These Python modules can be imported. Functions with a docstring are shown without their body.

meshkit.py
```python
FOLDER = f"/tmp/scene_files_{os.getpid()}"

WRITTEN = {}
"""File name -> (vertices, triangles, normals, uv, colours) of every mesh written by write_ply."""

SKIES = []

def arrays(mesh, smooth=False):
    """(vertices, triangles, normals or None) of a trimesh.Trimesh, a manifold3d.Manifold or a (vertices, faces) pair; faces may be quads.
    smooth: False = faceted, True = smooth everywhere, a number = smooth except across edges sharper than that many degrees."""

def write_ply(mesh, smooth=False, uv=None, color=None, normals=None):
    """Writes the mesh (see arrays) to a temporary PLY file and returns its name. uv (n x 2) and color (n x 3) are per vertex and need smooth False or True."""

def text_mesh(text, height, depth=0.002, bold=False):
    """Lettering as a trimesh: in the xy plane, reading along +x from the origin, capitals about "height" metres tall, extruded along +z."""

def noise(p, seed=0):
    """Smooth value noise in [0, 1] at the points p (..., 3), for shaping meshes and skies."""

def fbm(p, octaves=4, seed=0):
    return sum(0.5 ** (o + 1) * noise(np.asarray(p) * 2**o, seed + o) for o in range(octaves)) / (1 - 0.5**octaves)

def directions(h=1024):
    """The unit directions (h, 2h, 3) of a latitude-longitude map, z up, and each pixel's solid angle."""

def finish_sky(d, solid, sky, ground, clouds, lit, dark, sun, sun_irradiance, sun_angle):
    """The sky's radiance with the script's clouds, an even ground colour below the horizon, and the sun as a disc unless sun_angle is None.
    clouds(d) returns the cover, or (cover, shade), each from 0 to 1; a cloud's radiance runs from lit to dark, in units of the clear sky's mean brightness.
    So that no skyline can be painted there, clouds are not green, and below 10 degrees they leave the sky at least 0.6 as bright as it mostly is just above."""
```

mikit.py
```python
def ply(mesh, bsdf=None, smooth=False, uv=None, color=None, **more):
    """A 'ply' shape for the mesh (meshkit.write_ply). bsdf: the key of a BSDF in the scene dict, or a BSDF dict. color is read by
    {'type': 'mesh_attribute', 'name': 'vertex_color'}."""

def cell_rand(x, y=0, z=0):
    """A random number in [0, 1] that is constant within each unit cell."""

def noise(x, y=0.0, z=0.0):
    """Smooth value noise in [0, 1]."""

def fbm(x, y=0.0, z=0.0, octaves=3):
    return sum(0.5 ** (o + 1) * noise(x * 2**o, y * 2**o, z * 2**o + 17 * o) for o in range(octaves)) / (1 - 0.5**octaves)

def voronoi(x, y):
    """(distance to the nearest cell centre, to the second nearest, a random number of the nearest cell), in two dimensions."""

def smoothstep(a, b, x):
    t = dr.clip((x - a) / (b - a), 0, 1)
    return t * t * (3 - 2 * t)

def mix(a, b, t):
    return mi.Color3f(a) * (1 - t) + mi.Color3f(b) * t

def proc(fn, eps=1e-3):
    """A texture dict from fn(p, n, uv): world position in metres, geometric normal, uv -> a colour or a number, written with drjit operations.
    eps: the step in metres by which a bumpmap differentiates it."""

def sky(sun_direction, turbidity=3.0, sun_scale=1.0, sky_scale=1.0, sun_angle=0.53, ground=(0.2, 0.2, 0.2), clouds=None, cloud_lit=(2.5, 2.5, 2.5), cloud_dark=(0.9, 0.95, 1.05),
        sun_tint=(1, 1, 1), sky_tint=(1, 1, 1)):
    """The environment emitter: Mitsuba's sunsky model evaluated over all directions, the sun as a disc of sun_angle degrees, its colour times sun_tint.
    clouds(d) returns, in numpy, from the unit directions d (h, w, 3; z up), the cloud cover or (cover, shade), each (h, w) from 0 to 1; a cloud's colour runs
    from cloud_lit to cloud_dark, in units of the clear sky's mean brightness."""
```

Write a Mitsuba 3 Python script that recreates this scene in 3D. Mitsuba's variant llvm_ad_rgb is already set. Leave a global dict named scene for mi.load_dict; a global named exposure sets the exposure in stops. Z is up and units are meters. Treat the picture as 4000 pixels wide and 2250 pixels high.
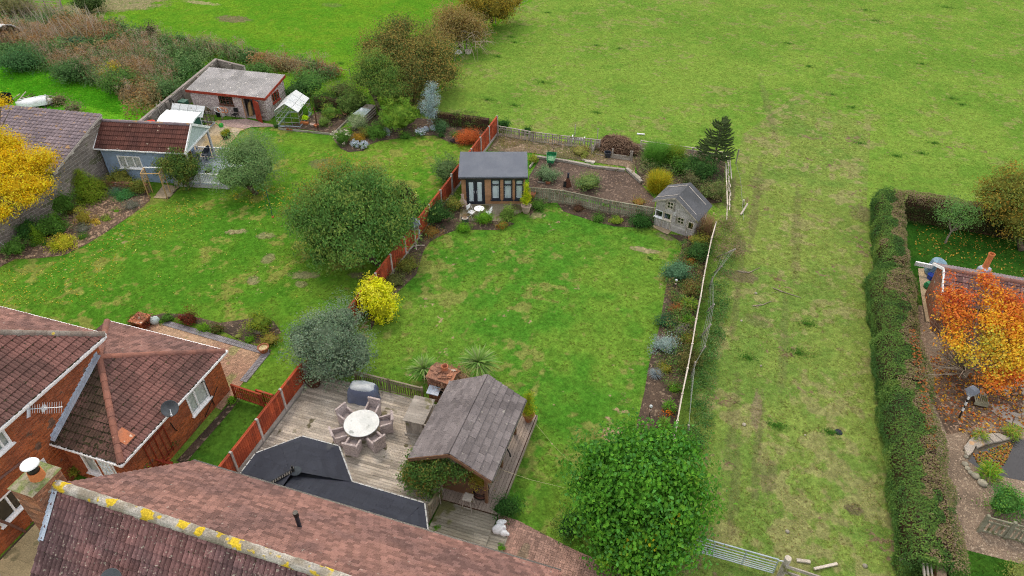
import math, random
import numpy as np
import drjit as dr
import mitsuba as mi
import mikit, meshkit, trimesh
import mapbox_earcut as earcut
from mikit import noise, fbm, smoothstep, mix
# ------------------------------------------------------------------ camera, sky, exposure
CAM = np.array([0.0, 0.0, 26.0])                      # drone height in metres; x to the right, y along the gardens
FOCAL, CX, CY, HORIZON = 2795.03, 2000.0, 1125.0, -1113.35     # surveyed from the vanishing points
PITCH = math.atan((CY - HORIZON) / FOCAL)
YAW = math.atan(1172.36 / math.hypot(FOCAL, CY - HORIZON))
FWD = np.array([-math.sin(YAW), math.cos(YAW), 0.0])
RIGHT = np.array([math.cos(YAW), math.sin(YAW), 0.0])
UP = np.array([0, 0, 1.0])
AXIS = math.cos(PITCH) * FWD - math.sin(PITCH) * UP
DOWN = -math.sin(PITCH) * FWD - math.cos(PITCH) * UP
scene, labels = {}, {}
scene['camera'] = {'type': 'perspective', 'fov': 2 * math.degrees(math.atan(CX / FOCAL)), 'fov_axis': 'x', 'near_clip': 0.5, 'far_clip': 1000.0,
                   'to_world': mi.ScalarTransform4f().look_at(origin=CAM.tolist(), target=(CAM + AXIS).tolist(), up=[0, 0, 1])}
scene['sky'] = mikit.sky([-0.30, 0.42, 0.86], turbidity=4, sun_scale=0.22, sky_scale=1.0, sun_angle=14, clouds=lambda d: 1.0,
                         cloud_lit=(2.2, 2.2, 2.2), ground=(0.10, 0.14, 0.05))
exposure = 2.45
rng = np.random.default_rng(7)
random.seed(7)
def G(px, py, z=0.0):
 """Survey: the point at height z seen along the sight line of one reading of the photograph."""
 d = (px - CX) / FOCAL * RIGHT + (py - CY) / FOCAL * DOWN + AXIS
 return CAM + d * ((z - CAM[2]) / d[2])
def mpp(px, py, z=0.0):
 return float((G(px, py, z) - CAM) @ AXIS / FOCAL)
# ------------------------------------------------------------------ materials
PAL, TABLE = {}, []
def pal(name, a, b=None, freq=2.0, lo=0.35, hi=0.65, tone=0.3, c=None, cfreq=6.0, cthr=2.0, grain=0.2):
 b = a if b is None else b
 c = a if c is None else c
 PAL[name] = len(PAL)
 TABLE.extend([*a, *b, freq, lo, hi, tone, *c, cfreq, cthr, grain])
pal('white', (.74, .76, .80), (.60, .61, .62), 2, .5, .8, .08)
pal('upvc', (.80, .81, .84), None, tone=.04, grain=.05)
pal('roof_red', (.235, .125, .105), (.155, .088, .08), .7, .3, .7, .65, (.30, .27, .24), 9, .76, .3)
pal('roof_dark', (.185, .095, .092), (.115, .068, .072), .8, .3, .7, .6, (.34, .30, .25), 17, .68, .5)
pal('roof_left', (.175, .085, .075), (.115, .062, .056), .7, .35, .7, .45, (.05, .04, .03), 14, .68, .35)
pal('roof_moss', (.12, .065, .055), (.07, .045, .033), 1.2, .3, .6, .45, (.03, .028, .012), 11, .58, .4)
pal('roof_mauve', (.205, .165, .185), (.165, .135, .155), .6, .3, .7, .35, (.30, .19, .10), 5.0, .66, .25)
pal('roof_cabin', (.105, .042, .034), (.075, .032, .028), 1, .3, .7, .35, (.45, .38, .3), 5, .76, .25)
pal('roof_gazebo', (.185, .165, .17), (.135, .12, .125), .8, .3, .7, .4, (.25, .235, .22), 7, .72, .35)
pal('felt', (.026, .029, .042), (.032, .036, .05), .9, .3, .7, .25, (.05, .053, .06), 1.4, .70, .25)
pal('felt_grey', (.135, .15, .185), (.115, .13, .165), 1.5, .3, .7, .1, grain=.15)
pal('felt_play', (.10, .105, .12), (.075, .08, .09), 1.5, .3, .7, .15, grain=.25)
pal('ridge_red', (.26, .115, .085), (.18, .09, .075), 1.5, .3, .7, .3)
pal('ridge_lichen', (.23, .205, .165), (.36, .34, .31), 3.5, .35, .65, .25, (.50, .36, .025), 3.2, .57, .5)
pal('hip_grey', (.20, .18, .16), (.16, .12, .1), 2, .3, .7, .3, (.45, .35, .06), 2, .62, .4)
pal('brick', (.37, .102, .034), (.28, .08, .036), 1.2, .3, .7, .6, (.15, .085, .06), 2.2, .66, .25)
pal('brick_old', (.30, .13, .075), (.22, .115, .08), 2, .3, .7, .7, (.38, .33, .28), 5, .66, .35)
pal('mortar', (.30, .22, .16), (.24, .17, .12), 4, tone=.1)
pal('mortar_grey', (.40, .37, .33), (.3, .28, .25), 4, tone=.1)
pal('lead', (.36, .42, .52), (.46, .52, .62), 3, .3, .7, .2, grain=.25)
pal('block', (.235, .205, .19), (.17, .15, .14), .8, .3, .7, .35, (.12, .12, .08), 1.6, .66, .35)
pal('block_mortar', (.56, .53, .50), (.44, .41, .38), 3)
pal('monkey', (.055, .08, .028), (.04, .06, .02), 6, tone=.3)
pal('pebbledash', (.50, .42, .43), (.31, .24, .25), 14, .38, .6, .05, (.66, .61, .6), 17, .60, .4)
pal('asbestos', (.33, .32, .33), (.24, .235, .24), 1.2, .3, .7, .2, (.6, .58, .56), 9, .70, .4)
pal('redpaint', (.30, .045, .022), (.24, .035, .02), 1.5, .3, .7, .2, (.36, .12, .08), 6, .74)
pal('redfence', (.36, .072, .030), (.26, .050, .024), 1.6, .3, .7, .55, (.22, .07, .04), 3, .66, .3)
pal('concrete', (.42, .38, .36), (.33, .30, .28), 3, .3, .7, .2, grain=.3)
pal('wood_grey', (.33, .30, .27), (.25, .225, .20), 2.2, .3, .7, .35, (.16, .15, .085), 2.0, .64, .3)
pal('deck', (.42, .375, .325), (.32, .28, .235), 1.7, .3, .7, .55, (.13, .115, .07), 2.3, .66, .35)
pal('deck_green', (.22, .19, .14), (.17, .15, .10), 1.3, .3, .7, .35, (.11, .10, .045), 1.4, .55, .35)
pal('deck_lower', (.29, .265, .22), (.22, .20, .155), 1.1, .3, .7, .3, (.14, .14, .06), 1.3, .60, .35)
pal('deck_new', (.33, .27, .235), (.27, .22, .19), 1.3, .3, .7, .3, grain=.3)
pal('wood_green', (.25, .245, .185), (.185, .18, .13), 2.2, .3, .7, .4, (.12, .13, .06), 3, .62, .3)
pal('wood_pale', (.52, .47, .41), (.40, .36, .31), 2, .3, .7, .3, grain=.3)
pal('wood_dark', (.07, .035, .022), (.045, .025, .018), 2, tone=.3)
pal('wood_brown', (.20, .11, .065), (.14, .08, .05), 2, .3, .7, .3)
pal('wood_warm', (.42, .235, .135), (.34, .185, .10), 2, .3, .7, .25)
pal('wood_raw', (.50, .33, .16), (.40, .26, .12), 2, .3, .7, .3)
pal('playwood', (.40, .375, .37), (.32, .30, .295), 3, .3, .7, .35, (.24, .22, .21), 4, .70, .2)
pal('anthracite', (.022, .026, .040), None, tone=.1, grain=.1)
pal('black', (.012, .012, .013), (.02, .02, .02), 3, tone=.1)
pal('interior', (.020, .017, .014), (.035, .028, .022), 2, tone=.2)
pal('blind', (.62, .74, .80), (.55, .67, .74), 1, tone=.08, grain=.06)
pal('curtain', (.56, .60, .58), (.42, .46, .46), 7, .35, .65, .2)
pal('cabin_blue', (.27, .36, .50), (.235, .32, .45), 1.2, .3, .7, .10, grain=.12)
pal('cabin_pale', (.44, .52, .53), (.38, .46, .47), 1.2, .3, .7, .08, grain=.1)
pal('veranda', (.48, .48, .52), (.40, .40, .44), 2, .3, .7, .12)
pal('veranda_deck', (.34, .40, .46), (.28, .33, .39), 2, .3, .7, .2)
pal('flag_yellow', (.50, .41, .235), (.40, .33, .19), 1.2, .3, .7, .2, (.25, .22, .12), 2, .66, .3)
pal('slab', (.40, .335, .25), (.33, .25, .135), .7, .3, .7, .2, (.22, .2, .1), 1.5, .64, .3)
pal('slab_buff', (.42, .33, .22), (.33, .26, .18), 2, .3, .7, .25)
pal('pinkstone', (.40, .29, .265), (.28, .2, .185), 9, .35, .65, .1, grain=.5)
pal('paver', (.335, .205, .17), (.26, .165, .14), .7, .3, .7, .55, (.2, .15, .11), 1.2, .64, .3)
pal('paver_left', (.40, .27, .18), (.33, .20, .14), .6, .3, .7, .4, (.25, .22, .1), 1.0, .66, .3)
pal('paver_grey', (.26, .245, .27), (.21, .20, .22), 1, .3, .7, .3)
pal('joint', (.09, .07, .05), (.06, .05, .035), 3)
pal('soil', (.085, .058, .042), (.052, .037, .028), 2.0, .3, .7, .2, (.19, .14, .10), 7, .60, .6)
pal('litter', (.125, .082, .058), (.08, .055, .04), 1.2, .3, .7, .2, (.30, .20, .14), 9, .56, .7)
pal('veg_soil', (.10, .070, .055), (.07, .048, .038), .8, .3, .7, .2, (.19, .135, .105), 8, .58, .6)
pal('dry_bed', (.17, .125, .085), (.12, .115, .05), .7, .35, .6, .2, (.28, .21, .15), 6, .58, .6)
pal('gravel', (.215, .16, .12), (.16, .12, .09), 1.5, .3, .7, .2, (.33, .26, .2), 16, .60, .6)
pal('mud', (.21, .165, .145), (.15, .115, .10), .5, .3, .7, .2, (.24, .2, .17), 3, .6, .4)
pal('flagstone', (.36, .315, .28), (.28, .25, .22), 1.4, .3, .7, .35, (.38, .25, .15), 2, .66, .3)
pal('stone', (.42, .38, .30), (.30, .28, .23), 3, .3, .7, .3)
pal('white_stone', (.60, .55, .50), (.45, .41, .37), 4, .3, .7, .3)
pal('rattan', (.44, .375, .37), (.31, .26, .26), 18, .35, .65, .12, grain=.4)
pal('tabletop', (.56, .58, .59), (.44, .47, .48), 2.6, .35, .65, .06, (.24, .27, .27), 3.4, .62, .2)
pal('cushion', (.24, .20, .20), None, tone=.1)
pal('cover', (.14, .17, .26), (.10, .125, .20), 1.4, .35, .65, .2)
pal('cover_pale', (.42, .45, .48), (.33, .37, .41), 2, .3, .7, .1)
pal('terracotta', (.42, .15, .075), (.34, .14, .085), 4, .3, .7, .2, (.55, .42, .34), 5, .68)
pal('terra_pale', (.50, .38, .33), (.42, .31, .27), 4, .3, .7, .2)
pal('chimney_pot', (.55, .19, .07), (.46, .16, .06), 4, .3, .7, .1)
pal('barrel', (.17, .08, .065), (.12, .06, .05), 4, .3, .7, .2)
pal('galv', (.44, .50, .56), (.36, .41, .46), 4, .3, .7, .15)
pal('steel', (.58, .61, .66), (.46, .49, .54), 3, .3, .7, .1)
pal('green_plastic', (.02, .20, .075), (.015, .16, .06), 3, tone=.1)
pal('green_bright', (.02, .36, .035), None, tone=.1)
pal('blue_plastic', (.02, .07, .42), None, tone=.1)
pal('blue_barrel', (.16, .27, .36), (.13, .22, .30), 3, tone=.1)
pal('dish', (.04, .05, .06), (.06, .07, .085), 3, tone=.1)
pal('chairgrey', (.085, .10, .135), (.07, .085, .115), 9, tone=.1)
pal('rust', (.115, .045, .028), (.07, .032, .022), 4, .3, .7, .2)
pal('bark', (.14, .105, .075), (.085, .065, .05), 6, .3, .7, .2, (.2, .18, .13), 5, .62, .5)
pal('bark_pale', (.30, .25, .20), (.2, .17, .13), 6, .3, .7, .2, grain=.5)
pal('twig', (.26, .17, .115), (.18, .115, .08), 5, .3, .7, .4)
pal('moss', (.16, .19, .07), (.28, .25, .18), 5, .35, .65, .2, grain=.5)
pal('moss_and_lap_shade', (.028, .024, .014), (.05, .05, .02), 3, tone=.4)  # near black: moss at the tile laps, with the lap shadow painted in
pal('trim_grey', (.42, .43, .44), (.30, .30, .29), 4, .3, .7, .2)
pal('water', (.03, .028, .035), None)
pal('glasswhite', (.62, .65, .68), (.52, .56, .59), 1.2, .3, .7, .1, (.25, .25, .22), 4, .72, .15)
pal('white_sheet', (.80, .85, .88), None, tone=.04, grain=.05)
pal('green_paint', (.025, .10, .075), None, tone=.15)
pal('rope', (.40, .37, .22), None)
pal('wire', (.25, .28, .24), None)
pal('red_plastic', (.45, .05, .03), None, tone=.1)
pal('yellowgreen', (.62, .85, .03), None)
pal('bag', (.62, .60, .58), (.50, .48, .47), 4, tone=.1)
TAB = mi.Float(np.array(TABLE, np.float32))
NP = 16
def surface(p, n, uv):
 i = mi.UInt32(dr.maximum(uv.x + 0.5, 0)) * NP
 g = lambda k: dr.gather(mi.Float, TAB, i + k)
 f = g(6)
 t = smoothstep(g(7), g(8), fbm(p.x * f + 3.7, p.y * f, p.z * f, 3))
 col = mi.Color3f(g(0), g(1), g(2)) * (1 - t) + mi.Color3f(g(3), g(4), g(5)) * t
 cf = g(13)
 c = smoothstep(g(14), g(14) + 0.07, fbm(p.x * cf + 31.3, p.y * cf + 11.1, p.z * cf, 3))
 col = col * (1 - c) + mi.Color3f(g(10), g(11), g(12)) * c
 fine = noise(p.x * 33, p.y * 33, p.z * 33) + noise(p.x * 90 + 5, p.y * 90, p.z * 90) - 1
 return dr.clip(col * (1 + g(9) * (uv.y - 0.5)) * (1 + g(15) * 1.3 * fine), 0.002, 0.95)
SURF = mikit.proc(surface)
def mat(name, **kw):
 scene[name] = {'type': 'twosided', 'bsdf': {'type': 'principled', 'base_color': SURF, **kw}}
mat('matte', roughness=0.85, specular=0.25)
mat('satin', roughness=0.42, specular=0.5)
mat('gloss', roughness=0.16, specular=0.6)
scene['galvanised'] = {'type': 'twosided', 'bsdf': {'type': 'principled', 'base_color': SURF, 'roughness': 0.4, 'metallic': 0.55}}
scene['pane_glass'] = {'type': 'thindielectric', 'int_ior': 1.5}
scene['leaf'] = {'type': 'principledthin', 'base_color': {'type': 'mesh_attribute', 'name': 'vertex_color'}, 'roughness': 0.6, 'diff_trans': 0.75, 'eta': 1.35}
# turf: colours A, B, yellow patch, bare patch; every number per region, looked up by uv.x
TURF = np.array([
 # A              B               patch            bare            patch thr, bare thr, mottle
 [.060, .170, .015, .115, .215, .024, .190, .210, .050, .27, .22, .11, .55, .735, .9],      # 0 left lawn
 [.056, .168, .017, .112, .208, .027, .180, .205, .055, .28, .215, .13, .55, .69, 1.05],     # 1 middle lawn
 [.108, .208, .030, .156, .250, .042, .190, .220, .07, .16, .13, .07, .56, .74, .75],       # 2 field
 [.075, .200, .014, .115, .232, .018, .150, .210, .03, .17, .13, .09, .66, .80, .7],        # 3 paddock
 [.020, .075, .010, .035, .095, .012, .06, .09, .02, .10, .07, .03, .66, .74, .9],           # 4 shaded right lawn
 [.060, .24, .012, .105, .29, .016, .13, .25, .03, .15, .14, .05, .66, .85, 1.0],            # 5 bright rough grass
 [.112, .188, .038, .162, .224, .050, .215, .215, .09, .17, .13, .08, .50, .66, .95],       # 6 worn strip of the field
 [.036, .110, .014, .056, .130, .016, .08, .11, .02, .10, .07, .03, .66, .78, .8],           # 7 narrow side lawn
], np.float32)
TURF_TAB = mi.Float(TURF.ravel())
# bare scrapes and trodden places: px, py, half width m, half length m, turn, strength, paleness
SPOTS = [(400, 30, 9.5, 3.0, .5, 1.0, .6), (285, 55, 3.4, 2.2, 0, 1.0, .5), (500, 2, 9, 2.4, .6, 1.0, .6), (910, 74, 3.0, 1.5, 0, 1.1, .2), (780, 10, 3.4, .8, 0, .8, 1.2),
         (2890, 960, .55, 1.7, 0, .9, 0), (2895, 1080, 1.5, .9, 0, 1.0, .1), (2955, 1600, .35, 1.7, 0, 1.0, .3), (2960, 720, .7, 2.8, .1, .55, 0), (2520, 978, 1.3, .45, 0, 1.0, .8),
         (3340, 1990, .5, .4, 0, .9, 0), (3000, 1850, .5, 1.4, 0, .6, .1), (2960, 1250, 1.0, .8, 0, .5, .1), (3380, 840, 1.2, 1.6, 0, .7, .1), (2850, 760, .5, 3.5, 0, .75, .2),
         (930, 905, 1.0, .5, .4, .9, 1.0), (1035, 920, .9, .6, 0, .7, 1.0), (1050, 1010, .5, .8, 0, .7, .9), (990, 1095, .6, .6, 0, .8, .8), (1190, 1075, 1.2, .6, .3, .8, .8), (1175, 1110, .6, .4, 0, .7, .8), (1400, 1075, .9, .6, 0, .9, .3),
         (1270, 640, 1.6, 1.2, 0, .7, .2), (2100, 840, .9, .6, .3, .8, 1.0), (1300, 20, 2, 1, 0, .4, .5), (2600, 925, .9, .5, -.3, .9, .4), (1960, 540, 2.2, .8, .5, .5, 0), (2950, 800, .35, 9, 0, .55, 0), (2880, 1150, .3, 6, 0, .45, 0), (2960, 1750, .3, 5, 0, .5, .1), (2870, 1900, .35, 4, 0, .45, 0), (3110, 900, .4, 9, 0, .4, 0), (3060, 1350, .35, 6, 0, .35, .1), (3000, 420, .5, 9, .15, .4, .1), (2860, 1650, .4, 5, 0, .45, 0)]
def spot_table():
 rows = []
 for px, py, a, b, t, s, w in SPOTS:
  q = G(px, py)
  rows.append((q[0], q[1], math.cos(t), math.sin(t), 1 / a, 1 / b, s, w))
 return rows
SPOT_ROWS = spot_table()
def turf(p, n, uv):
 i = mi.UInt32(dr.maximum(uv.x + 0.5, 0)) * 15
 g = lambda k: dr.gather(mi.Float, TURF_TAB, i + k)
 c3 = lambda k: mi.Color3f(g(k), g(k + 1), g(k + 2))
 x, y = p.x, p.y
 big = fbm(x * 0.22 + 9, y * 0.22, 0.0, 3)
 mid = fbm(x * 1.1 + 40, y * 1.1, 0.0, 4)
 col = mix(c3(0), c3(3), smoothstep(0.32, 0.66, 0.5 * big + 0.5 * mid))
 pa = smoothstep(0, 0.13, 0.5 * fbm(x * 0.55 + 7, y * 0.55, 3.0, 3) + 0.5 * fbm(x * 2.3, y * 2.3, 5.0, 3) - g(12))
 col = mix(col, c3(6), pa * 0.85)
 ba = smoothstep(0, 0.08, 0.55 * fbm(x * 0.42 + 77, y * 0.5, 1.0, 3) + 0.45 * fbm(x * 3.1, y * 3.1, 2.0, 3) - g(13))
 ba = ba * smoothstep(0.25, 0.6, noise(x * 9, y * 9, 2))
 col = mix(col, c3(9), ba)
 rag = fbm(x * 1.7 + 3, y * 1.7, 8.0, 3) * 0.6 + noise(x * 7, y * 7, 4.0) * 0.4
 bare, pale = mi.Float(0), mi.Float(0)
 for sx, sy, ct, st, ia, ib, s, w in SPOT_ROWS:
  dx, dy = x - sx, y - sy
  e = dr.square((dx * ct + dy * st) * ia) + dr.square((dy * ct - dx * st) * ib)
  k = s * smoothstep(0.0, 0.5, 1.25 - e - 1.1 * rag)
  bare = dr.maximum(bare, k)
  pale = dr.maximum(pale, k * w)
 col = mix(col, mix(mi.Color3f(.105, .085, .055), mi.Color3f(.33, .27, .17), dr.clip(pale, 0, 1)), dr.clip(bare, 0, 1) * .85)
 m = g(14)
 tuft = fbm(x * 5.5, y * 5.5, 0.0, 3) - 0.5
 fine = noise(x * 24, y * 24) + noise(x * 55 + 9, y * 55) - 1
 fleck = smoothstep(.70, .82, noise(x * 13 + 5, y * 13, 1.0)) * smoothstep(.42, .6, mid)
 col = mix(col, col * mi.Color3f(.62, .52, .55), fleck * .8)
 return dr.clip(col * (1 + m * 0.75 * tuft) * (1 + 0.26 * (noise(x * 11, y * 11, 6.0) - .5)) * (1 + 0.36 * fine), 0.004, 0.9)
scene['turf'] = {'type': 'twosided', 'bsdf': {'type': 'diffuse', 'reflectance': mikit.proc(turf)}}
WATER_BUMP = mikit.proc(lambda p, n, uv: noise(p.x * 6, p.y * 6) * 0.004)
scene['pond_water'] = {'type': 'twosided', 'bsdf': {'type': 'principled', 'base_color': {'type': 'rgb', 'value': [.03, .027, .03]}, 'roughness': 0.06, 'specular': 0.7}}
# ------------------------------------------------------------------ mesh helpers: a mesh is (vertices, triangles)
def join(ms):
 ms = [m for m in ms if len(m[0])]
 off = np.cumsum([0] + [len(m[0]) for m in ms])
 return np.vstack([m[0] for m in ms]), np.vstack([m[1] + o for m, o in zip(ms, off)])
BOXF = np.array([[0, 2, 1], [1, 2, 3], [4, 5, 6], [5, 7, 6], [0, 1, 4], [1, 5, 4], [2, 6, 3], [3, 6, 7], [0, 4, 2], [2, 4, 6], [1, 3, 5], [3, 7, 5]])
def hexa(p8):
 """Eight corners ordered z fastest, then y, then x."""
 return np.asarray(p8, float).reshape(8, 3), BOXF
def box(x0, x1, y0, y1, z0, z1):
 return hexa([[x, y, z] for x in (x0, x1) for y in (y0, y1) for z in (z0, z1)])
class Frame:
 """A local frame standing on the ground: u along, v away, z up."""
 def __init__(self, o, deg=0.0):
  a = math.radians(deg)
  self.o = np.array([o[0], o[1], o[2] if len(o) > 2 else 0.0])
  self.u, self.v = np.array([math.cos(a), math.sin(a), 0]), np.array([-math.sin(a), math.cos(a), 0])
 def pt(self, u, v, z=0.0):
  return self.o + u * self.u + v * self.v + np.array([0, 0, z])
 def tr(self, m):
  q = m[0]
  return self.o + q[:, :1] * self.u + q[:, 1:2] * self.v + q[:, 2:3] * UP, m[1]
 def box(self, *a):
  return self.tr(box(*a))
def unit(a):
 a = np.asarray(a, float)
 return a / (np.linalg.norm(a) + 1e-12)
def beam(p0, p1, w, h=None, up=(0, 0, 1)):
 """A rectangular bar from p0 to p1, w wide, h high (centred)."""
 p0, p1 = np.asarray(p0, float), np.asarray(p1, float)
 h = w if h is None else h
 d = unit(p1 - p0)
 s = np.cross(d, up)
 s = unit(s) if np.linalg.norm(s) > 1e-4 else np.array([1.0, 0, 0])
 t = np.cross(s, d)
 return hexa([a + i * s * w / 2 + j * t * h / 2 for a in (p0, p1) for i in (-1, 1) for j in (-1, 1)])
def tube(pts, r, n=6):
 pts = np.asarray(pts, float)
 r = np.broadcast_to(r, len(pts))
 t = np.gradient(pts, axis=0)
 t /= np.linalg.norm(t, axis=1, keepdims=True) + 1e-9
 ref = np.array([0, 0, 1.0]) if abs(t[0][2]) < 0.9 else np.array([1.0, 0, 0])
 v = []
 for p, d, q in zip(pts, t, r):
  a = unit(np.cross(d, ref))
  b = np.cross(d, a)
  an = np.arange(n) * 2 * np.pi / n
  v.append(p + q * (np.cos(an)[:, None] * a + np.sin(an)[:, None] * b))
 k = len(pts)
 i = np.arange(n)
 f = []
 for j in range(k - 1):
  a, b, c, d = j * n + i, j * n + (i + 1) % n, (j + 1) * n + i, (j + 1) * n + (i + 1) % n
  f += [np.stack([a, b, c], 1), np.stack([b, d, c], 1)]
 v = np.vstack(v + [pts[:1], pts[-1:]])
 f += [np.stack([i * 0 + k * n, (i + 1) % n, i], 1), np.stack([i * 0 + k * n + 1, (k - 1) * n + i, (k - 1) * n + (i + 1) % n], 1)]
 return v, np.vstack(f)
def lathe(prof, c, n=18, tilt=None):
 """Profile [(radius, z)...] turned round the vertical through c."""
 prof = np.asarray(prof, float)
 an = np.arange(n) * 2 * np.pi / n
 v = np.vstack([np.stack([r * np.cos(an), r * np.sin(an), an * 0 + z], 1) for r, z in prof])
 i = np.arange(n)
 f = []
 for j in range(len(prof) - 1):
  a, b, e, d = j * n + i, j * n + (i + 1) % n, (j + 1) * n + i, (j + 1) * n + (i + 1) % n
  f += [np.stack([a, b, e], 1), np.stack([b, d, e], 1)]
 if tilt is not None:
  w = unit(tilt)
  a = unit(np.cross([0, 1, 0], w))
  b = np.cross(w, a)
  v = v[:, :1] * a + v[:, 1:2] * b + v[:, 2:3] * w
 return v + np.asarray(c, float), np.vstack(f)
def flat(poly, z=0.0, holes=()):
 """A polygon as triangles: 2D points, or 3D points of one plane that is not upright."""
 rings = [np.asarray(poly, float)] + [np.asarray(h, float) for h in holes]
 pts = np.vstack(rings)
 f = earcut.triangulate_float64(np.ascontiguousarray(pts[:, :2]), np.cumsum([len(q) for q in rings]).astype(np.uint32)).reshape(-1, 3).astype(int)
 v = pts if pts.shape[1] == 3 else np.hstack([pts, np.full((len(pts), 1), z)])
 a = np.cross(v[f[:, 1]] - v[f[:, 0]], v[f[:, 2]] - v[f[:, 0]])[:, 2].sum()
 return v, f if a > 0 else f[:, ::-1]
def prism(poly, z0, z1, holes=()):
 v, f = flat(poly, z1, holes)
 n = len(v)
 lo = v.copy()
 lo[:, 2] = z0
 sides, at = [], 0
 for q in [poly] + list(holes):
  k = len(q)
  i = np.arange(k) + at
  j = (np.arange(k) + 1) % k + at
  sides += [np.stack([i + n, j + n, i], 1), np.stack([j + n, j, i], 1)]
  at += k
 return np.vstack([v, lo]), np.vstack([f, f[:, ::-1] + n] + sides)
def wall_panel(o, u, n, poly, thick, holes=()):
 """An upright panel: polygon in (along, height), extruded by thick against n."""
 v, f = prism(poly, -thick, 0, holes)
 u, n = np.asarray(u, float), np.asarray(n, float)
 return np.asarray(o, float) + v[:, :1] * u + v[:, 1:2] * UP + v[:, 2:3] * n, f
def rect(a0, a1, b0, b1):
 return [(a0, b0), (a1, b0), (a1, b1), (a0, b1)]
USED = {}
def key_for(name, parent=None):
 full = f'{parent}__{name}' if parent else name
 k = USED.get(full, 0)
 USED[full] = k + 1
 return full if k == 0 else f'{full}_{k:03d}'
def tag(key, label=None, cat=None, group=None, kind=None):
 d = {k: v for k, v in (('label', label), ('category', cat), ('group', group), ('kind', kind)) if v}
 if d:
  labels[key] = d
 return key
def thing(name, label, cat, group=None):
 return tag(key_for(name), label, cat, group)
def put(name, m, p, parent=None, bsdf='matte', smooth=False, tone=None, label=None, cat=None, group=None, kind=None):
 key = key_for(name, parent)
 v, f = m
 uv = np.empty((len(v), 2))
 uv[:, 0] = PAL[p]
 uv[:, 1] = rng.random() if tone is None else tone
 scene[key] = mikit.ply((v, f), bsdf, smooth=smooth, uv=uv)
 tag(key, label, cat, group, kind)
 return key
def glass(name, m, parent):
 key = key_for(name, parent)
 scene[key] = mikit.ply(m, 'pane_glass')
 return key
def ground(name, m, region, kind='structure'):
 key = key_for(name)
 v, f = m
 uv = np.zeros((len(v), 2))
 uv[:, 0] = region
 scene[key] = mikit.ply((v, f), 'turf', uv=uv)
 labels[key] = {'kind': kind}
 return key
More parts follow.
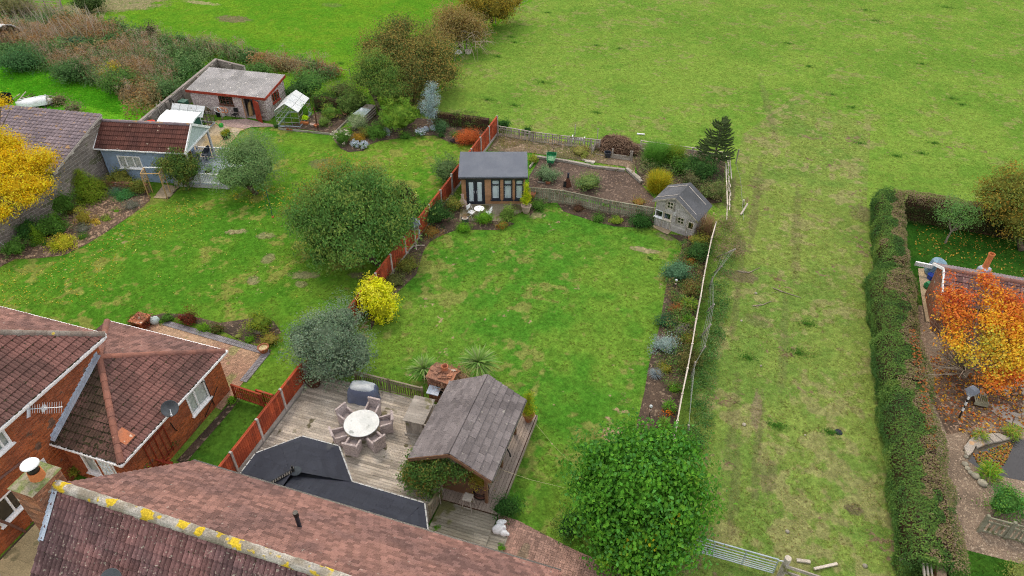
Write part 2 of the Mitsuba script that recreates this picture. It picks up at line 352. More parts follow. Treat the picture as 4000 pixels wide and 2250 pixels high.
def pieces(parent, name, ms, p, limit=300, rest=None, bsdf='matte', tones=None, smooth=False):
 """Alike pieces: the ones nearest to the camera are parts of their own, the rest one part of many pieces."""
 ms = list(ms)
 if not ms:
  return
 if tones is None:
  tones = rng.random(len(ms))
 cen = np.array([m[0].mean(0) for m in ms])
 order = np.argsort(np.linalg.norm(cen - CAM, axis=1))
 for i in order[:limit]:
  put(name, ms[i], p, parent, bsdf, smooth, tones[i])
 far = order[limit:]
 if len(far):
  v, f = join([ms[i] for i in far])
  uv = np.empty((len(v), 2))
  uv[:, 0] = PAL[p]
  uv[:, 1] = np.concatenate([np.full(len(ms[i][0]), tones[i]) for i in far])
  key = key_for(rest or name + '_field', parent)
  scene[key] = mikit.ply((v, f), bsdf, smooth=smooth, uv=uv)
  labels[key] = {'kind': 'stuff'}
# ------------------------------------------------------------------ builders
def tile_roof(parent, o, u, v, width, height, p, tw=0.30, gauge=0.32, spans=None, rolls=2, limit=300, name='tile', lift=0.035, amp=0.022, deckpal=None, rest='tile_field', moss=0.0):
 """Interlocking tiles on a plane from the eave corner o; spans(h) gives the (from, to) along the eave at a height up the slope."""
 u, v = unit(u), unit(v)
 n = np.cross(u, v)
 n = n if n[2] > 0 else -n
 spans = spans or (lambda h: (0.0, width))
 ms = []
 k = 4 * rolls
 mo = []
 for j in range(int(math.ceil(height / gauge))):
  h0, h1 = j * gauge - 0.03, min((j + 1) * gauge + 0.02, height)
  sh = (j % 2) * tw / 2 * (rolls == 0)
  for i in range(-1, int(math.ceil(width / tw)) + 1):
   a = i * tw + sh
   s0, s1 = spans(max(h0, 0)), spans(h1)
   if a + tw < min(s0[0], s1[0]) or a > max(s0[1], s1[1]) or (a + tw / 2 < min(s0[0], s1[0]) - .1) or (a + tw / 2 > max(s0[1], s1[1]) + .1):
    continue
   jit = rng.normal(0, .003, 2)
   if rolls:
    xs = np.linspace(0, tw - .012, k + 1)
    prof = amp * np.abs(np.sin(np.linspace(0, np.pi * rolls, k + 1))) ** .7
   else:
    xs = np.array([0, tw - .008])
    prof = np.zeros(2)
   bot = np.clip(a + xs, *s0), np.full(len(xs), h0), prof + lift + jit[0]
   top = np.clip(a + xs, *s1), np.full(len(xs), h1), prof + .006
   low = np.clip(a + xs, *s0), np.full(len(xs), h0), prof * 0 - .002
   q = np.vstack([np.stack(b, 1) for b in (low, bot, top)])
   m = len(xs)
   ii = np.arange(m - 1)
   f = []
   for r in (0, 1):
    f += [np.stack([ii + r * m, ii + 1 + r * m, ii + (r + 1) * m], 1), np.stack([ii + 1 + r * m, ii + 1 + (r + 1) * m, ii + (r + 1) * m], 1)]
   ms.append((o + q[:, :1] * u + q[:, 1:2] * v + q[:, 2:3] * n, np.vstack(f)))
   while rng.random() < moss:  # dark lumps at the lip: some moss, also painted shade under the lap
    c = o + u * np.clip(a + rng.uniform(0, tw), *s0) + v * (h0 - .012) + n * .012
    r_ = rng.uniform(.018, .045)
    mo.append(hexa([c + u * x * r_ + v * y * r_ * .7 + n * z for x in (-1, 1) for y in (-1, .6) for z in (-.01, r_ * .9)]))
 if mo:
  put('moss', join(mo), 'moss_and_lap_shade', parent, kind='stuff')
 if deckpal is not False:
  s0, s1 = spans(0), spans(height)
  q = np.array([[s0[0], 0], [s0[1], 0], [s1[1], height], [s1[0], height]])
  put('roof_deck', (o + q[:, :1] * u + q[:, 1:] * v - .006 * n, np.array([[0, 1, 2], [0, 2, 3]])), deckpal or 'wood_dark', parent)
 pieces(parent, name, ms, p, limit, rest)
def half_round(p0, p1, r, up=(0, 0, 1), n=8, over=0.0):
 p0, p1 = np.asarray(p0, float), np.asarray(p1, float)
 d = unit(p1 - p0)
 s = unit(np.cross(d, up))
 t = np.cross(s, d)
 an = np.linspace(-.15, np.pi + .15, n)
 v = np.vstack([c + q * (np.cos(an)[:, None] * s + np.sin(an)[:, None] * t) for c, q in ((p0, r * 1.06), (p1 + d * over, r * .94))] + [p0[None], (p1 + d * over)[None]])
 i = np.arange(n - 1)
 f = np.vstack([np.stack([i, i + n, i + 1], 1), np.stack([i + 1, i + n, i + n + 1], 1), np.stack([i, i + 1, i * 0 + 2 * n], 1), np.stack([i + n + 1, i + n, i * 0 + 2 * n + 1], 1)])
 return v, f
def ridge_line(parent, p0, p1, r, p, seg=0.42, name='ridge_tile', sink=0.04):
 p0, p1 = np.asarray(p0, float) - [0, 0, sink], np.asarray(p1, float) - [0, 0, sink]
 k = max(1, int(round(np.linalg.norm(p1 - p0) / seg)))
 pieces(parent, name, [half_round(p0 + (p1 - p0) * i / k, p0 + (p1 - p0) * (i + 1) / k, r * rng.uniform(.96, 1.04), over=.012) for i in range(k)], p, smooth=False)
def bricks(parent, o, u, n, length, h0, h1, p, holes=(), bl=0.225, bh=0.075, mortar=0.011, out=0.006, limit=300, name='brick', top=None, bond=True):
 """Courses of bricks standing proud of a wall plane; holes are (a0, a1, z0, z1); top(a) the height limit."""
 ms = []
 o, u, n = np.asarray(o, float), np.asarray(u, float), np.asarray(n, float)
 for j in range(int(round((h1 - h0) / bh))):
  z0 = h0 + j * bh
  z1 = z0 + bh - mortar
  a = -bl / 2 * (j % 2) * bond
  while a < length - .02:
   segs = [(max(a, 0), min(a + bl - mortar, length))]
   a += bl
   for (b0, b1, c0, c1) in holes:
    if z1 > c0 + .01 and z0 < c1 - .01:
     segs = [q for s in segs for q in ((s[0], min(s[1], b0)), (max(s[0], b1), s[1])) if q[1] - q[0] > .02]
   for s in segs:
    if s[1] - s[0] < .02 or (top and z1 > top((s[0] + s[1]) / 2)):
     continue
    e = out + rng.uniform(-.0015, .0015)
    m = hexa([o + x * u + w * n + z * UP for x in s for w in (e, 0) for z in (z0, z1)])
    ms.append((m[0], BOXF))
 pieces(parent, name, ms, p, limit, 'brickwork' if 'brick' in name else 'blockwork')
def window(parent, o, u, n, a0, a1, z0, z1, frame='upvc', mull=(), trans=(), behind='curtain', w=0.07, sill=True, glassy=True, name='window', proud=0.02):
 """A framed window in a wall plane: o + a*u + z*up, facing n."""
 o, u, n = np.asarray(o, float), np.asarray(u, float), np.asarray(n, float)
 at = lambda a, z, d: o + a * u + z * UP + d * n
 bars = []
 def bar(x0, x1, y0, y1, d0=-.06, d1=None):
  d1 = proud if d1 is None else d1
  bars.append(hexa([at(x, y, d) for x in (x0, x1) for d in (d0, d1) for y in (y0, y1)]))
 bar(a0, a1, z0, z0 + w)
 bar(a0, a1, z1 - w, z1)
 bar(a0, a0 + w, z0 + w, z1 - w)
 bar(a1 - w, a1, z0 + w, z1 - w)
 for m in mull:
  bar(m - w * .45, m + w * .45, z0 + w, z1 - w, -.05, proud - .004)
 for t in trans:
  bar(a0 + w, a1 - w, t - w * .4, t + w * .4, -.045, proud - .007)
 key = put(name, join(bars), frame, parent, 'satin')
 if sill:
  put('sill', hexa([at(a, z, d) for a in (a0 - .06, a1 + .06) for d in (-.02, .12) for z in (z0 - .05, z0 - .002)]), frame, key, 'satin')
 quad = lambda d, e: (np.array([at(a0 + e, z0 + e, d), at(a1 - e, z0 + e, d), at(a1 - e, z1 - e, d), at(a0 + e, z1 - e, d)]), np.array([[0, 1, 2], [0, 2, 3]]))
 if glassy:
  glass('pane', quad(-.02, w * .5), key)
 if behind:
  put('curtain' if behind in ('curtain', 'blind') else 'backing', quad(-.10, 0), behind, key)
 return key
# ------------------------------------------------------------------ foliage
def leaf_mesh(pos, nrm, size, aspect, col, fold=0.25, droop=0.0, rg=None):
 """One folded leaf of two triangles per point."""
 rg = rg or rng
 k = len(pos)
 a = rg.normal(size=(k, 3))
 a -= (a * nrm).sum(1, keepdims=True) * nrm
 a[:, 2] -= droop
 a /= np.linalg.norm(a, axis=1, keepdims=True) + 1e-9
 b = np.cross(nrm, a)
 b /= np.linalg.norm(b, axis=1, keepdims=True) + 1e-9
 s = (size * rg.uniform(.65, 1.3, k))[:, None]
 w = s * aspect / 2
 base, tip = pos - a * s * .5, pos + a * s * .5
 mid = pos + nrm * w * fold * 2
 v = np.stack([base, mid + b * w, tip, mid - b * w], 1).reshape(-1, 3)
 i = np.arange(k)[:, None] * 4
 f = np.vstack([i + [0, 1, 2], i + [0, 2, 3]])
 return v, f, np.repeat(col, 4, 0)
def put_leaves(name, vfc, parent=None, **kw):
 key = key_for(name, parent)
 v, f, c = vfc
 gain = 1 + 1.05 * np.clip((.40 - c.max(1, keepdims=True)) / .28, 0, 1)
 scene[key] = mikit.ply((v, f), 'leaf', color=np.clip(c * gain, .004, .85))
 tag(key, **kw)
 return key
def joinc(ms):
 off = np.cumsum([0] + [len(m[0]) for m in ms])
 return np.vstack([m[0] for m in ms]), np.vstack([m[1] + o for m, o in zip(ms, off)]), np.vstack([m[2] for m in ms])
def crown(blobs, n, size, cols, aspect=.5, clump=.16, per=34, inner=.18, droop=0.3, jit=.22, hue=.5, ragged=.16, seed=1, flat_=0.0, under=.35, wts=None, core=.62):
 """Leaves in clumps over and through ellipsoids (x, y, z, rx, ry, rz)."""
 rg = np.random.default_rng(seed)
 B = np.array(blobs, float)
 area = (B[:, 3] * B[:, 4] + B[:, 3] * B[:, 5] + B[:, 4] * B[:, 5]) ** 1.0
 nc = max(3, n // per)
 bi = rg.choice(len(B), nc, p=area / area.sum())
 d = rg.normal(size=(nc, 3))
 d /= np.linalg.norm(d, axis=1, keepdims=True)
 low = d[:, 2] < -.25
 d[low & (rg.random(nc) > under), 2] *= -1
 lump = meshkit.fbm(d * 1.7 + bi[:, None] * 3.1, 2, seed) - .5
 rad = np.where(rg.random(nc) < inner, rg.uniform(.4, .85, nc), 1 + rg.normal(0, ragged, nc) * .8 + lump * .55)
 cen = B[bi, :3] + d * B[bi, 3:] * rad[:, None]
 cols = np.asarray(cols, float)
 ci = rg.choice(len(cols), nc, p=wts)
 cmix = cols[ci] * (1 - hue * .36 + hue * .72 * rg.random((nc, 1)))
 k = rg.poisson(per, nc)
 idx = np.repeat(np.arange(nc), k)
 sc = clump * 1.15 * (.75 + .6 * rg.random(nc))[idx, None]
 off = rg.normal(size=(len(idx), 3)) * sc * np.array([1, 1, .75])
 pos = cen[idx] + off
 nr = d[idx] * .45 + unit_rows(off) * .75 + rg.normal(size=(len(idx), 3)) * .34 + np.array([0, 0, .5 + flat_])
 nr = unit_rows(nr)
 ok = pos[:, 2] > .02
 pos, nr, idx = pos[ok], nr[ok], idx[ok]
 c = cmix[idx] * np.exp(rg.normal(0, jit, (len(idx), 1))) * (1 + rg.normal(0, .06, (len(idx), 3)))
 out = leaf_mesh(pos, nr, size, aspect, c, droop=droop, rg=rg)
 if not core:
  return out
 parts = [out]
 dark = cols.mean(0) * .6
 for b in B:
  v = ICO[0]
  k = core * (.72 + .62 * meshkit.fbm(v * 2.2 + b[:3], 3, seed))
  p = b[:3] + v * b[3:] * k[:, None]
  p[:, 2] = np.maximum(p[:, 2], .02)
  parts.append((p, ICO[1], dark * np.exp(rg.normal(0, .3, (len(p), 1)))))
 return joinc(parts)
ICO = trimesh.creation.icosphere(subdivisions=3)
ICO = np.array(ICO.vertices), np.array(ICO.faces)
def unit_rows(a):
 return a / (np.linalg.norm(a, axis=1, keepdims=True) + 1e-9)
def blades(pos, dirs, length, width, cols, droop=0.3, seg=3, seed=3, jit=.2):
 """Long narrow arching leaves: pos and dirs one row each."""
 rg = np.random.default_rng(seed)
 k = len(pos)
 dirs = unit_rows(dirs)
 L = (length * rg.uniform(.7, 1.2, k))[:, None]
 side = unit_rows(np.cross(dirs, [0, 0, 1.0]) + rg.normal(0, .25, (k, 3)))
 v = []
 for j in range(seg + 1):
  t = j / seg
  p = pos + dirs * L * t
  p = p - np.array([0, 0, 1.0]) * (L * droop * t * t)
  w = width * (1 - t) ** .6 * (.55 + .45 * min(1, t * 4)) / 2 + .0005
  v += [p - side * w, p + side * w]
 m = 2 * (seg + 1)
 v = np.stack(v, 1).reshape(-1, 3)
 i = np.arange(k)[:, None] * m
 f = np.vstack([i + q for j in range(seg) for q in ([2 * j, 2 * j + 1, 2 * j + 2], [2 * j + 1, 2 * j + 3, 2 * j + 2])])
 cols = np.asarray(cols, float)
 c = cols[rg.integers(len(cols), size=k)] * np.exp(rg.normal(0, jit, (k, 1)))
 return v, f, np.repeat(c, m, 0)
def inside(poly, n, seed=5):
 """n random points in a 2D polygon."""
 rg = np.random.default_rng(seed)
 q = np.asarray(poly, float)[:, :2]
 lo, hi = q.min(0), q.max(0)
 out = np.zeros((0, 2))
 while len(out) < n:
  p = rg.uniform(lo, hi, (max(4 * n, 100), 2))
  c = np.zeros(len(p), bool)
  for a, b in zip(q, np.roll(q, -1, 0)):
   t = (a[1] > p[:, 1]) != (b[1] > p[:, 1])
   c ^= t & (p[:, 0] < (b[0] - a[0]) * (p[:, 1] - a[1]) / (b[1] - a[1] + 1e-12) + a[0])
  out = np.vstack([out, p[c]])
 return out[:n]
def G2(*pts, z=0.0):
 return [tuple(G(x, y, z)[:2]) for x, y in pts]
def mound(poly, z, amp, step=.16, seed=2, edge=.25):
 """A bed: polygon filled with a lumpy sheet that falls to its edge."""
 q = np.asarray(poly, float)
 area = .5 * abs(np.dot(q[:, 0], np.roll(q[:, 1], 1)) - np.dot(q[:, 1], np.roll(q[:, 0], 1)))
 p = inside(q, int(area / step ** 2), seed)
 ring = []
 for a, b in zip(q, np.roll(q, -1, 0)):
  k = max(1, int(np.linalg.norm(b - a) / (step * 1.5)))
  ring += [a + (b - a) * i / k for i in range(k)]
 ring = np.array(ring)
 from scipy.spatial import Delaunay, cKDTree
 dist = cKDTree(ring).query(p)[0]
 keep = dist > step * .5
 p, dist = p[keep], dist[keep]
 allp = np.vstack([ring, p])
 tri = Delaunay(allp).simplices
 cen = allp[tri].mean(1)
 c = np.zeros(len(cen), bool)
 for a, b in zip(q, np.roll(q, -1, 0)):
  t = (a[1] > cen[:, 1]) != (b[1] > cen[:, 1])
  c ^= t & (cen[:, 0] < (b[0] - a[0]) * (cen[:, 1] - a[1]) / (b[1] - a[1] + 1e-12) + a[0])
 tri = tri[c]
 h = np.concatenate([np.zeros(len(ring)), np.minimum(dist / edge, 1) * amp * (.35 + 1.1 * meshkit.fbm(np.hstack([p * 2.5, np.zeros((len(p), 1))]), 3, seed))])
 v = np.hstack([allp, (z + h)[:, None]])
 a = np.cross(v[tri[:, 1]] - v[tri[:, 0]], v[tri[:, 2]] - v[tri[:, 0]])[:, 2]
 tri[a < 0] = tri[a < 0][:, ::-1]
 return v, tri
def bed(name, poly, p, z=.03, amp=.07, seed=2, step=.16):
 v, f = mound(poly, z, amp, step, seed)
 return put(name, (v, f), p, smooth=True, tone=.5, kind='structure')
# ------------------------------------------------------------------ the ground
ground('field', flat([(-260, -30), (160, -30), (160, 330), (-260, 330)], -.004), 2)
FX = -17.25                                            # the red fence
PADL = G2((2030, 22), (1865, 165), (1775, 245), (1700, 400), (1640, 480), (1350, 440))
pad = [(-17.0 + 40 * .5, 130)] + PADL + [(-60, 62), (-140, 75), (-260, 100), (-260, 330), (60, 330)]
pad = [(PADL[0][0] + .42 * 200, PADL[0][1] + 200)] + PADL + [(-45.5, 53.5), (-60, 56.5), (-260, 90), (-260, 260)]
ground('paddock', flat(pad, .0), 3)
ground('rough_grass', flat([(-45.6, 53.2), (-43.2, 40), (-43.0, 24), (-60, 10), (-260, 40), (-260, 92), (-60, 57.5)], .004), 5)
LEFT = [(FX, 49.0), (FX, 18.9), (-20.6, 18.9), (-24, 8), (-46, 20), (-41.3, 30), (-43.5, 40.5), (-45.2, 51), (-32, 51.6), (-22, 50)]
ground('left_lawn', flat(LEFT, .010), 0)
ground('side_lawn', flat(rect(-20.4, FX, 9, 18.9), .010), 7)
ground('middle_lawn', flat([(FX, 40), (FX, 12), (.4, 12), (.4, 48), (-4, 48.2), (FX, 48.9)], .010), 1)
ground('field_strip', flat([(.9, 13), (9.9, 13), (10.0, 47), (11, 60), (5, 64), (1.2, 55)], .002), 6)
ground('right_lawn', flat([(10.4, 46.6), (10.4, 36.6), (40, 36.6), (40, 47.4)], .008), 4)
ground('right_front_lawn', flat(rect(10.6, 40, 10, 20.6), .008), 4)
put('gravel_yard', flat(rect(10.6, 40, 20.6, 36.5), .010), 'gravel', tone=.5, kind='structure')
bed('left_border', G2((-10, 1050), (60, 1012), (150, 1010), (250, 998), (330, 960), (420, 905), (500, 850), (560, 808), (585, 785), (590, 770), (560, 735), (410, 690), (330, 640), (215, 690), (0, 880), (-80, 1000)), 'litter', .02, .10, 2)
bed('back_border', G2((1302, 545), (1330, 580), (1360, 595), (1420, 590), (1435, 570), (1480, 552), (1550, 542), (1625, 532), (1700, 530), (1740, 550), (1790, 565), (1850, 566), (1910, 495), (1700, 468), (1560, 455), (1470, 450), (1430, 480), (1405, 495), (1340, 500)), 'soil', .02, .10, 3)
bed('kitchen_bed', G2((1095, 500), (1200, 508), (1300, 522), (1370, 455), (1290, 425), (1235, 440), (1175, 478)), 'soil', .03, .08, 4)
bed('fence_border', G2((1450, 1290), (1480, 1230), (1555, 1140), (1625, 1075), (1655, 980), (1680, 945), (1725, 920), (1780, 900), (1870, 898), (1950, 900), (2010, 875), (1810, 800), (1725, 760), (1590, 955), (1440, 1130)), 'soil', .02, .08, 5)
bed('picket_border', G2((2070, 845), (2110, 800), (2175, 790), (2200, 826), (2240, 840), (2320, 865), (2400, 885), (2500, 890), (2555, 885), (2552, 842), (2400, 815), (2230, 775), (2165, 738), (2062, 735)), 'soil', .02, .06, 6)
bed('rail_border', G2((2610, 915), (2665, 950), (2660, 985), (2612, 1080), (2600, 1130), (2575, 1280), (2535, 1425), (2515, 1540), (2490, 1645), (2470, 1760), (2610, 1760), (2655, 1600), (2720, 1270), (2760, 1020), (2770, 930), (2720, 925)), 'soil', .02, .08, 7)
bed('vegetable_patch', G2((2066, 690), (2110, 620), (2200, 632), (2330, 655), (2440, 668), (2500, 715), (2560, 780), (2550, 850), (2380, 800), (2200, 752), (2066, 735)), 'veg_soil', .02, .07, 8)
bed('weedy_bed', G2((1905, 590), (1950, 520), (2150, 545), (2340, 580), (2480, 600), (2480, 700), (2440, 652), (2330, 636), (2190, 618), (2080, 598)), 'dry_bed', .03, .12, 9)
bed('overgrown_corner', G2((2460, 560), (2600, 570), (2835, 610), (2820, 790), (2760, 800), (2600, 760), (2500, 720)), 'soil', .02, .12, 10)
bed('house_border', G2((560, 1262), (690, 1240), (760, 1262), (880, 1300), (960, 1340), (1030, 1345), (1100, 1300), (1070, 1255), (1010, 1240), (860, 1262), (720, 1228), (640, 1225), (560, 1240)), 'soil', .02, .07, 11)
bed('wall_border', G2((690, 1800), (935, 1535), (955, 1545), (720, 1815)), 'soil', .02, .05, 12)
bed('leafy_bed', G2((3640, 1560), (3680, 1450), (3900, 1440), (4010, 1500), (4010, 1640), (3900, 1600), (3780, 1680), (3700, 1700)), 'litter', .014, .05, 14)
# ------------------------------------------------------------------ paving
def paving(name, poly, p, bw=.2, bh=.1, z=.03, ang=0.0, pattern='herring', limit=300, edge=None, base='joint', clip=None, jitter=.004):
 key = put(name, flat(poly, z - .012), base, tone=.5, kind='structure')
 q = np.asarray(poly)
 c0 = q.mean(0)
 a = math.radians(ang)
 U, V = np.array([math.cos(a), math.sin(a)]), np.array([-math.sin(a), math.cos(a)])
 L = (q - c0) @ np.stack([U, V], 1)
 lo, hi = L.min(0) - .5, L.max(0) + .5
 cells = []
 if pattern == 'herring':
  s = bh
  nx, ny = int((hi[0] - lo[0]) / s) + 2, int((hi[1] - lo[1]) / s) + 2
  for iy in range(-1, ny):
   for ix in range(-1, nx):
    k = (ix - iy) % 4
    if k == 0:
     cells.append((lo[0] + ix * s, lo[1] + iy * s, 2 * s, s))
    elif k == 3:
     cells.append((lo[0] + ix * s, lo[1] + (iy - 0) * s, s, 2 * s))
 elif pattern == 'basket':
  nx, ny = int((hi[0] - lo[0]) / bw) + 1, int((hi[1] - lo[1]) / bw) + 1
  for iy in range(ny):
   for ix in range(nx):
    x, y = lo[0] + ix * bw, lo[1] + iy * bw
    if (ix + iy) % 2:
     cells += [(x, y, bw, bw / 2), (x, y + bw / 2, bw, bw / 2)]
    else:
     cells += [(x, y, bw / 2, bw), (x + bw / 2, y, bw / 2, bw)]
 else:
  nx, ny = int((hi[0] - lo[0]) / bw) + 2, int((hi[1] - lo[1]) / bh) + 1
  for iy in range(ny):
   for ix in range(-1, nx):
    cells.append((lo[0] + (ix + (.5 * (iy % 2) if pattern == 'bond' else 0)) * bw, lo[1] + iy * bh, bw, bh))
 ms = []
 from shapely.geometry import Polygon, box as sbox
 P = Polygon(L)
 for x, y, w, h in cells:
  g = sbox(x + .004, y + .004, x + w - .004, y + h - .004)
  if not P.intersects(g):
   continue
  if not P.contains(g):
   g = P.intersection(g)
   if g.geom_type != 'Polygon' or g.area < .25 * w * h:
    continue
  pts = np.array(g.exterior.coords)[:-1]
  zt = z + rng.normal(0, jitter * .5)
  if len(pts) > 6:
   pts = np.array(g.convex_hull.exterior.coords)[:-1]
  m = prism(pts, z - .01, zt)
  v = m[0].copy()
  xy = c0 + v[:, :1] * U + v[:, 1:2] * V
  ms.append((np.hstack([xy, v[:, 2:]]), m[1]))
 pieces(key, 'paver' if bw < .3 else 'slab', ms, p, limit, 'pavers')
 return key
paving('brick_patio', [(-5.85, 16.35), (-5.1, 16.3), (-2.6, 15.75), (.4, 15.3), (.4, 11.5), (-5.85, 11.5)], 'paver', .2, .1, .035, 0, 'basket')
PA = G2((575, 1272), (640, 1262), (700, 1272), (1052, 1372), (1020, 1424), (950, 1495), (905, 1560))
paving('block_patio', PA + [(-20.4, 17.6), (-27.5, 19.2)], 'paver_left', .2, .1, .03, 0, 'herring')
key = put('patio_edging', flat(G2((640, 1254), (668, 1256), (1062, 1368), (1050, 1384), (700, 1276)), .022), 'joint', tone=.4, kind='structure')
ed = []
A, B = G(648, 1258), G(1056, 1376)
for i in range(int(np.linalg.norm(B - A) / .11)):
 for r in range(2):
  c = A + unit(B - A) * (i * .11 + .05) + r * .2 * np.cross(unit(B - A), UP)
  ed.append(beam(c + [0, 0, .035] - np.cross(unit(B - A), UP) * .09, c + [0, 0, .035] + np.cross(unit(B - A), UP) * .09, .095, .05))
A, B = G(1050, 1380), G(952, 1500)
for i in range(int(np.linalg.norm(B - A) / .11)):
 for r in range(2):
  c = A + unit(B - A) * (i * .11 + .05) + r * .2 * np.cross(unit(B - A), UP)
  ed.append(beam(c + [0, 0, .035] - np.cross(unit(B - A), UP) * .09, c + [0, 0, .035] + np.cross(unit(B - A), UP) * .09, .095, .05))
pieces(key, 'edging_block', ed, 'paver_grey', 300, 'edging_blocks')
paving('flagstone_yard', [(-24.0, 12.0), (-24.0, 6), (-17.9, 6), (-17.9, 12.0)], 'flag_yellow', .6, .6, .03, 0, 'grid')
paving('slab_patio', G2((735, 720), (915, 545), (940, 512), (980, 498), (1080, 494), (1060, 485), (960, 470), (860, 468), (800, 490), (760, 560), (700, 690)), 'slab', 1.0, .75, .03, 11, 'grid')
put('gravel_path', mound(G2((862, 472), (960, 465), (1068, 490), (1070, 496), (980, 498), (960, 505), (900, 497), (868, 490)), .045, .02, .12, 8), 'pinkstone', smooth=True, tone=.5, kind='structure')
paving('stepping_slabs', G2((600, 775), (640, 722), (705, 730), (660, 778)), 'slab_buff', .45, .45, .05, 4, 'grid')
put('paving_slab', prism(G2((515, 784), (522, 776), (562, 779), (558, 792), (520, 790)), .02, .1), 'slab_buff', label='single pale slab lying at the lawn edge of the left border', cat='slab')
paving('playhouse_path', G2((2546, 886), (2575, 872), (2622, 905), (2606, 920)), 'slab_buff', .45, .3, .05, -17, 'grid')
# round flagstone feature in the far right yard
fs = put('stone_circle', prism(G2((3888, 1515), (4060, 1530), (4070, 1660), (3905, 1618)), .01, .035), 'joint', tone=.8, kind='structure')
fc = G(3985, 1575)
ms = []
for ring, (r0, r1, k) in enumerate(((.12, .62, 6), (.66, 1.15, 11), (1.19, 1.75, 16))):
 for i in range(k):
  a0, a1 = (i + .03) / k * 2 * np.pi, (i + .97) / k * 2 * np.pi
  aa = np.linspace(a0, a1, 4)
  pts = [(fc[0] + r0 * math.cos(t), fc[1] + r0 * math.sin(t)) for t in aa] + [(fc[0] + r1 * math.cos(t), fc[1] + r1 * math.sin(t)) for t in aa[::-1]]
  ms.append(prism(pts, .03, .05 + rng.normal(0, .004)))
pieces(fs, 'flagstone', ms, 'flagstone')
# ------------------------------------------------------------------ front bungalow roof
EY, EZ, RY, RZ, X0, X1 = 13.0, 2.9, 8.42, 7.4, -17.6, -2.5
bun = thing('bungalow', 'long brown tiled bungalow roof with a lichen covered ridge in the foreground', 'house')
body = [(-17.3, 3.9), (-17.3, 12.6), (-2.8, 12.6), (-2.8, 3.9)]
wl = put('wall', join([prism(body, 0, 2.75), hexa([[x, y, z] for x in (-17.3, -17.1) for y, zs in ((4.2, (2.7, 2.9)), (12.4, (2.7, 2.9))) for z in zs])]), 'brick', bun)
gx = []
for x, n in ((-17.31, -1), (-2.79, 1)):
 v = np.array([[x, 3.95, 2.7], [x, 12.65, 2.7], [x, RY, RZ - .12]])
 gx.append((v, np.array([[0, 1, 2]])))
for g in gx:
 put('gable', g, 'brick', bun)
rf = put('roof', hexa([[x, y, z] for x in (X0 + .05, X1 - .05) for y, zs in ((EY - .1, (EZ - .14, EZ - .05)), (RY, (RZ - .3, RZ - .05))) for z in zs]), 'wood_dark', bun)
SL = math.hypot(EY - RY, RZ - EZ)
VB = np.array([0, RY - EY, RZ - EZ])
tile_roof(rf, np.array([X0, EY, EZ]), (1, 0, 0), VB, X1 - X0, SL, 'roof_red', .235, .26, rolls=0, name='tile', lift=.06, deckpal='black')
fy = RY - (EY - RY) * 1.0
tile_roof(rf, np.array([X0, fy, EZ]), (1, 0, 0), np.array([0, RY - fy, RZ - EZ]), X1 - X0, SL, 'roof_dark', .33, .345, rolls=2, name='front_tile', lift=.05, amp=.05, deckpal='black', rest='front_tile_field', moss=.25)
ridge_line(rf, (X0 - .05, RY, RZ + .02), (X1 + .02, RY, RZ + .02), .165, 'ridge_lichen', .44)
vb = unit(VB)
for x, nm in ((X1, 'verge_tile'),):
 pieces(rf, nm, [hexa([np.array([x - .02 + dx, EY, EZ]) + vb * (s * .32 + ds) + np.array([0, 0, dz]) for dx in (0, .10) for ds in (0, .30) for dz in (-.06, .05)]) for s in range(int(SL / .32))], 'roof_red')
put('gutter', join([beam((X0, EY + .07, EZ - .03), (X1, EY + .07, EZ - .03), .11, .09), beam((X0, EY - .02, EZ - .1), (X1, EY - .02, EZ - .1), .03, .18)]), 'black', bun, 'satin')
# vent pipe through the back slope
vp = G(1195, 2092, 4.1)
t = (EY - vp[1]) / (EY - RY)
vz = EZ + t * (RZ - EZ)
vp = G(1180, 2085, vz + .05)
vt = thing('vent_pipe', 'black soil vent pipe with a pale lead slate on the tiled roof', 'pipe')
put('flue', tube([vp + [0, 0, -.1], vp + [0, 0, 1.05]], .07, 12), 'anthracite', vt, 'satin')
put('cap', lathe([(.0, 1.2), (.085, 1.2), (.09, 1.02), (.07, 1.0)], vp, 12), 'black', vt, 'satin')
put('flashing', hexa([vp + a * np.array([1., 0, 0]) + b * vb + c * np.array([0, .7, .72]) for a in (-.26, .26) for b in (-.22, .2) for c in (.05, .062)]), 'lead', vt)
# chimney at the left gable
ch = thing('brick_chimney', 'old brick chimney stack with an orange pot at the left end of the front roof', 'chimney')
cx0, cx1, cy0, cy1, cz1 = -18.5, -17.62, 7.72, 8.75, 7.75
put('stack', box(cx0, cx1, cy0, cy1, 0, cz1), 'mortar', ch)
st = ch + '__stack'
for o, u, n, L in (((cx0, cy0, 0), (1, 0, 0), (0, -1, 0), cx1 - cx0), ((cx1, cy0, 0), (0, 1, 0), (1, 0, 0), cy1 - cy0), ((cx0, cy1, 0), (1, 0, 0), (0, 1, 0), cx1 - cx0), ((cx0, cy0, 0), (0, 1, 0), (-1, 0, 0), cy1 - cy0)):
 bricks(st, o, u, n, L, 3.0 if n[1] <= 0 else 6, cz1, 'brick_old', limit=75, out=.012)
cc = np.array([(cx0 + cx1) / 2, (cy0 + cy1) / 2])
v, f = mound([(cx0 - .05, cy0 - .05), (cx1 + .05, cy0 - .05), (cx1 + .05, cy1 + .05), (cx0 - .05, cy1 + .05)], cz1 + .02, .10, .05, 3, .3)
put('flaunching', (v, f), 'moss', ch, smooth=True)
put('chimney_pot', lathe([(.23, 0), (.215, .16), (.20, .34), (.17, .34), (.17, .1)], (cc[0] + .1, cc[1] + .05, cz1 + .03), 20), 'chimney_pot', ch, smooth=True)
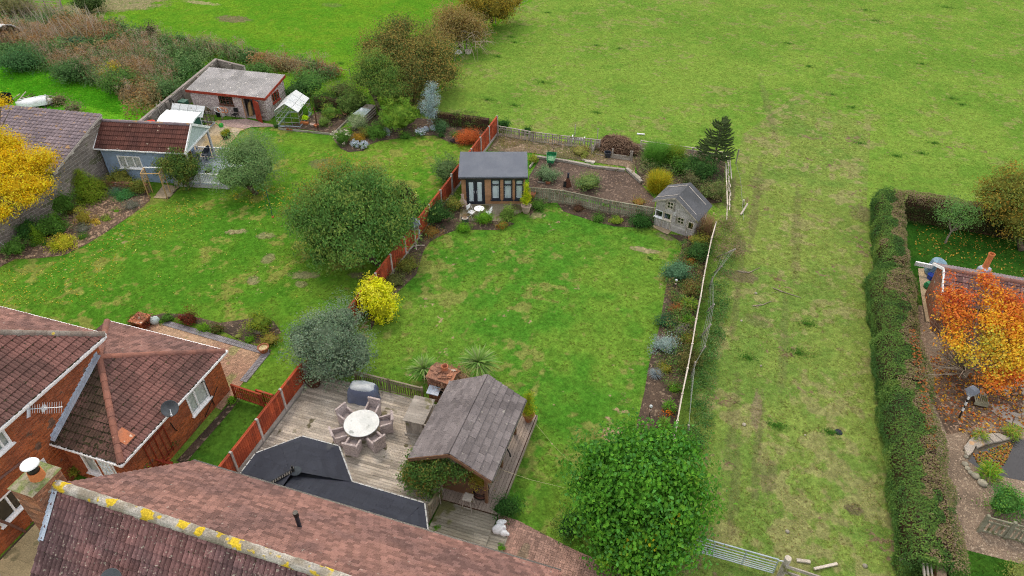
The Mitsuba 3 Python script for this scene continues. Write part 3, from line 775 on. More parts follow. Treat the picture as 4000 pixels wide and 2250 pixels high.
put('cowl', join([lathe([(.0, .36), (.16, .36), (.17, .50), (.0, .50)], (cc[0] + .1, cc[1] + .05, cz1 + .03), 18)] + [beam((cc[0] + .1 + .15 * math.cos(a), cc[1] + .05 + .15 * math.sin(a), cz1 + .38), (cc[0] + .1 + .17 * math.cos(a), cc[1] + .05 + .17 * math.sin(a), cz1 + .66), .02) for a in np.arange(4) * 1.57]), 'black', ch, 'satin')
put('cowl_lid', lathe([(.0, .72), (.10, .72), (.25, .68), (.27, .64), (.25, .63), (0, .63)], (cc[0] + .1, cc[1] + .05, cz1 + .03), 24), 'white', ch, 'satin', smooth=True)
stp = []
fv = np.array([0, RY - fy, RZ - EZ]) / SL
for i in range(11):
 b = np.array([cx1 + .03, RY, RZ]) - fv * (i * .165 - .02)
 if b[1] < cy0 - .6:
  break
 stp.append(hexa([b + np.array([0, dy, dz]) + np.array([dx, 0, 0]) for dx in (0, .012) for dy, dz in ((-.12, -.12), (-.12, .08), (.04, -.05), (.04, .17 + .03 * (i % 2)))][:8]))
put('step_flashing', join(stp), 'lead', ch)
b0, b1 = np.array([cx1 + .02, RY, RZ + .05]), np.array([cx1 + .02, cy0 - .55, RZ + .05 - (RY - cy0 + .55) * (RZ - EZ) / (RY - fy)])
put('flashing_strip', hexa([p + np.array([dx, 0, dz]) for p in (b0, b1) for dx in (0, .17) for dz in (.06, .075)]), 'lead', ch)
# lower end of a dish on the front slope at the bottom of the frame
sd = thing('roof_dish', 'dark grey dish edge at the bottom of the front roof slope', 'dish')
p = G(440, 2262, 5.6)
fz = EZ + (p[1] - fy) / (RY - fy) * (RZ - EZ)
p = G(440, 2268, fz + .3)
put('bowl', lathe([(0, .0), (.2, .03), (.34, .11), (.35, .115), (.33, .125), (.2, .06), (0, .03)], p, 20, tilt=(.1, -.5, .8)), 'dish', sd, 'satin', smooth=True)
put('arm', tube([p, p + [0, .05, -.35]], .025), 'steel', sd)
# ------------------------------------------------------------------ dark felted extension with a bay
ex = thing('extension', 'low extension with a charcoal felt shingle roof and angled bay beside the deck', 'extension')
OUT = [(-15.82, 12.9), (-15.82, 14.5), (-14.5, 15.86), (-12.78, 15.88), (-11.42, 14.47), (-8.3, 14.45), (-7.42, 12.9)]
ez, pz = 2.3, 2.74
inn = [(-15.6, 12.5), (-15.6, 14.4), (-14.4, 15.64), (-12.88, 15.66), (-11.5, 14.25), (-8.4, 14.23), (-7.62, 12.5)]
put('wall', prism(inn, 0, ez - .05), 'upvc', ex)
PK = np.array([-13.64, 13.95, pz])
R0 = np.array([-13.64, 12.9, pz])
C = [np.array([*c, ez]) for c in OUT]
rt = np.array([-8.75, 12.9, 2.70])
vl = np.array([-11.42, 12.9, 2.70])
faces = [[C[0], C[1], PK, R0], [C[1], C[2], PK], [C[2], C[3], PK], [C[3], C[4], PK], [C[4], vl, R0, PK], [C[4], C[5], rt, vl], [C[5], C[6], rt]]
rk = put('roof', prism([(x * 1 + .0, y) for x, y in OUT], ez - .10, ez - .004), 'felt', ex)
shg = []
for F in faces:
 q = np.array(F)
 n = unit(np.cross(q[1] - q[0], q[2] - q[0]))
 n = n if n[2] > 0 else -n
 u = unit(q[1] - q[0]) if len(q) == 3 or True else None
 v = np.cross(n, u)
 v = v if v[2] > 0 else -v
 L = np.stack([(q - q[0]) @ u, (q - q[0]) @ v], 1)
 from shapely.geometry import Polygon, box as sbox
 P = Polygon(L).buffer(0)
 b = P.bounds
 j = 0
 y = b[1]
 while y < b[3]:
  x = b[0] - (.5 if j % 2 else 0)
  while x < b[2]:
   g = P.intersection(sbox(x + .004, y, x + .996, min(y + .145, b[3])))
   if g.geom_type == 'Polygon' and g.area > .004:
    pts = np.array(g.convex_hull.exterior.coords)[:-1]
    vv, ff = prism(pts, 0, .012)
    lift = .008 * (1 - (vv[:, 1] - y) / .145)
    shg.append((q[0] + vv[:, :1] * u + vv[:, 1:2] * v + (vv[:, 2] + lift)[:, None] * n, ff))
   x += 1.0
  y += .145
  j += 1
pieces(rk, 'shingle', shg, 'felt', 300, 'shingles')
fa = []
for a, b in zip(C[:-1], C[1:]):
 o = unit(np.cross(b - a, UP)) * .03
 s = -1 if np.dot(o, (a + b) / 2 - np.array([-12.5, 13.0, ez])) < 0 else 1
 k = max(1, int(np.linalg.norm(b - a) / .28))
 fa.append(beam(a + s * o + [0, 0, -.10], b + s * o + [0, 0, -.12], .04, .16))
 o2 = s * o * 1.8
 for i in range(k):
  fa.append(beam(a + (b - a) * (i + .04) / k + o2 * .6 + [0, 0, .0], a + (b - a) * (i + .9) / k + o2 * .6 + [0, 0, .0], .055, .03))
put('fascia', join(fa), 'trim_grey', ex)
dv = thing('roof_finial', 'half round metal flashing and clips on the peak of the charcoal roof', 'roof finial')
put('disc', lathe([(0, .04), (.15, .035), (.22, .0), (.23, -.02)], PK + [.08, .05, -.01], 20), 'dish', dv, smooth=True)
put('finial', join([lathe([(.0, .34), (.03, .33), (.045, .2), (.06, .05), (.1, .0)], PK, 10), lathe([(0, .2), (.07, .2), (.08, .14), (0, .12)], PK, 10)]), 'black', dv, 'satin')
tip = G(1057, 1890, 2.75)
for i in range(9):
 c = PK + (tip - PK) * (i + 1.2) / 10
 put('crest_clip', join([beam(c + [0, -.05, .02], c + [0, .05, .02], .13, .03), tube([c, c + [0, 0, .11]], .022, 6), lathe([(0, .15), (.035, .12), (0, .09)], c, 6)]), 'black', dv, 'satin')
# ------------------------------------------------------------------ neighbour's two storey house
HX, HY, HZ = -24.1, 15.9, 5.15
hs = thing('brick_house', 'two storey orange brick house with a hipped brown roof at the left edge', 'house')
wins = [(HY - 12.05, HY - 10.9, .95, 2.15), (HY - 10.2, HY - 8.0, .95, 2.25)]
WO, WU, WN = np.array([HX, HY, 0]), np.array([0, -1.0, 0]), np.array([1.0, 0, 0])
holes = [(4.22, 4.92, 1.05, 2.18), (5.42, 6.85, 1.05, 2.18), (4.85, 5.75, 3.88, 4.86)]
wp = put('wall', wall_panel(WO, WU, WN, rect(0, 14, 0, HZ - .1), .25, [rect(a, b, c, d) for a, b, c, d in holes]), 'mortar', hs)
bricks(wp, WO, WU, WN, 9.6, 0, HZ - .15, 'brick', holes)
put('back_wall', wall_panel((HX, HY, 0), (-1, 0, 0), (0, 1, 0), rect(0, 14, 0, HZ - .1), .25), 'brick', hs)
for a, b, c, d in holes:
 window(hs, WO, WU, WN, a, b, c, d, mull=[(a + b) / 2] if b - a > 1.4 else [a + (b - a) * .38], behind='curtain' if b - a < 1.4 else 'interior', w=.085)
put('floor', box(HX - 9, HX - .3, 2, HY - .3, 2.6, 2.75), 'interior', hs)
hr = put('roof', prism([(HX + .2, HY + .2), (HX + .2, 1), (HX - 12, 1), (HX - 12, HY + .2)], HZ - .16, HZ - .06), 'wood_dark', hs)
pit = math.tan(math.radians(32))
HW = 6.0
sl = math.hypot(HW, HW * pit)
eo = np.array([HX + .32, HY + .32, HZ])
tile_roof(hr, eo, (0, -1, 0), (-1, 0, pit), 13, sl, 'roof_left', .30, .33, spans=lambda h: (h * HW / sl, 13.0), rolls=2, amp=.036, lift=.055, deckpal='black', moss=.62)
tile_roof(hr, eo, (-1, 0, 0), (0, -1, pit), 12, sl, 'roof_red', .30, .33, spans=lambda h: (h * HW / sl, 12.0 - h * HW / sl), rolls=2, name='back_tile', limit=150, rest='back_tile_field', deckpal='roof_left')
ridge_line(hr, eo + [0, 0, .03], eo + np.array([-HW, -HW, HW * pit + .03]), .15, 'hip_grey', .42, 'hip_tile')
put('gutter', join([beam((HX + .37, HY + .3, HZ - .06), (HX + .37, 2, HZ - .06), .11, .09), beam((HX + .28, HY + .28, HZ - .16), (HX + .28, 2, HZ - .16), .03, .22), beam((HX + .3, HY + .37, HZ - .06), (HX - 11, HY + .37, HZ - .06), .11, .09)]), 'upvc', hs, 'satin')
put('downpipe', tube([(HX + .12, HY - 6.9, 1.75), (HX + .12, HY - 6.6, .9), (HX + .12, HY - 6.35, .05)], .055, 8), 'barrel', hs, 'satin')
put('waste_pipe', tube([(HX + .10, HY - 6.3, 3.1), (HX + .10, HY - 5.0, 2.9), (HX + .2, HY - 4.7, 2.85)], .055, 8), 'barrel', hs, 'satin')
put('vent_cover', box(HX, HX + .05, HY - 3.35, HY - 3.1, 4.0, 4.25), 'white', hs)
ae = thing('tv_aerial', 'silver television aerial fixed to the orange gable wall', 'aerial')
ac = np.array([HX + .45, HY - 2.15, 3.85])
E0, E1 = G(112, 1598, 4.75), G(245, 1590, 4.45)
bd = unit(E1 - E0)
sd_ = unit(np.cross(bd, [.5, -.5, .6]))
boom = [tube([E0, E1], .018, 6)]
for i in range(14):
 c = E0 + (E1 - E0) * (i + .5) / 14
 l = .22 if i > 4 else .17
 boom.append(tube([c - sd_ * l, c + sd_ * l], .009, 4))
put('boom', join(boom), 'steel', ae, 'galvanised')
rf_ = []
s2 = np.cross(bd, sd_)
for i in range(-3, 4):
 rf_.append(tube([E0 + s2 * i * .11 - sd_ * .33, E0 + s2 * i * .11 + sd_ * .33], .01, 4))
rf_.append(tube([E0 - s2 * .4, E0 + s2 * .4], .014, 4))
put('reflector', join(rf_), 'steel', ae, 'galvanised')
put('bracket', join([tube([E0 + bd * .25, np.array([HX, (E0 + bd * .25)[1], (E0 + bd * .25)[2] - .1])], .02, 6)]), 'steel', ae, 'galvanised')
# ------------------------------------------------------------------ its hipped extension
AX, AY, HF, QE, QA = -23.98, 15.68, 3.43, 2.5, 4.25
he = thing('hipped_extension', 'single storey brick extension with a hipped brown tiled roof and grey dish', 'house')
wx, wy0, wy1 = AX + HF - .25, AY - HF + .25, AY + HF - .25
a0, a1 = 3.84, 5.14
eh = [(a0, a1, .82, 2.2)]
ew = put('wall', wall_panel((wx, wy0, 0), (0, 1, 0), (1, 0, 0), rect(0, wy1 - wy0, 0, QE - .1), .25, [rect(*eh[0])]), 'mortar', he)
bricks(ew, (wx, wy0, 0), (0, 1, 0), (1, 0, 0), wy1 - wy0, 0, QE - .12, 'brick', eh, limit=220)
window(he, (wx, wy0, 0), (0, 1, 0), (1, 0, 0), *eh[0], mull=[(a0 + a1) / 2 - .12], w=.085)
FL = wx - HX
fh = [(.88, 1.62, .62, 2.0), (1.78, 2.6, 0, 1.98)]
fw_ = put('front_wall', wall_panel((HX, wy0, 0), (1, 0, 0), (0, -1, 0), rect(0, FL - .001, 0, QE - .1), .25, [rect(*fh[0]), [(1.78, .02), (2.6, .02), (2.6, 1.98), (1.78, 1.98)]]), 'mortar', he)
bricks(fw_, (HX, wy0, 0), (1, 0, 0), (0, -1, 0), FL, 0, QE - .12, 'brick', fh, limit=80)
window(he, (HX, wy0, 0), (1, 0, 0), (0, -1, 0), *fh[0], w=.08)
put('back_wall', wall_panel((AX - HF + .2, wy1, 0), (1, 0, 0), (0, 1, 0), rect(0, 2 * HF - .5, 0, QE - .1), .25), 'brick', he)
dr_ = put('door', hexa([(HX + a, wy0 + d, z) for a in (1.8, 2.58) for d in (-.02, .06) for z in (.03, 2.0)]), 'upvc', he, 'satin')
put('fan_light', join([hexa([(HX + a, wy0 - .05 + d, z) for a in (1.86, 2.52) for d in (0, .03) for z in (.25, 1.9)])]), 'blind', dr_, 'gloss')
put('glazing_bars', join([beam((HX + x, wy0 - .065, .25), (HX + x, wy0 - .065, 1.9), .035, .03) for x in (1.88, 2.08, 2.3, 2.5)] + [beam((HX + 1.86, wy0 - .06, z), (HX + 2.52, wy0 - .06, z), .03, .035) for z in (.3, .7, 1.1, 1.5, 1.86)]), 'upvc', dr_, 'satin')
er = put('roof', prism([(AX - HF, AY + HF), (AX - HF, HY + .02), (HX + .02, HY), (HX + .02, AY - HF), (AX + HF, AY - HF), (AX + HF, AY + HF)], QE - .14, QE - .05), 'wood_dark', he)
hsl = math.hypot(HF, QA - QE)
K = HF / hsl
tri = lambda h: (h * K, 2 * HF - h * K)
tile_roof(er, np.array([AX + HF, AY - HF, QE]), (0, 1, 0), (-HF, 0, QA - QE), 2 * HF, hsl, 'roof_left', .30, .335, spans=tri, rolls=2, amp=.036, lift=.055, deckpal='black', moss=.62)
tile_roof(er, np.array([AX + HF, AY + HF, QE]), (-1, 0, 0), (0, -HF, QA - QE), 2 * HF, hsl, 'roof_red', .30, .335, spans=tri, rolls=2, name='back_tile', limit=100, deckpal='roof_left', rest='back_tile_field')
lw = AX + HF - HX
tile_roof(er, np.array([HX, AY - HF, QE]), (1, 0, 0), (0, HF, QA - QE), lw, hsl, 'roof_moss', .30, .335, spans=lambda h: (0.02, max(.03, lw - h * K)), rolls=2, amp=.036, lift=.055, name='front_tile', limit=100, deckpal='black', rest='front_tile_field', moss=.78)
tile_roof(er, np.array([AX - HF, HY + .05, QE]), (0, 1, 0), (HF, 0, QA - QE), AY + HF - HY, hsl, 'roof_left', .30, .335, spans=lambda h: (0, max(.01, AY + HF - HY - .05 - h * K)), rolls=2, name='side_tile', limit=60, deckpal='roof_left', rest='side_tile_field')
AP = np.array([AX, AY, QA + .03])
for sx, sy in ((1, -1), (1, 1), (-1, 1)):
 ridge_line(er, np.array([AX + sx * HF, AY + sy * HF, QE + .04]), AP, .14, 'ridge_red', .44, 'hip_tile')
stp = []
for i in range(17):
 y = AY - HF + .1 + i * .2
 z = QE + .07 + (y - AY + HF) / HF * (QA - QE)
 stp.append(hexa([[HX + dx, yy, zz] for dx in (.004, .016) for yy, zs in ((y, (z, z + .20)), (y + .2, (z + .1, z + .24))) for zz in zs]))
y0, y1 = AY - HF, AY
put('step_flashing', join(stp + [hexa([[HX + dx, yy, zz + dz] for dx in (.01, .26) for yy, zz in ((y0, QE + .12), (y1, QA + .13)) for dz in (0, .012)])]), 'lead', he)
put('gutter', join([beam((AX + HF + .05, AY - HF - .05, QE - .05), (AX + HF + .05, AY + HF + .05, QE - .05), .11, .09), beam((HX, AY - HF - .06, QE - .05), (AX + HF + .1, AY - HF - .06, QE - .05), .11, .09), beam((AX - HF, AY + HF + .05, QE - .05), (AX + HF + .1, AY + HF + .05, QE - .05), .11, .09),
     beam((AX + HF - .03, AY - HF, QE - .14), (AX + HF - .03, AY + HF, QE - .14), .03, .2), beam((HX, AY - HF + .02, QE - .14), (AX + HF, AY - HF + .02, QE - .14), .03, .2)]), 'upvc', he, 'satin')
put('trellis', join([beam((wx + .05, yy, .3), (wx + .05, yy, 2.0), .03) for yy in np.linspace(13.55, 14.75, 5)] + [beam((wx + .07, 13.5, z), (wx + .07, 14.8, z), .03) for z in (.5, 1.9)]), 'redpaint', he)
for q in ([(wx + .03, 17.0, 2.2), (wx + .03, 17.6, 1.9), (wx + .03, 17.65, .2)], [(wx + .04, 16.9, .15), (wx + .25, 18.0, 1.2)], [(wx + .03, 15.15, 1.7), (wx + .06, 15.2, 1.2), (wx + .03, 15.3, 1.0)]):
 put('cable', tube(q, .02, 5), 'black', he)
tl = put('odd_tile', hexa([np.array([AX + HF, 0, QE]) + np.array([-HF, 0, QA - QE]) / hsl * h + np.array([0, y, 0]) + unit([QA - QE, 0, HF]) * d for y in (12.95, 13.5) for h in (.34, .98) for d in (.085, .098)]), 'terracotta', er, label='two replaced orange tiles')
sdh = thing('satellite_dish', 'dark grey satellite dish above the eaves gutter of the hipped extension', 'dish')
p = np.array([AX + HF + .25, 15.05, 2.65])
put('bowl', lathe([(0, -.08), (.2, -.05), (.34, .03), (.36, .04), (.34, .05), (.2, -.02), (0, -.05)], p + [0, 0, .25], 22, tilt=(.55, -.35, .6)), 'dish', sdh, 'satin', smooth=True)
put('feed_arm', join([tube([p + [0, 0, .2], p + [.28, -.25, .18]], .015, 6), tube([p + [.0, 0, .18], p + [-.1, 0, -.1], [wx, 15.05, 2.2]], .022, 6), box(p[0] + .25, p[0] + .31, p[1] - .29, p[1] - .22, p[2] + .15, p[2] + .25)]), 'steel', sdh, 'satin')
# ------------------------------------------------------------------ blue timber cabin with a veranda
cab = thing('garden_cabin', 'pale blue timber cabin with a brown tiled roof and a railed veranda', 'cabin')
F = Frame((-41.35, 33.45), 12)
CE, CR, CF = 2.62, 3.9, 2.7
cv, cw = 1.68, 3.8
def boards_wall(parent, o, u, n, length, z0, z1, p, bh=.14, holes=(), top=None, limit=300, name='board', out=.02):
 """Lapped horizontal boards on a wall plane."""
 o, u, n = np.asarray(o, float), np.asarray(u, float), np.asarray(n, float)
 ms = []
 for j in range(int(math.ceil((z1 - z0) / bh))):
  za, zb = z0 + j * bh, min(z0 + (j + 1) * bh, z1)
  segs = [(0, length)]
  if top:
   segs = top((za + zb) / 2)
   segs = [segs] if segs else []
  for (b0, b1, c0, c1) in holes:
   if zb > c0 + .01 and za < c1 - .01:
    segs = [q for s in segs for q in ((s[0], min(s[1], b0)), (max(s[0], b1), s[1])) if q[1] - q[0] > .03]
  for s in segs:
   ms.append(hexa([o + x * u + d * n + z * UP for x in s for d, z in ((0, za), (0, zb - .004), (out, za), (out * .45, zb - .004))]))
 pieces(parent, name, ms, p, limit, 'boarding')
u3, v3 = F.u, F.v
w1 = put('wall', wall_panel(F.pt(.2, .25), u3, -v3, rect(0, 4.9, -.02, CE), .12, [rect(1.05, 2.75, 1.05, 2.0)]), 'cabin_blue', cab)
boards_wall(w1, F.pt(.2, .25), u3, -v3, 4.9, 0, CE - .02, 'cabin_blue', .15, [(1.05, 2.75, 1.05, 2.0)], out=.022)
window(cab, F.pt(.2, .25), u3, -v3, 1.05, 2.75, 1.05, 2.0, mull=[1.62, 2.2], w=.08, behind='curtain')
put('side_wall', wall_panel(F.pt(.2, .25), v3, -u3, [(0, 0), (3.3, 0), (3.3, CF), (1.43, CR - .1), (0, CE)], .12), 'cabin_blue', cab)
put('rear_wall', wall_panel(F.pt(.2, 3.55), u3, v3, rect(0, 4.9, 0, CF), .12), 'cabin_blue', cab)
fw2 = put('front_wall', wall_panel(F.pt(5.1, .25), v3, u3, [(0, 0), (.5, 0), (.5, 2.1), (1.4, 2.1), (1.4, 0), (3.3, 0), (3.3, CF), (1.43, CR - .1), (0, CE)], .12), 'cabin_blue', cab)
dk = put('door', hexa([F.pt(5.05 + d, a, z) for d in (0, .05) for a in (.78, 1.62) for z in (.36, 2.08)]), 'interior', cab)
put('open_door', hexa([F.pt(5.1 + .82 * t, 1.7 + .02 * t + d, z) for t in (0, 1) for d in (0, .04) for z in (.36, 2.1)]), 'wood_raw', cab)
rr = put('roof', hexa([F.pt(u, v, z) for u in (0, 6.5) for v, zs in ((.06, (CE - .12, CE - .03)), (cv, (CR - .14, CR - .03))) for z in zs]), 'wood_dark', cab)
sl = math.hypot(cv, CR - CE)
tile_roof(rr, F.pt(0, 0, CE), u3, v3 * cv + UP * (CR - CE), 6.6, sl, 'roof_cabin', .30, .345, rolls=2, amp=.036, lift=.055, limit=300, deckpal='black')
sl2 = math.hypot(cw - cv, CR - CF)
tile_roof(rr, F.pt(0, cw, CF), u3, v3 * (cv - cw) + UP * (CR - CF), 6.6, sl2, 'roof_cabin', .30, .345, rolls=2, amp=.026, name='rear_tile', limit=20, deckpal='roof_cabin', rest='rear_tile_field')
ridge_line(rr, F.pt(-.02, cv, CR + .04), F.pt(6.62, cv, CR + .04), .12, 'roof_mauve', .42)
put('gable_panel', wall_panel(F.pt(6.5, .1), v3, u3, [(0, CE - .1), (.0, CE - .02), (cv - .1, CR - .06), (cw - .2, CF - .02), (cw - .2, CF - .1)], .06), 'cabin_pale', cab)
for u in (.0, 6.6):
 for a, b in (((-.04, CE - .02), (cv, CR + .03)), ((cw + .04, CF - .02), (cv, CR + .03))):
  put('bargeboard', beam(F.pt(u, a[0], a[1]), F.pt(u, b[0], b[1]), .07, .17), 'white', cab, 'satin')
put('gutter', beam(F.pt(-.05, -.06, CE - .03), F.pt(6.7, -.06, CE - .03), .1, .08), 'upvc', cab, 'satin')
put('collar_beam', beam(F.pt(6.5, .1, CE - .12), F.pt(6.5, cw - .1, CF - .12), .09, .12), 'white', cab)
for v in (.18, cw - .22):
 put('post', beam(F.pt(6.5, v, 0), F.pt(6.5, v, CE - .1), .13), 'veranda', cab)
vd = put('veranda_deck', F.box(5.12, 9.1, -.15, 3.7, .0, .30), 'veranda', cab)
pieces(vd, 'deck_board', [F.box(5.14, 9.08, -.13 + i * .145, -.13 + i * .145 + .138, .30, .325) for i in range(26)], 'veranda_deck')
vr = put('balustrade', join([beam(F.pt(5.2, -.1, 1.12), F.pt(9.05, -.1, 1.12), .09, .05), beam(F.pt(5.2, -.1, .42), F.pt(9.05, -.1, .42), .05, .06), beam(F.pt(9.05, -.1, 1.12), F.pt(9.05, 1.6, 1.12), .09, .05), beam(F.pt(9.05, -.1, .42), F.pt(9.05, 1.6, .42), .05, .06),
                             beam(F.pt(5.4, 3.65, 1.12), F.pt(9.05, 3.65, 1.12), .09, .05), beam(F.pt(5.4, 3.65, .42), F.pt(9.05, 3.65, .42), .05, .06)]), 'white', cab, 'satin')
pieces(vr, 'baluster', [beam(F.pt(5.3 + i * .13, v, .42), F.pt(5.3 + i * .13, v, 1.1), .07, .025) for i in range(29) for v in (-.1, 3.65)], 'white')
pieces(vr, 'newel', [beam(F.pt(u, v, 0), F.pt(u, v, 1.2), .11) for u in (5.25, 7.1, 9.05) for v in (-.1, 3.65)], 'veranda')
# chairs and table on the veranda
def tub_chair(c, deg, p, label, group=None, h=.82, name='garden_chair'):
 t = thing(name, label, 'chair', group)
 R = Frame(c, deg)
 put('seat', R.box(-.24, .24, -.24, .26, .36, .44), p, t)
 an = np.radians(np.linspace(-20, 200, 13))
 out, inn_ = [], []
 vs, k = [], len(an)
 for a in an:
  top = .62 + (h - .62) * max(0, math.sin(a)) ** 1.2
  for rr_, z in ((.33, .30), (.35, top), (.31, top), (.28, .30)):
   vs.append(R.pt(rr_ * math.cos(a), rr_ * math.sin(a) * 1.02 - .0, z))
 f = []
 for i in range(k - 1):
  for j in range(4):
   a, b, c_, d = i * 4 + j, i * 4 + (j + 1) % 4, (i + 1) * 4 + j, (i + 1) * 4 + (j + 1) % 4
   f += [[a, c_, b], [b, c_, d]]
 f += [[0, 1, 2], [0, 2, 3], [4 * k - 4, 4 * k - 2, 4 * k - 3], [4 * k - 4, 4 * k - 1, 4 * k - 2]]
 put('backrest', (np.array(vs), np.array(f)), p, t)
 for x, y in ((-.22, -.2), (.22, -.2), (-.2, .24), (.2, .24)):
  put('leg', beam(R.pt(x, y, 0), R.pt(x, y, .37), .035), p, t)
 return t
vc = F.pt(6.1, 1.1, .325)
tub_chair(G(760, 655, .32), 120, 'chairgrey', 'dark grey woven armchair stacked nearest the blue cabin wall on the veranda', h=.95)
tub_chair(G(812, 622, .32), -20, 'chairgrey', 'dark grey woven armchair against the back veranda railing', h=1.0)
vt_ = thing('veranda_table', 'round dark grey table between the veranda armchairs', 'table')
c = G(778, 628, 0.33)
put('table_top', lathe([(0, .70), (.36, .70), (.38, .72), (.38, .74), (.36, .75), (0, .75)], c, 22), 'chairgrey', vt_, 'satin')
put('pedestal', lathe([(.25, 0), (.05, .1), (.05, .70)], c, 12), 'chairgrey', vt_)
wc = thing('wire_chair', 'round backed black wire chair at the front of the veranda', 'chair')
c = G(820, 690, .33)
ring = [c + np.array([.30 * math.cos(a), .1, .72 + .38 * math.sin(a)]) for a in np.linspace(-.6, 3.74, 16)]
put('back_hoop', tube(ring, .018, 6), 'black', wc, 'satin')
put('back_mesh', join([tube([c + np.array([x, .1, .45]), c + np.array([x * .8, .1, .72 + math.sqrt(max(0, .1444 - x * x)) * .95])], .007, 4) for x in np.linspace(-.24, .24, 9)] + [tube([c + np.array([-.27, .1, z]), c + np.array([.27, .1, z])], .007, 4) for z in (.55, .68, .8, .92)]), 'black', wc)
put('seat', lathe([(0, .42), (.24, .42), (.25, .44), (0, .45)], c, 16), 'black', wc)
for a in (0.8, 2.3, 3.9, 5.4):
 put('leg', tube([c + [.2 * math.cos(a), .2 * math.sin(a), .42], c + [.26 * math.cos(a), .26 * math.sin(a), 0]], .014, 5), 'black', wc)
# ------------------------------------------------------------------ long block built outbuilding with mauve tiles
ob = thing('block_outbuilding', 'long outbuilding with faded mauve roof tiles and grey block gable', 'outbuilding')
a = math.radians(7)
RE = np.array([-41.5, 35.1, 4.4])
bu, bv = np.array([math.cos(a), math.sin(a), 0]), np.array([-math.sin(a), math.cos(a), 0])
EE = RE - bv * 5.75
EE[2] = 2.95
FR = Frame((EE[0], EE[1]), 7)
gw = put('wall', wall_panel(FR.pt(-.1, .12), FR.v, FR.u, [(0, 0), (5.75, 0), (5.75, 4.3), (0, 2.85)], .2), 'block_mortar', ob)
bricks(gw, FR.pt(-.1, .12), FR.v, FR.u, 5.75, 0, 4.3, 'block', bl=.45, bh=.225, mortar=.022, out=.012, limit=300, name='block', top=lambda s: 2.83 + s * .252)
f2 = put('front_wall', wall_panel(FR.pt(-.3, .12), -FR.u, -FR.v, rect(0, 14, 0, 2.85), .2), 'block', ob)
orf = put('roof', hexa([FR.pt(u, v, z) for u in (-16, .0) for v, zs in ((.02, (2.82, 2.9)), (5.7, (4.24, 4.34))) for z in zs]), 'wood_dark', ob)
sl = math.hypot(5.75, 1.45)
tile_roof(orf, FR.pt(.05, 0, 2.95), -FR.u, FR.v * 5.75 + UP * 1.45, 16, sl, 'roof_mauve', .30, .33, rolls=1, amp=.05, lift=.05, limit=300, deckpal='black')
put('bargeboard', beam(FR.pt(.06, -.02, 2.88), FR.pt(.06, 5.75, 4.34), .05, .14), 'concrete', ob)
# garden boundary wall that runs on from it
bw = thing('block_wall', 'grey concrete block garden wall running down the left border', 'wall')
p0, p1 = G(212, 676, .0) * 0 + np.array([-40.95, 29.3, 0]), np.array([-41.6, 21.5, 0])
d = unit(p1 - p0)
nn = np.array([-d[1], d[0], 0])
put('core', hexa([p + s * nn * .09 + z * UP for p in (p0, p1) for s in (-1, 1) for z in (0, 2.05)]), 'block_mortar', bw)
bricks(bw, p0 + nn * .09, d, nn, np.linalg.norm(p1 - p0), 0, 2.03, 'block', bl=.45, bh=.225, mortar=.022, out=.012, name='block')
put('coping', hexa([p + s * nn * .13 + z * UP for p in (p0, p1) for s in (-1, 1) for z in (2.05, 2.12)]), 'block', bw)
wt = thing('wall_trellis', 'white garden trellis leaning on the lower end of the block wall', 'trellis')
q0, q1 = p0 + d * 4.6 + nn * .14, p0 + d * 7.6 + nn * .14
put('lattice', join([beam(q0 + (q1 - q0) * t + [0, 0, .3], q0 + (q1 - q0) * min(1, t + .25) + [0, 0, 1.9], .025) for t in np.linspace(0, .9, 9)] + [beam(q0 + (q1 - q0) * min(1, t + .25) + [0, 0, .3], q0 + (q1 - q0) * t + [0, 0, 1.9], .025) for t in np.linspace(0, .9, 9)]), 'white', wt)
# low brick wall and shed end beside the cabin
lb = thing('low_brick_wall', 'low old brick wall along the border in front of the blue cabin', 'wall')
p0, p1 = G(392, 738), G(588, 752)
d = unit(p1 - p0)
nn = np.array([d[1], -d[0], 0])
put('core', hexa([p + s * nn * .1 + z * UP for p in (p0, p1) for s in (-1, 1) for z in (0, .62)]), 'mortar', lb)
bricks(lb, p0 + nn * .1, d, nn, np.linalg.norm(p1 - p0), 0, .60, 'brick_old', limit=160, out=.012)
put('coping', hexa([p + s * nn * .14 + z * UP for p in (p0, p1) for s in (-1, 1) for z in (.622, .67)]), 'brick_old', lb)
# rubbish and an upturned white boat behind the outbuilding
bt = thing('white_boat', 'upturned white boat lying beside the scrub behind the outbuilding', 'boat')
b0, b1 = G(58, 398, .5), G(185, 384, .55)
d = unit(b1 - b0)
s = np.cross(d, UP)
rows = []
for t in np.linspace(0, 1, 9):
 w = .62 * (min(1, t * 2.2) ** .6) * (1 if t < .8 else 1 - (t - .8) * .8)
 for a in np.linspace(0, np.pi, 9):
  rows.append(b0 + (b1 - b0) * t + s * w * math.cos(a) + UP * (.62 * math.sin(a) ** .7 * (.55 + .45 * t) - .35))
f = []
for i in range(8):
 for j in range(8):
  a = i * 9 + j
  f += [[a, a + 1, a + 9], [a + 1, a + 10, a + 9]]
f += [[72, 72 + j + 1, 72 + j] for j in range(1, 8)]
put('hull', (np.array(rows), np.array(f)), 'white', bt, 'satin', smooth=True)
put('keel', beam(b0 + (b1 - b0) * .1 + UP * .12, b1 + UP * .3, .05, .05), 'white', bt)
rp = thing('scrap_heap', 'heap of scrap timber, posts and black tubs beside the white boat', 'scrap heap')
for i in range(16):
 q = G(rng.uniform(30, 215), rng.uniform(375, 408), .2)
 d = rng.normal(size=3) * [1, 1, .35]
 put('timber', beam(q - d * .4, q + d * .5, .08, .05), ['wood_grey', 'wood_dark', 'black'][i % 3], rp)
put('tub', lathe([(.3, 0), (.36, .7), (.33, .7), (.28, .05), (0, .05)], G(38, 398), 14), 'black', rp)
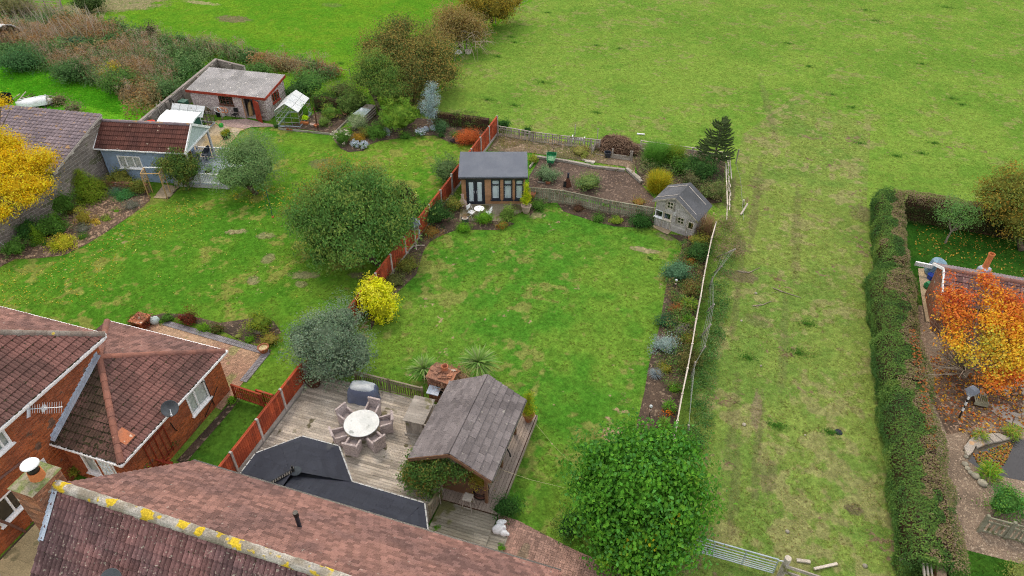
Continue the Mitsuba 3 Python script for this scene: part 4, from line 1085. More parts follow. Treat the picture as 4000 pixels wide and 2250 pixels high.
put('tub', lathe([(.3, 0), (.36, .6), (.33, .6), (.28, .05), (0, .05)], G(20, 392), 14), 'black', rp)
sb = thing('white_sack', 'small crumpled white sack on the grass by the scrap heap', 'sack')
put('sack', lathe([(.2, 0), (.3, .15), (.26, .45), (.1, .55), (0, .56)], G(200, 408), 9), 'bag', sb)
# ------------------------------------------------------------------ pebbledashed workshop
ws = thing('workshop', 'pebbledashed workshop with a corrugated grey roof and open red door', 'workshop')
F = Frame((-42.6, 44.95), 4.6)
WL, WD, WF, WB = 6.75, 3.3, 2.0, 2.45
fhole = [(2.55, 3.85, 1.02, 1.8), (4.75, 5.65, 0.0, 1.82)]
fp = [(0, 0), (4.75, 0), (4.75, 1.82), (5.65, 1.82), (5.65, 0), (WL, 0), (WL, WF), (0, WF)]
put('wall', wall_panel(F.pt(0, 0), F.u, -F.v, fp, .2, [rect(2.55, 3.85, 1.02, 1.8)]), 'pebbledash', ws)
put('side_wall', wall_panel(F.pt(WL, 0), F.v, F.u, [(0, 0), (WD, 0), (WD, WB), (0, WF)], .2, [rect(1.1, 2.25, 1.0, 1.8)]), 'pebbledash', ws)
put('left_wall', wall_panel(F.pt(0, 0), F.v, -F.u, [(0, 0), (WD, 0), (WD, WB), (0, WF)], .2), 'pebbledash', ws)
put('back_wall', wall_panel(F.pt(0, WD), F.u, F.v, rect(0, WL, 0, WB), .2), 'pebbledash', ws)
put('floor', F.box(.2, WL - .2, .1, WD - .2, .01, .05), 'concrete', ws)
window(ws, F.pt(0, 0), F.u, -F.v, 2.55, 3.85, 1.02, 1.8, frame='rust', mull=[2.88, 3.2, 3.52], trans=[1.42], behind=None, w=.05)
window(ws, F.pt(WL, 0), F.v, F.u, 1.1, 2.25, 1.0, 1.8, frame='redpaint', mull=[1.48, 1.86], behind=None, w=.06)
for u0, u1, z0, z1 in ((4.68, 4.75, 0, 1.9), (5.65, 5.72, 0, 1.9), (4.68, 5.72, 1.82, 1.9)):
 put('door_frame', F.box(u0, u1, -.03, .1, z0, z1), 'wood_warm', ws)
hl = F.pt(5.72, -.06)
dl = unit(F.u * .9 - F.v * .55)
dn = np.cross(dl, UP)
dd = put('door', hexa([hl + dl * a + dn * e + UP * z for a in (0, .92) for e in (0, .035) for z in (.03, 1.8)]), 'redpaint', ws)
pieces(dd, 'door_board', [hexa([hl + dl * a + dn * e + UP * z for a in (.01 + i * .153, .01 + i * .153 + .147) for e in (.035, .05) for z in (.04, 1.79)]) for i in range(6)], 'redpaint')
put('door_brace', join([beam(hl + dl * .03 + dn * .06 + UP * .2, hl + dl * .9 + dn * .06 + UP * .95, .02, .09), beam(hl + dl * .03 + dn * .06 + UP * .95, hl + dl * .9 + dn * .06 + UP * .95, .02, .09), beam(hl + dl * .03 + dn * .06 + UP * .2, hl + dl * .9 + dn * .06 + UP * .2, .02, .09)]), 'redpaint', dd)
for b in range(5):
 put('plank', beam(F.pt(4.85 + b * .05, .3 + b * .05, .05), F.pt(4.8 + b * .07, .5, 1.0 + b * .1), .06, .02), 'wood_raw', ws)
wr = put('roof', hexa([F.pt(u, v, z) for u in (-.1, WL + .1) for v, zs in ((-.12, (WF - .0, WF + .03)), (WD + .12, (WB + .0, WB + .05))) for z in zs]), 'wood_dark', ws)
nseg = 8
rs = unit(F.v * (WD + .4) + UP * (WB - WF + .05))
for i in range(nseg):
 u0 = -.15 + i * (WL + .3) / nseg
 us = np.linspace(u0, u0 + (WL + .3) / nseg + .03, 23)
 wv = .022 * np.sin((us - u0) / .08 * np.pi) + .004 * (i % 2)
 L0, L1 = F.o + us[:, None] * F.u - .2 * F.v + (WF + .065 + wv)[:, None] * UP, F.o + us[:, None] * F.u + (WD + .2) * F.v + (WB + .115 + wv)[:, None] * UP
 q = np.vstack([L0, L1])
 k = np.arange(22)
 put('corrugated_sheet', (q, np.vstack([np.stack([k, k + 1, k + 23], 1), np.stack([k + 1, k + 24, k + 23], 1)])), 'asbestos', wr, smooth=True)
put('fascia', F.box(-.2, WL + .2, -.24, -.2, WF - .12, WF + .08), 'redpaint', ws)
put('fascia', hexa([F.pt(u, v, z) for u in (WL + .17, WL + .21) for v, zs in ((-.2, (WF - .14, WF + .06)), (WD + .2, (WB - .1, WB + .10))) for z in zs]), 'redpaint', ws)
# things by the workshop
g1 = thing('metal_chair', 'small black metal chair in front of the pebbledashed workshop', 'chair')
c = G(922, 466)
put('seat', box(c[0] - .2, c[0] + .2, c[1] - .2, c[1] + .2, .42, .45), 'black', g1)
put('backrest', hexa([c + [x, y, z] for x in (-.18, .18) for y, z in ((.2, .55), (.27, .88), (.23, .55), (.3, .88))]), 'black', g1)
for x in (-.2, .2):
 put('leg', tube([c + [x, -.2, 0], c + [x, -.2, .65], c + [x, .18, .65]], .013, 5), 'black', g1)
 put('leg', tube([c + [x, .25, 0], c + [x, .2, .45], c + [x, .26, .85]], .013, 5), 'black', g1)
tag(put('bucket', lathe([(.15, 0), (.2, .42), (.185, .42), (.14, .03), (0, .03)], G(856, 456), 14), 'black'), 'black bucket standing left of the metal chair', 'bucket')
tag(put('compost_bag', lathe([(.12, 0), (.2, .12), (.19, .38), (.12, .46), (0, .47)], G(872, 456), 10), 'bag'), 'full pale compost bag beside the black bucket', 'bag')
cn = thing('watering_can', 'bright green watering can on the slab patio', 'watering can')
c = G(865, 496)
put('body', lathe([(.0, 0), (.16, 0), (.17, .05), (.15, .26), (.1, .3), (0, .3)], c, 14), 'green_bright', cn, 'satin', smooth=True)
put('spout', tube([c + [-.13, -.03, .05], c + [-.28, -.06, .24], c + [-.36, -.08, .34]], [.035, .028, .035], 8), 'green_bright', cn, 'satin')
put('handle', tube([c + [.15, .02, .08], c + [.26, .03, .2], c + [.14, .02, .36], c + [0, 0, .33]], .02, 6), 'green_bright', cn, 'satin')
ph = thing('planter', 'black patio planter of yellow green flowers on the slabs', 'planter')
c = G(882, 543)
put('pot', lathe([(.17, 0), (.24, .3), (.26, .3), (.26, .33), (.22, .33), (.21, .27), (0, .27)], c, 16), 'black', ph)
put_leaves('plant', crown([(c[0], c[1], .45, .28, .28, .18)], 500, .07, [(.16, .20, .02), (.35, .30, .03), (.06, .13, .02)], clump=.05, per=12, seed=31), ph)
ph = thing('planter', 'second black planter of yellow flowers just behind the other one', 'planter')
c = G(893, 531)
put('pot', lathe([(.15, 0), (.21, .27), (.23, .27), (.23, .3), (.2, .3), (.19, .25), (0, .25)], c, 16), 'black', ph)
put_leaves('plant', crown([(c[0], c[1], .42, .25, .25, .17)], 400, .07, [(.22, .24, .02), (.40, .34, .03), (.06, .14, .02)], clump=.05, per=12, seed=32), ph)
# block walls round the workshop yard
for nm, (p0, p1, h), lab in (('block_wall', ((-43.0, 39.3, 0), (-45.35, 52.2, 0), 1.62), 'grey block wall between the workshop yard and the wild scrub'), ('block_wall', ((-45.2, 52.2, 0), (-42.0, 51.6, 0), 1.55), 'short grey block wall behind the corrugated workshop roof')):
 t = thing(nm, lab, 'wall')
 p0, p1 = np.array(p0), np.array(p1)
 d = unit(p1 - p0)
 nn = np.array([d[1], -d[0], 0])
 put('core', hexa([p + s * nn * .09 + z * UP for p in (p0, p1) for s in (-1, 1) for z in (0, h)]), 'block_mortar', t)
 bricks(t, p0 + nn * .09, d, nn, np.linalg.norm(p1 - p0), 0, h - .02, 'block', bl=.45, bh=.225, mortar=.022, out=.012, name='block', limit=260)
 k = max(1, int(np.linalg.norm(p1 - p0) / 2.4))
 put('coping', hexa([p + s * nn * .12 + z * UP for p in (p0, p1) for s in (-1, 1) for z in (h, h + .05)]), 'block', t)
 for i in range(k):
  c = p0 + d * (i + .5) * np.linalg.norm(p1 - p0) / k + nn * .17
  put('pier', hexa([c + a * d * .2 + b * nn * .08 + z * UP for a in (-1, 1) for b in (-1, 1) for z in (0, h - .03)]), 'block', t)
hc = thing('hose_coil', 'black hose coil hanging on the workshop yard block wall', 'hose')
c = np.array([-43.72, 43.6, 1.25])
th = np.linspace(0, 2 * np.pi, 26)
for k in range(3):
 put('loop', tube([c + np.array([.12 + .03 * k, -.0 + (.30 - .03 * k) * math.cos(a) + .05 * k, (.42 - .04 * k) * math.sin(a) - .05 * k]) for a in th], .03, 6), 'black', hc, 'satin')
hr_ = thing('hose_reel', 'orange and white garden hose wound by the lean greenhouse', 'hose')
c = np.array([-39.55, 44.3, .95])
for k, pl in enumerate(('white', 'chimney_pot', 'chimney_pot')):
 put('loop', tube([c + np.array([.33 * math.cos(a) - .15 + .3 * k, .02 + .03 * k, .22 * math.sin(a)]) for a in th], .03, 6), pl, hr_, 'satin')
put('stand', beam(c + [0, .1, -.95], c + [0, .1, 0], .06), 'wood_grey', hr_)
gb = thing('green_tank', 'dark green tank behind the hose coil against the workshop', 'tank')
c = np.array([-43.2, 44.6, 0])
put('tank', hexa([c + [x, y, z] for x in (-.3, .3) for y in (-.3, .25) for z in (.1, 1.1)]), 'green_paint', gb, 'satin')
put('lid', hexa([c + [x, y, z] for x in (-.33, .33) for y in (-.33, .28) for z in (1.1, 1.15)]), 'green_paint', gb, 'satin')
# ------------------------------------------------------------------ glasshouses and the white roofed store
def glasshouse(F, w, d, eave, ridge, label, roofp, open_=False, nb=4, along='v', roof_tone=.5, framep='steel'):
 """Aluminium glasshouse, ridge along v."""
 t = thing('greenhouse', label, 'greenhouse')
 put('plinth', join([F.box(0, w, 0, .06, 0, .14), F.box(0, w, d - .06, d, 0, .14), F.box(0, .06, .06, d - .06, 0, .14), F.box(w - .06, w, .06, d - .06, 0, .14)]), 'lead', t)
 bars = []
 B = lambda a, b, s=.035: bars.append(beam(F.pt(*a), F.pt(*b), s))
 for v in np.linspace(0.02, d - .02, nb):
  for u in (0.02, w - .02):
   B((u, v, .1), (u, v, eave))
  B((0.02, v, eave), (w / 2, v, ridge))
  B((w - .02, v, eave), (w / 2, v, ridge))
 for u in (0.02, w - .02):
  B((u, 0, eave), (u, d, eave), .05)
  for z in (.5, .9):
   B((u, 0, z), (u, d, z), .025)
 B((w / 2, 0, ridge), (w / 2, d, ridge), .05)
 for v in (0.02, d - .02):
  for u in np.linspace(.02, w - .02, 4)[1:3]:
   B((u, v, .1), (u, v, eave + (ridge - eave) * (1 - abs(u - w / 2) / (w / 2))))
  for z in (.45, .85, eave):
   B((0.02, v, z), (w - .02, v, z), .03)
 put('frame', join(bars), framep, t, 'galvanised')
 for u in (0.0, w):
  glass('pane', (np.array([F.pt(u, 0, .1), F.pt(u, d, .1), F.pt(u, d, eave), F.pt(u, 0, eave)]), np.array([[0, 1, 2], [0, 2, 3]])), t)
 for v in (0.0, d):
  glass('pane', (np.array([F.pt(0, v, .1), F.pt(w, v, .1), F.pt(w, v, eave), F.pt(w / 2, v, ridge), F.pt(0, v, eave)]), np.array([[0, 1, 2], [0, 2, 4], [2, 3, 4]])), t)
 for s, (ua, ub) in enumerate(((0 - .02, w / 2), (w + .02, w / 2))):
  for i in range(nb - 1):
   for j in range(2):
    v0, v1 = d * i / (nb - 1) + .015, d * (i + 1) / (nb - 1) - .015
    a0, a1 = j / 2, (j + 1) / 2 - .02
    q = [F.pt(ua + (ub - ua) * a, v, eave + (ridge - eave) * a + .03 + dz) for a in (a0, a1) for v in (v0, v1) for dz in (0, .012)]
    put('roof_pane', hexa(q), roofp, t, 'gloss')
 return t
gh = glasshouse(Frame((-34.6, 44.75), 12), 1.95, 2.75, 1.32, 2.0, 'white roofed greenhouse beside the kitchen bed and pebbledashed workshop', 'glasshouse' if False else 'glasswhite')
F = Frame((-42.5, 42.1), 6)
lg = glasshouse(Frame((F.pt(2.9, 0)[0], F.pt(2.9, 0)[1]), 96), 1.35, 2.9, 1.1, 1.78, 'lean greenhouse with hazy panes behind the white roofed store', 'glasswhite', nb=5, framep='wood_grey')
wsn = thing('store', 'low store with a white corrugated roof and green end behind the blue cabin', 'store')
F = Frame((-41.9, 39.85), 8)
put('wall', F.box(.1, 2.75, .1, 1.6, 0, 1.45), 'green_paint', wsn)
for v0, v1, z0, z1 in ((0, .75, 1.45, 1.72), (.75, 1.75, 1.72, 1.80)):
 us = np.linspace(-.05, 2.95, 61)
 wv = .012 * np.sign(np.sin(us * 21))
 q = np.vstack([F.o + us[:, None] * F.u + v * F.v + (z + wv)[:, None] * UP for v, z in ((v0, z0), (v1, z1))])
 k = np.arange(60)
 put('roof_sheet', (q, np.vstack([np.stack([k, k + 1, k + 61], 1), np.stack([k + 1, k + 62, k + 61], 1)])), 'white_sheet', wsn, 'satin')
put('gable_trim', join([beam(F.pt(2.95, 0, 1.45), F.pt(2.95, .75, 1.72), .05, .08), beam(F.pt(2.95, .75, 1.72), F.pt(2.95, 1.75, 1.8), .05, .08), beam(F.pt(2.8, .1, .0), F.pt(2.8, .1, 1.4), .06), beam(F.pt(2.8, 1.58, 0), F.pt(2.8, 1.58, 1.5), .06)]), 'cabin_pale', wsn)
tag(put('tub_stack', lathe([(.25, 0), (.33, .5), (.36, .5), (.36, .56), (.3, .56), (0, .5)], (-42.35, 39.8, 1.0), 14), 'red_plastic'), 'red plastic tub behind the white corrugated roof', 'tub')
lpole = thing('leaning_poles', 'two weathered timber poles leaning on the workshop yard wall', 'poles')
for x, y in ((-43.45, 42.0), (-43.6, 42.6)):
 put('pole', tube([(x + .35, y - .15, 0), (x - .02, y, 1.9)], .045, 6), 'wood_grey', lpole)
hut = thing('low_hutch', 'low timber hutch with a green felted lid by the kitchen bed', 'hutch')
c0, c1, c2, c3 = G(1378, 447, .75), G(1432, 408, .8), G(1468, 413, .8), G(1420, 460, .75)
put('lid', hexa([p + z * UP for p, z in ((c0, 0), (c0, .05), (c1, 0), (c1, .05), (c3, 0), (c3, .05), (c2, 0), (c2, .05))]), 'wood_grey', hut)
m = lambda t: [c0 + (c1 - c0) * t, c3 + (c2 - c3) * t]
a_, b_ = m(.0), m(.62)
put('felt_lid', hexa([p + z * UP for p in (a_[0], b_[0], a_[1], b_[1]) for z in (.052, .07)]), 'cabin_pale', hut, tone=.1)
dn = lambda p, e=.06: p + (np.mean([c0, c1, c2, c3], 0) - p) * e
bq = [dn(c0), dn(c1), dn(c3), dn(c2)]
put('body', hexa([np.array([p[0], p[1], z]) for p in bq for z in (0.02, .74)]), 'wood_dark', hut)
for z in (.2, .42, .64):
 put('slat', beam(np.array([bq[2][0], bq[2][1], z]) + unit(bq[2] - bq[0]) * .03, np.array([bq[3][0], bq[3][1], z]) + unit(bq[2] - bq[0]) * .03, .03, .12), 'wood_grey', hut)
 put('slat', beam(np.array([bq[0][0], bq[0][1], z]) - unit(bq[1] - bq[0]) * .03, np.array([bq[2][0], bq[2][1], z]) - unit(bq[1] - bq[0]) * .03, .03, .12), 'wood_grey', hut)
q = G(1420, 430, .86)
tag(put('hand_tools', join([tube([q + [-.1, 0, 0], q + [.5, .1, 0]], .03, 6), box(q[0] - .25, q[0] - .05, q[1] - .1, q[1] + .1, q[2] - .02, q[2] + .08)]), 'white'), 'pale hand tools left on the hutch lid', 'tools')
# low timber edging of the kitchen bed, pots and a hoop
kb = thing('bed_edging', 'low timber edging boards round the dark kitchen bed', 'edging')
for a, b in (((1088, 503), (1300, 525)), ((1300, 525), (1372, 457))):
 put('board', beam(G(*a, .08), G(*b, .08), .05, .18), 'wood_grey', kb)
st_ = thing('brick_stack', 'few loose red bricks on the grass edge by the greenhouse', 'bricks')
for i in range(4):
 c = G(1124 + 4 * (i % 2), 505, .08 + .075 * (i // 2)) + [.22 * (i % 2), 0, .0]
 put('brick', box(c[0] - .11, c[0] + .1, c[1] - .05, c[1] + .05, c[2] - .035, c[2] + .035), 'brick', st_)
for i, (px, py, lab) in enumerate(((1222, 497, 'small pale terracotta pot in the kitchen bed, left of the pair'), (1237, 500, 'larger terracotta pot in the kitchen bed, right of the pair'))):
 tag(put('flower_pot', lathe([(.12, 0), (.18, .25), (.2, .25), (.2, .3), (.16, .3), (.14, .22), (0, .22)], G(px, py), 14), 'terra_pale' if i == 0 else 'terracotta'), lab, 'pot')
tag(put('trough', hexa([G(1190, 487, 0) + [x * 1 + y * .1, y - .25 * x * 0, z] for x in (-.35, .35) for y in (-.12, .12) for z in (.02, .25)]), 'chimney_pot'), 'long orange trough beside the greenhouse', 'trough')
for i, (px, py, r_) in enumerate(((1243, 478, 1.9),)):
 tp = thing('garden_post', 'rusty brown post standing in the kitchen bed near the greenhouse', 'post')
 put('post', beam(G(1243, 512), G(1243, 512) + [0, 0, 2.0], .07), 'rust', tp)
fr = thing('plant_support', 'orange timber plant support at the end of the kitchen bed', 'plant support')
for a, b in (((1325, 428, 0), (1345, 448, .5)), ((1345, 448, .5), (1360, 440, 0)), ((1330, 425, .4), (1355, 452, .1))):
 put('bar', beam(G(*a), G(*b), .05), 'wood_warm', fr)
# ------------------------------------------------------------------ fences
def panel_fence(label, x, y0, y1, z0, h, step=1.9, gravel=.25, limit_hint=None):
 t = thing('panel_fence', label, 'fence')
 k = int(round((y1 - y0) / step))
 for i in range(k):
  a, b = y0 + (y1 - y0) * i / k + .06, y0 + (y1 - y0) * (i + 1) / k - .06
  put('gravel_board', box(x - .03, x + .03, a, b, 0, z0 + gravel), 'concrete', t)
  pn = put('panel', box(x - .022, x - .002, a, b, z0 + gravel + .01, z0 + h - .03), 'redfence', t)
  nb = 14
  pieces(pn, 'board', [hexa([[x + d, y, z] for y, ds in ((a + (b - a) * j / nb, (-.002, .022)), (a + (b - a) * (j + 1) / nb + .01, (-.002, .006))) for d in ds for z in (z0 + gravel + .012, z0 + h - .032)]) for j in range(nb)], 'redfence')
  put('cap_rail', box(x - .04, x + .04, a, b, z0 + h - .03, z0 + h + .005), 'redfence', t)
  for z in (.35, h * .62, h - .15):
   put('rail', box(x - .065, x - .024, a, b, z0 + gravel * .5 + z, z0 + gravel * .5 + z + .05), 'redfence', t)
 for i in range(k + 1):
  y = y0 + (y1 - y0) * i / k
  v, f = box(x - .06, x + .06, y - .055, y + .055, 0, z0 + h + .06)
  put('post', (v, f), 'concrete', t)
 return t
panel_fence('red panel fence with concrete posts beside the timber deck', FX, 10.75, 20.25, .3, 1.42)
panel_fence('long red panel fence between the two lawns, from the yellow shrub to the summer house', FX, 20.35, 39.35, .0, 1.45)
panel_fence('far red panel fence between the orange acer and the weedy bed', FX, 39.45, 48.95, .0, 1.58)
# low red gate panel by the brick extension
lg_ = thing('low_gate', 'low red slatted gate panels between the brick extension and the red fence', 'gate')
for (a, b), z in ((((905, 1508), (1018, 1545)), .95), (((1002, 1528), (1066, 1548)), .95)):
 p, q = G(*a, .9), G(*b, .9)
 p[2] = q[2] = 0
 d = unit(q - p)
 put('rail', join([beam(p + UP * .98, q + UP * .98, .09, .05), beam(p + UP * .2, q + UP * .2, .05, .07), beam(p + UP * .70, q + UP * .70, .05, .06)]), 'redfence', lg_)
 k = int(np.linalg.norm(q - p) / .125)
 for i in range(k):
  c = p + d * (i + .5) * np.linalg.norm(q - p) / k
  put('slat', beam(c + UP * .12, c + UP * .95, .02, .085, up=d), 'redfence', lg_)
 for c in (p, q):
  put('post', beam(c, c + UP * 1.02, .075), 'redfence', lg_)
tf = thing('side_trellis', 'low broken red fence bars behind the bright shrub at the house corner', 'fence')
for a, b in (((605, 1795, .8), (675, 1815, .8)), ((605, 1790, .5), (675, 1808, .5)), ((632, 1818, .3), (660, 1788, 1.0))):
 put('bar', beam(G(*a), G(*b), .06), 'redpaint', tf)
def picket_fence(label, pts, h, p='wood_grey', gap=.045, w=.09, z0=0.0, lean=.02, rails=(.25, .8), cap=True, base=0.0, missing=0.0, posts=True):
 t = thing('picket_fence', label, 'fence')
 hs_ = []
 for a, b in zip(pts[:-1], pts[1:]):
  a, b = np.asarray(a, float), np.asarray(b, float)
  d = unit(b - a)
  n = np.cross(d, UP)
  L = np.linalg.norm(b - a)
  for r in rails:
   put('rail', beam(a + UP * (z0 + h * r) + n * .03, b + UP * (z0 + h * r) + n * .03, .035, .07), p, t)
  if cap:
   put('cap_rail', beam(a + UP * (z0 + h + .02), b + UP * (z0 + h + .02), .085, .035), p, t)
  k = int(L / (w + gap))
  for i in range(k):
   if rng.random() < missing:
    continue
   c = a + d * (i + .5) * L / k
   l = rng.normal(0, lean)
   hs_.append(beam(c + UP * (z0 + .04), c + d * l + UP * (z0 + h - rng.uniform(0, .03)), .018, w, up=d))
  if posts:
   for c in (a, b):
    put('post', beam(c - n * .01, c - n * .01 + UP * (z0 + h + .06), .09), p, t)
 pieces(t, 'picket', hs_, p)
 return t
A = G(2062, 790)
picket_fence('weathered picket fence between the summer house and the playhouse', [G(2064, 785), G(2146, 792), G(2198, 798), G(2380, 838), G(2556, 868)], 1.05, 'wood_green', .035, .085)
picket_fence('old grey picket fence at the back of the weedy bed, partly hidden by ivy', [np.array([-17.1, 48.6, 0]), G(2080, 560), G(2220, 578), G(2340, 592)], .95, 'wood_grey', .075, .085, lean=.04, missing=.05)
picket_fence('low grey rail fence behind the asparagus and monkey puzzle tree', [G(2500, 590), G(2570, 600), G(2700, 618), G(2845, 640)], .85, 'wood_pale', .12, .07, lean=.03, missing=.55)
picket_fence('short grey baluster fence along the far edge of the deck', [np.array([-14.9, 20.95, .3]), np.array([-13.1, 20.95, .3]), np.array([-11.35, 20.95, .3])], .85, 'deck_green', .05, .06, rails=(.12, .85))
picket_fence('short grey baluster railing beside the lower deck step and the black roof', [G(1684, 2022, .3), G(1724, 1948, .3)], .85, 'deck_green', .05, .06, rails=(.12, .85))
# thin rail fence along the field strip, seen almost from above
rl = thing('rail_fence', 'thin pale timber rail fence along the right border, seen nearly edge on', 'fence')
tops = [(2797, 870), (2780, 930), (2765, 1002), (2750, 1080), (2737, 1160), (2720, 1248), (2704, 1345), (2686, 1440), (2665, 1540), (2646, 1646), (2632, 1745), (2612, 1860)]
T_ = [G(x, y, 1.25) for x, y in tops]
for a, b in zip(T_[:-1], T_[1:]):
 d = unit(b - a)
 put('cap_rail', beam(a + d * .05, b - d * .05, .06, .03), 'wood_pale', rl)
 g0, g1 = a - UP * .03, b - UP * .03
 for j in range(6):
  z = .12 + j * .2
  put('slat', hexa([np.array([q[0] + dx, q[1], zz]) for q in (g0 + d * .05, g1 - d * .05) for dx in (-.009, .009) for zz in (z, z + .14)]), 'wood_grey', rl)
for a in T_:
 put('post', box(a[0] - .05, a[0] + .05, a[1] - .05, a[1] + .05, 0, 1.31), 'wood_pale', rl)
# wire fence with leaning posts on the field side
wf = thing('wire_fence', 'broken wire stock fence with leaning grey posts beside the rail fence', 'fence')
PO = [((2920, 795), (2894, 838)), ((2905, 835), (2906, 860)), ((2875, 972), (2800, 1005)), ((2820, 1040), (2790, 1065)), ((2785, 1082), (2768, 1130)), ((2790, 1188), (2760, 1220)), ((2777, 1266), (2735, 1320)), ((2755, 1352), (2725, 1395)), ((2717, 1414), (2698, 1475)), ((2690, 1660), (2690, 1700))]
pt_ = []
for (tx, ty), (bx, by) in PO[2:]:
 b = G(bx, by)
 d = G(tx, ty, .95) - b
 tp = b + d * (1.0 / max(.4, np.linalg.norm(d))) * min(1.35, np.linalg.norm(d))
 put('post', tube([b, tp], .05, 7), 'wood_grey', wf)
 pt_.append((b, tp))
for z in (.25, .5, .75, .95):
 put('wire', tube([b + (tp - b) * z for b, tp in pt_], .008, 4), 'wire', wf)
ms = []
for (b0, t0), (b1, t1) in zip(pt_[:-1], pt_[1:]):
 k = int(np.linalg.norm(b1 - b0) / .18)
 for i in range(k):
  s = (i + .5) / k
  b, tp = b0 + (b1 - b0) * s, t0 + (t1 - t0) * s
  ms.append(tube([b + (tp - b) * .1, b + (tp - b) * .93], .0045, 3))
put('mesh_wires', join(ms), 'wire', wf, kind='stuff')
lp = thing('loose_posts', 'cut fence posts lying on the field strip right of the playhouse', 'posts')
put('post', tube([G(2894, 838, .07), G(2920, 796, .35)], .065, 8), 'wood_pale', lp)
put('post', tube([G(2905, 800, .0), G(2906, 780, .75)], .05, 8), 'wood_pale', lp)
cs = thing('cane_fence', 'bundle of pale leaning canes along the fence right of the monkey puzzle tree', 'fence')
for i in range(11):
 x = 2838 + i * 1.4
 a = G(x + rng.uniform(-4, 4), 610 + i * 17, .05)
 b = G(x + 9 - i * .9 + rng.uniform(-4, 4), 640 + i * 18, 1.1 + rng.uniform(-.3, .1))
 put('cane', tube([a, (a + b) / 2 + rng.normal(0, .05, 3), b], .035, 5), 'wood_pale', cs)
for a, b in (((2835, 640, 1.0), (2842, 800, .9)), ((2850, 610, 1.0), (2858, 700, .8)), ((2842, 800, .7), (2838, 860, .6))):
 put('rail', tube([G(*a), G(*b)], .04, 5), 'wood_pale', cs)
pp = thing('stock_post', 'thin dark post and sagging wires right of the cane fence', 'post')
put('post', tube([G(2874, 640), G(2874, 640) + [0, 0, 1.2]], .05, 6), 'wood_grey', pp)
put('wire', tube([G(2876, 640, 1.1), G(2893, 700, .3), G(2905, 860, .5)], .01, 4), 'wire', pp)
for i, (px, py) in enumerate(((2047, 548), (2245, 530), (2333, 545), (2790, 610))):
 tag(put('stake', tube([G(px, py), G(px, py) + [0, 0, .95]], .035, 6), 'wood_grey'), ['thin stake behind the ivy end of the back picket fence', 'thin dark stake behind the middle of the back picket fence', 'stake with a pale top behind the compost heap', 'thin stake right behind the monkey puzzle tree'][i], 'stake')
# hedgerow fence posts and paddock tape
hp_ = thing('hedgerow_fence', 'post and wire fence along the field side of the brown hedgerow', 'fence')
hps = [G(x, y) for x, y in ((1777, 238), (1822, 196), (1862, 158), (1936, 92), (1980, 64), (2012, 45), (2028, 34))]
for q in hps:
 put('post', tube([q, q + [rng.normal(0, .08), rng.normal(0, .08), 1.25]], .06, 6), 'wood_grey', hp_)
for z in (.6, 1.1):
 put('wire', tube([q + UP * z for q in hps], .012, 4), 'wire', hp_)
put('rail', beam(hps[-1] + UP * .5, G(2060, 2, 1.1), .09, .05), 'wood_pale', hp_)
pf = thing('paddock_tape', 'thin pale tape fence between the wild scrub and the paddock', 'fence')
tp_ = [G(x, y, .9) for x, y in ((215, 46), (425, 90), (595, 128), (695, 145), (800, 165), (950, 195), (1120, 228), (1288, 258), (1365, 276))]
put('tape', tube(tp_, .022, 4), 'rope', pf)
for q in tp_:
 put('post', tube([q - UP * .9, q + UP * .1], .03, 5), 'wood_grey', pf)
wg = thing('timber_gate', 'pale timber field gate in the far top left corner', 'gate')
g0, g1 = G(140, 22), G(245, 42)
g0, g1 = G(150, 30), G(246, 38)
for z in (.2, .5, .8, 1.1):
 put('rail', beam(G(118, 28) + UP * z, G(246, 38) + UP * z, .04, .1), 'rope', wg)
for q in (G(118, 28), G(246, 38), G(182, 33)):
 put('post', beam(q, q + UP * 1.25, .12), 'wood_grey', wg)
put('rail', beam(G(246, 38) + UP * 1.0, G(290, 14) + UP * 1.0, .05, .1), 'wood_pale', wg)
# galvanised field gate at the bottom
mg = thing('field_gate', 'galvanised seven bar metal field gate at the bottom right', 'gate')
a, b = G(3052, 2222), G(2640, 2172)
a, b = np.array([4.75, G(3040, 2230)[1], 0]), np.array([1.05, G(3040, 2230)[1], 0])
gy = G(3042, 2186, 1.15)
a, b = np.array([gy[0], gy[1], 0]), np.array([gy[0] - 3.9, gy[1] + .02, 0])
d = unit(b - a)
for z, r_ in ((1.15, .03), (.93, .022), (.75, .022), (.59, .022), (.45, .022), (.32, .022), (.2, .025)):
 put('bar', tube([a + UP * z, b + UP * z], r_, 8), 'galv', mg, 'galvanised')
for s in (.0, .30, .60, .98):
 c = a + (b - a) * s
 put('upright', beam(c + UP * .18, c + UP * 1.15, .05, .02), 'galv', mg, 'galvanised')
gp = thing('gate_post', 'thick round weathered gate post at the end of the metal gate', 'post')
c = G(3060, 2215)
c = np.array([gy[0] + .28, gy[1] + .02, 0])
v, f = tube([c, c + [.02, .02, 1.35]], .125, 14)
put('trunk', (v, f), 'wood_grey', gp)
put('end_grain', lathe([(0, 1.362), (.10, 1.36), (.118, 1.352)], c + [.02, .02, 0], 14), 'wood_pale', gp)
put('hinge', tube([c + [-.1, 0, 1.1], a + [0, 0, 1.1]], .03, 6), 'steel', gp)
rf2 = thing('post_rail_fence', 'grey timber post and rail fence running right from the gate post', 'fence')
for z in (1.0, .62, .25):
 put('rail', beam(c + [.0, -.12, z], c + [4.2, -.35, z], .05, .15), 'wood_grey', rf2)
for x in (2.0, 4.0):
 put('post', beam(c + [x, -.2, 0], c + [x, -.2, 1.1], .1), 'wood_grey', rf2)
for i, (p_, q_, l_) in enumerate((((3112, 2188, .06), (3165, 2195, .06), 'short split pale log lying by the gate post'), ((3180, 2222, .1), (3270, 2202, .06), 'long pale plank lying on the grass by the gate post'))):
 tag(put('log', beam(G(*p_), G(*q_), .13 if i == 0 else .1, .07), 'wood_pale'), l_, 'log')
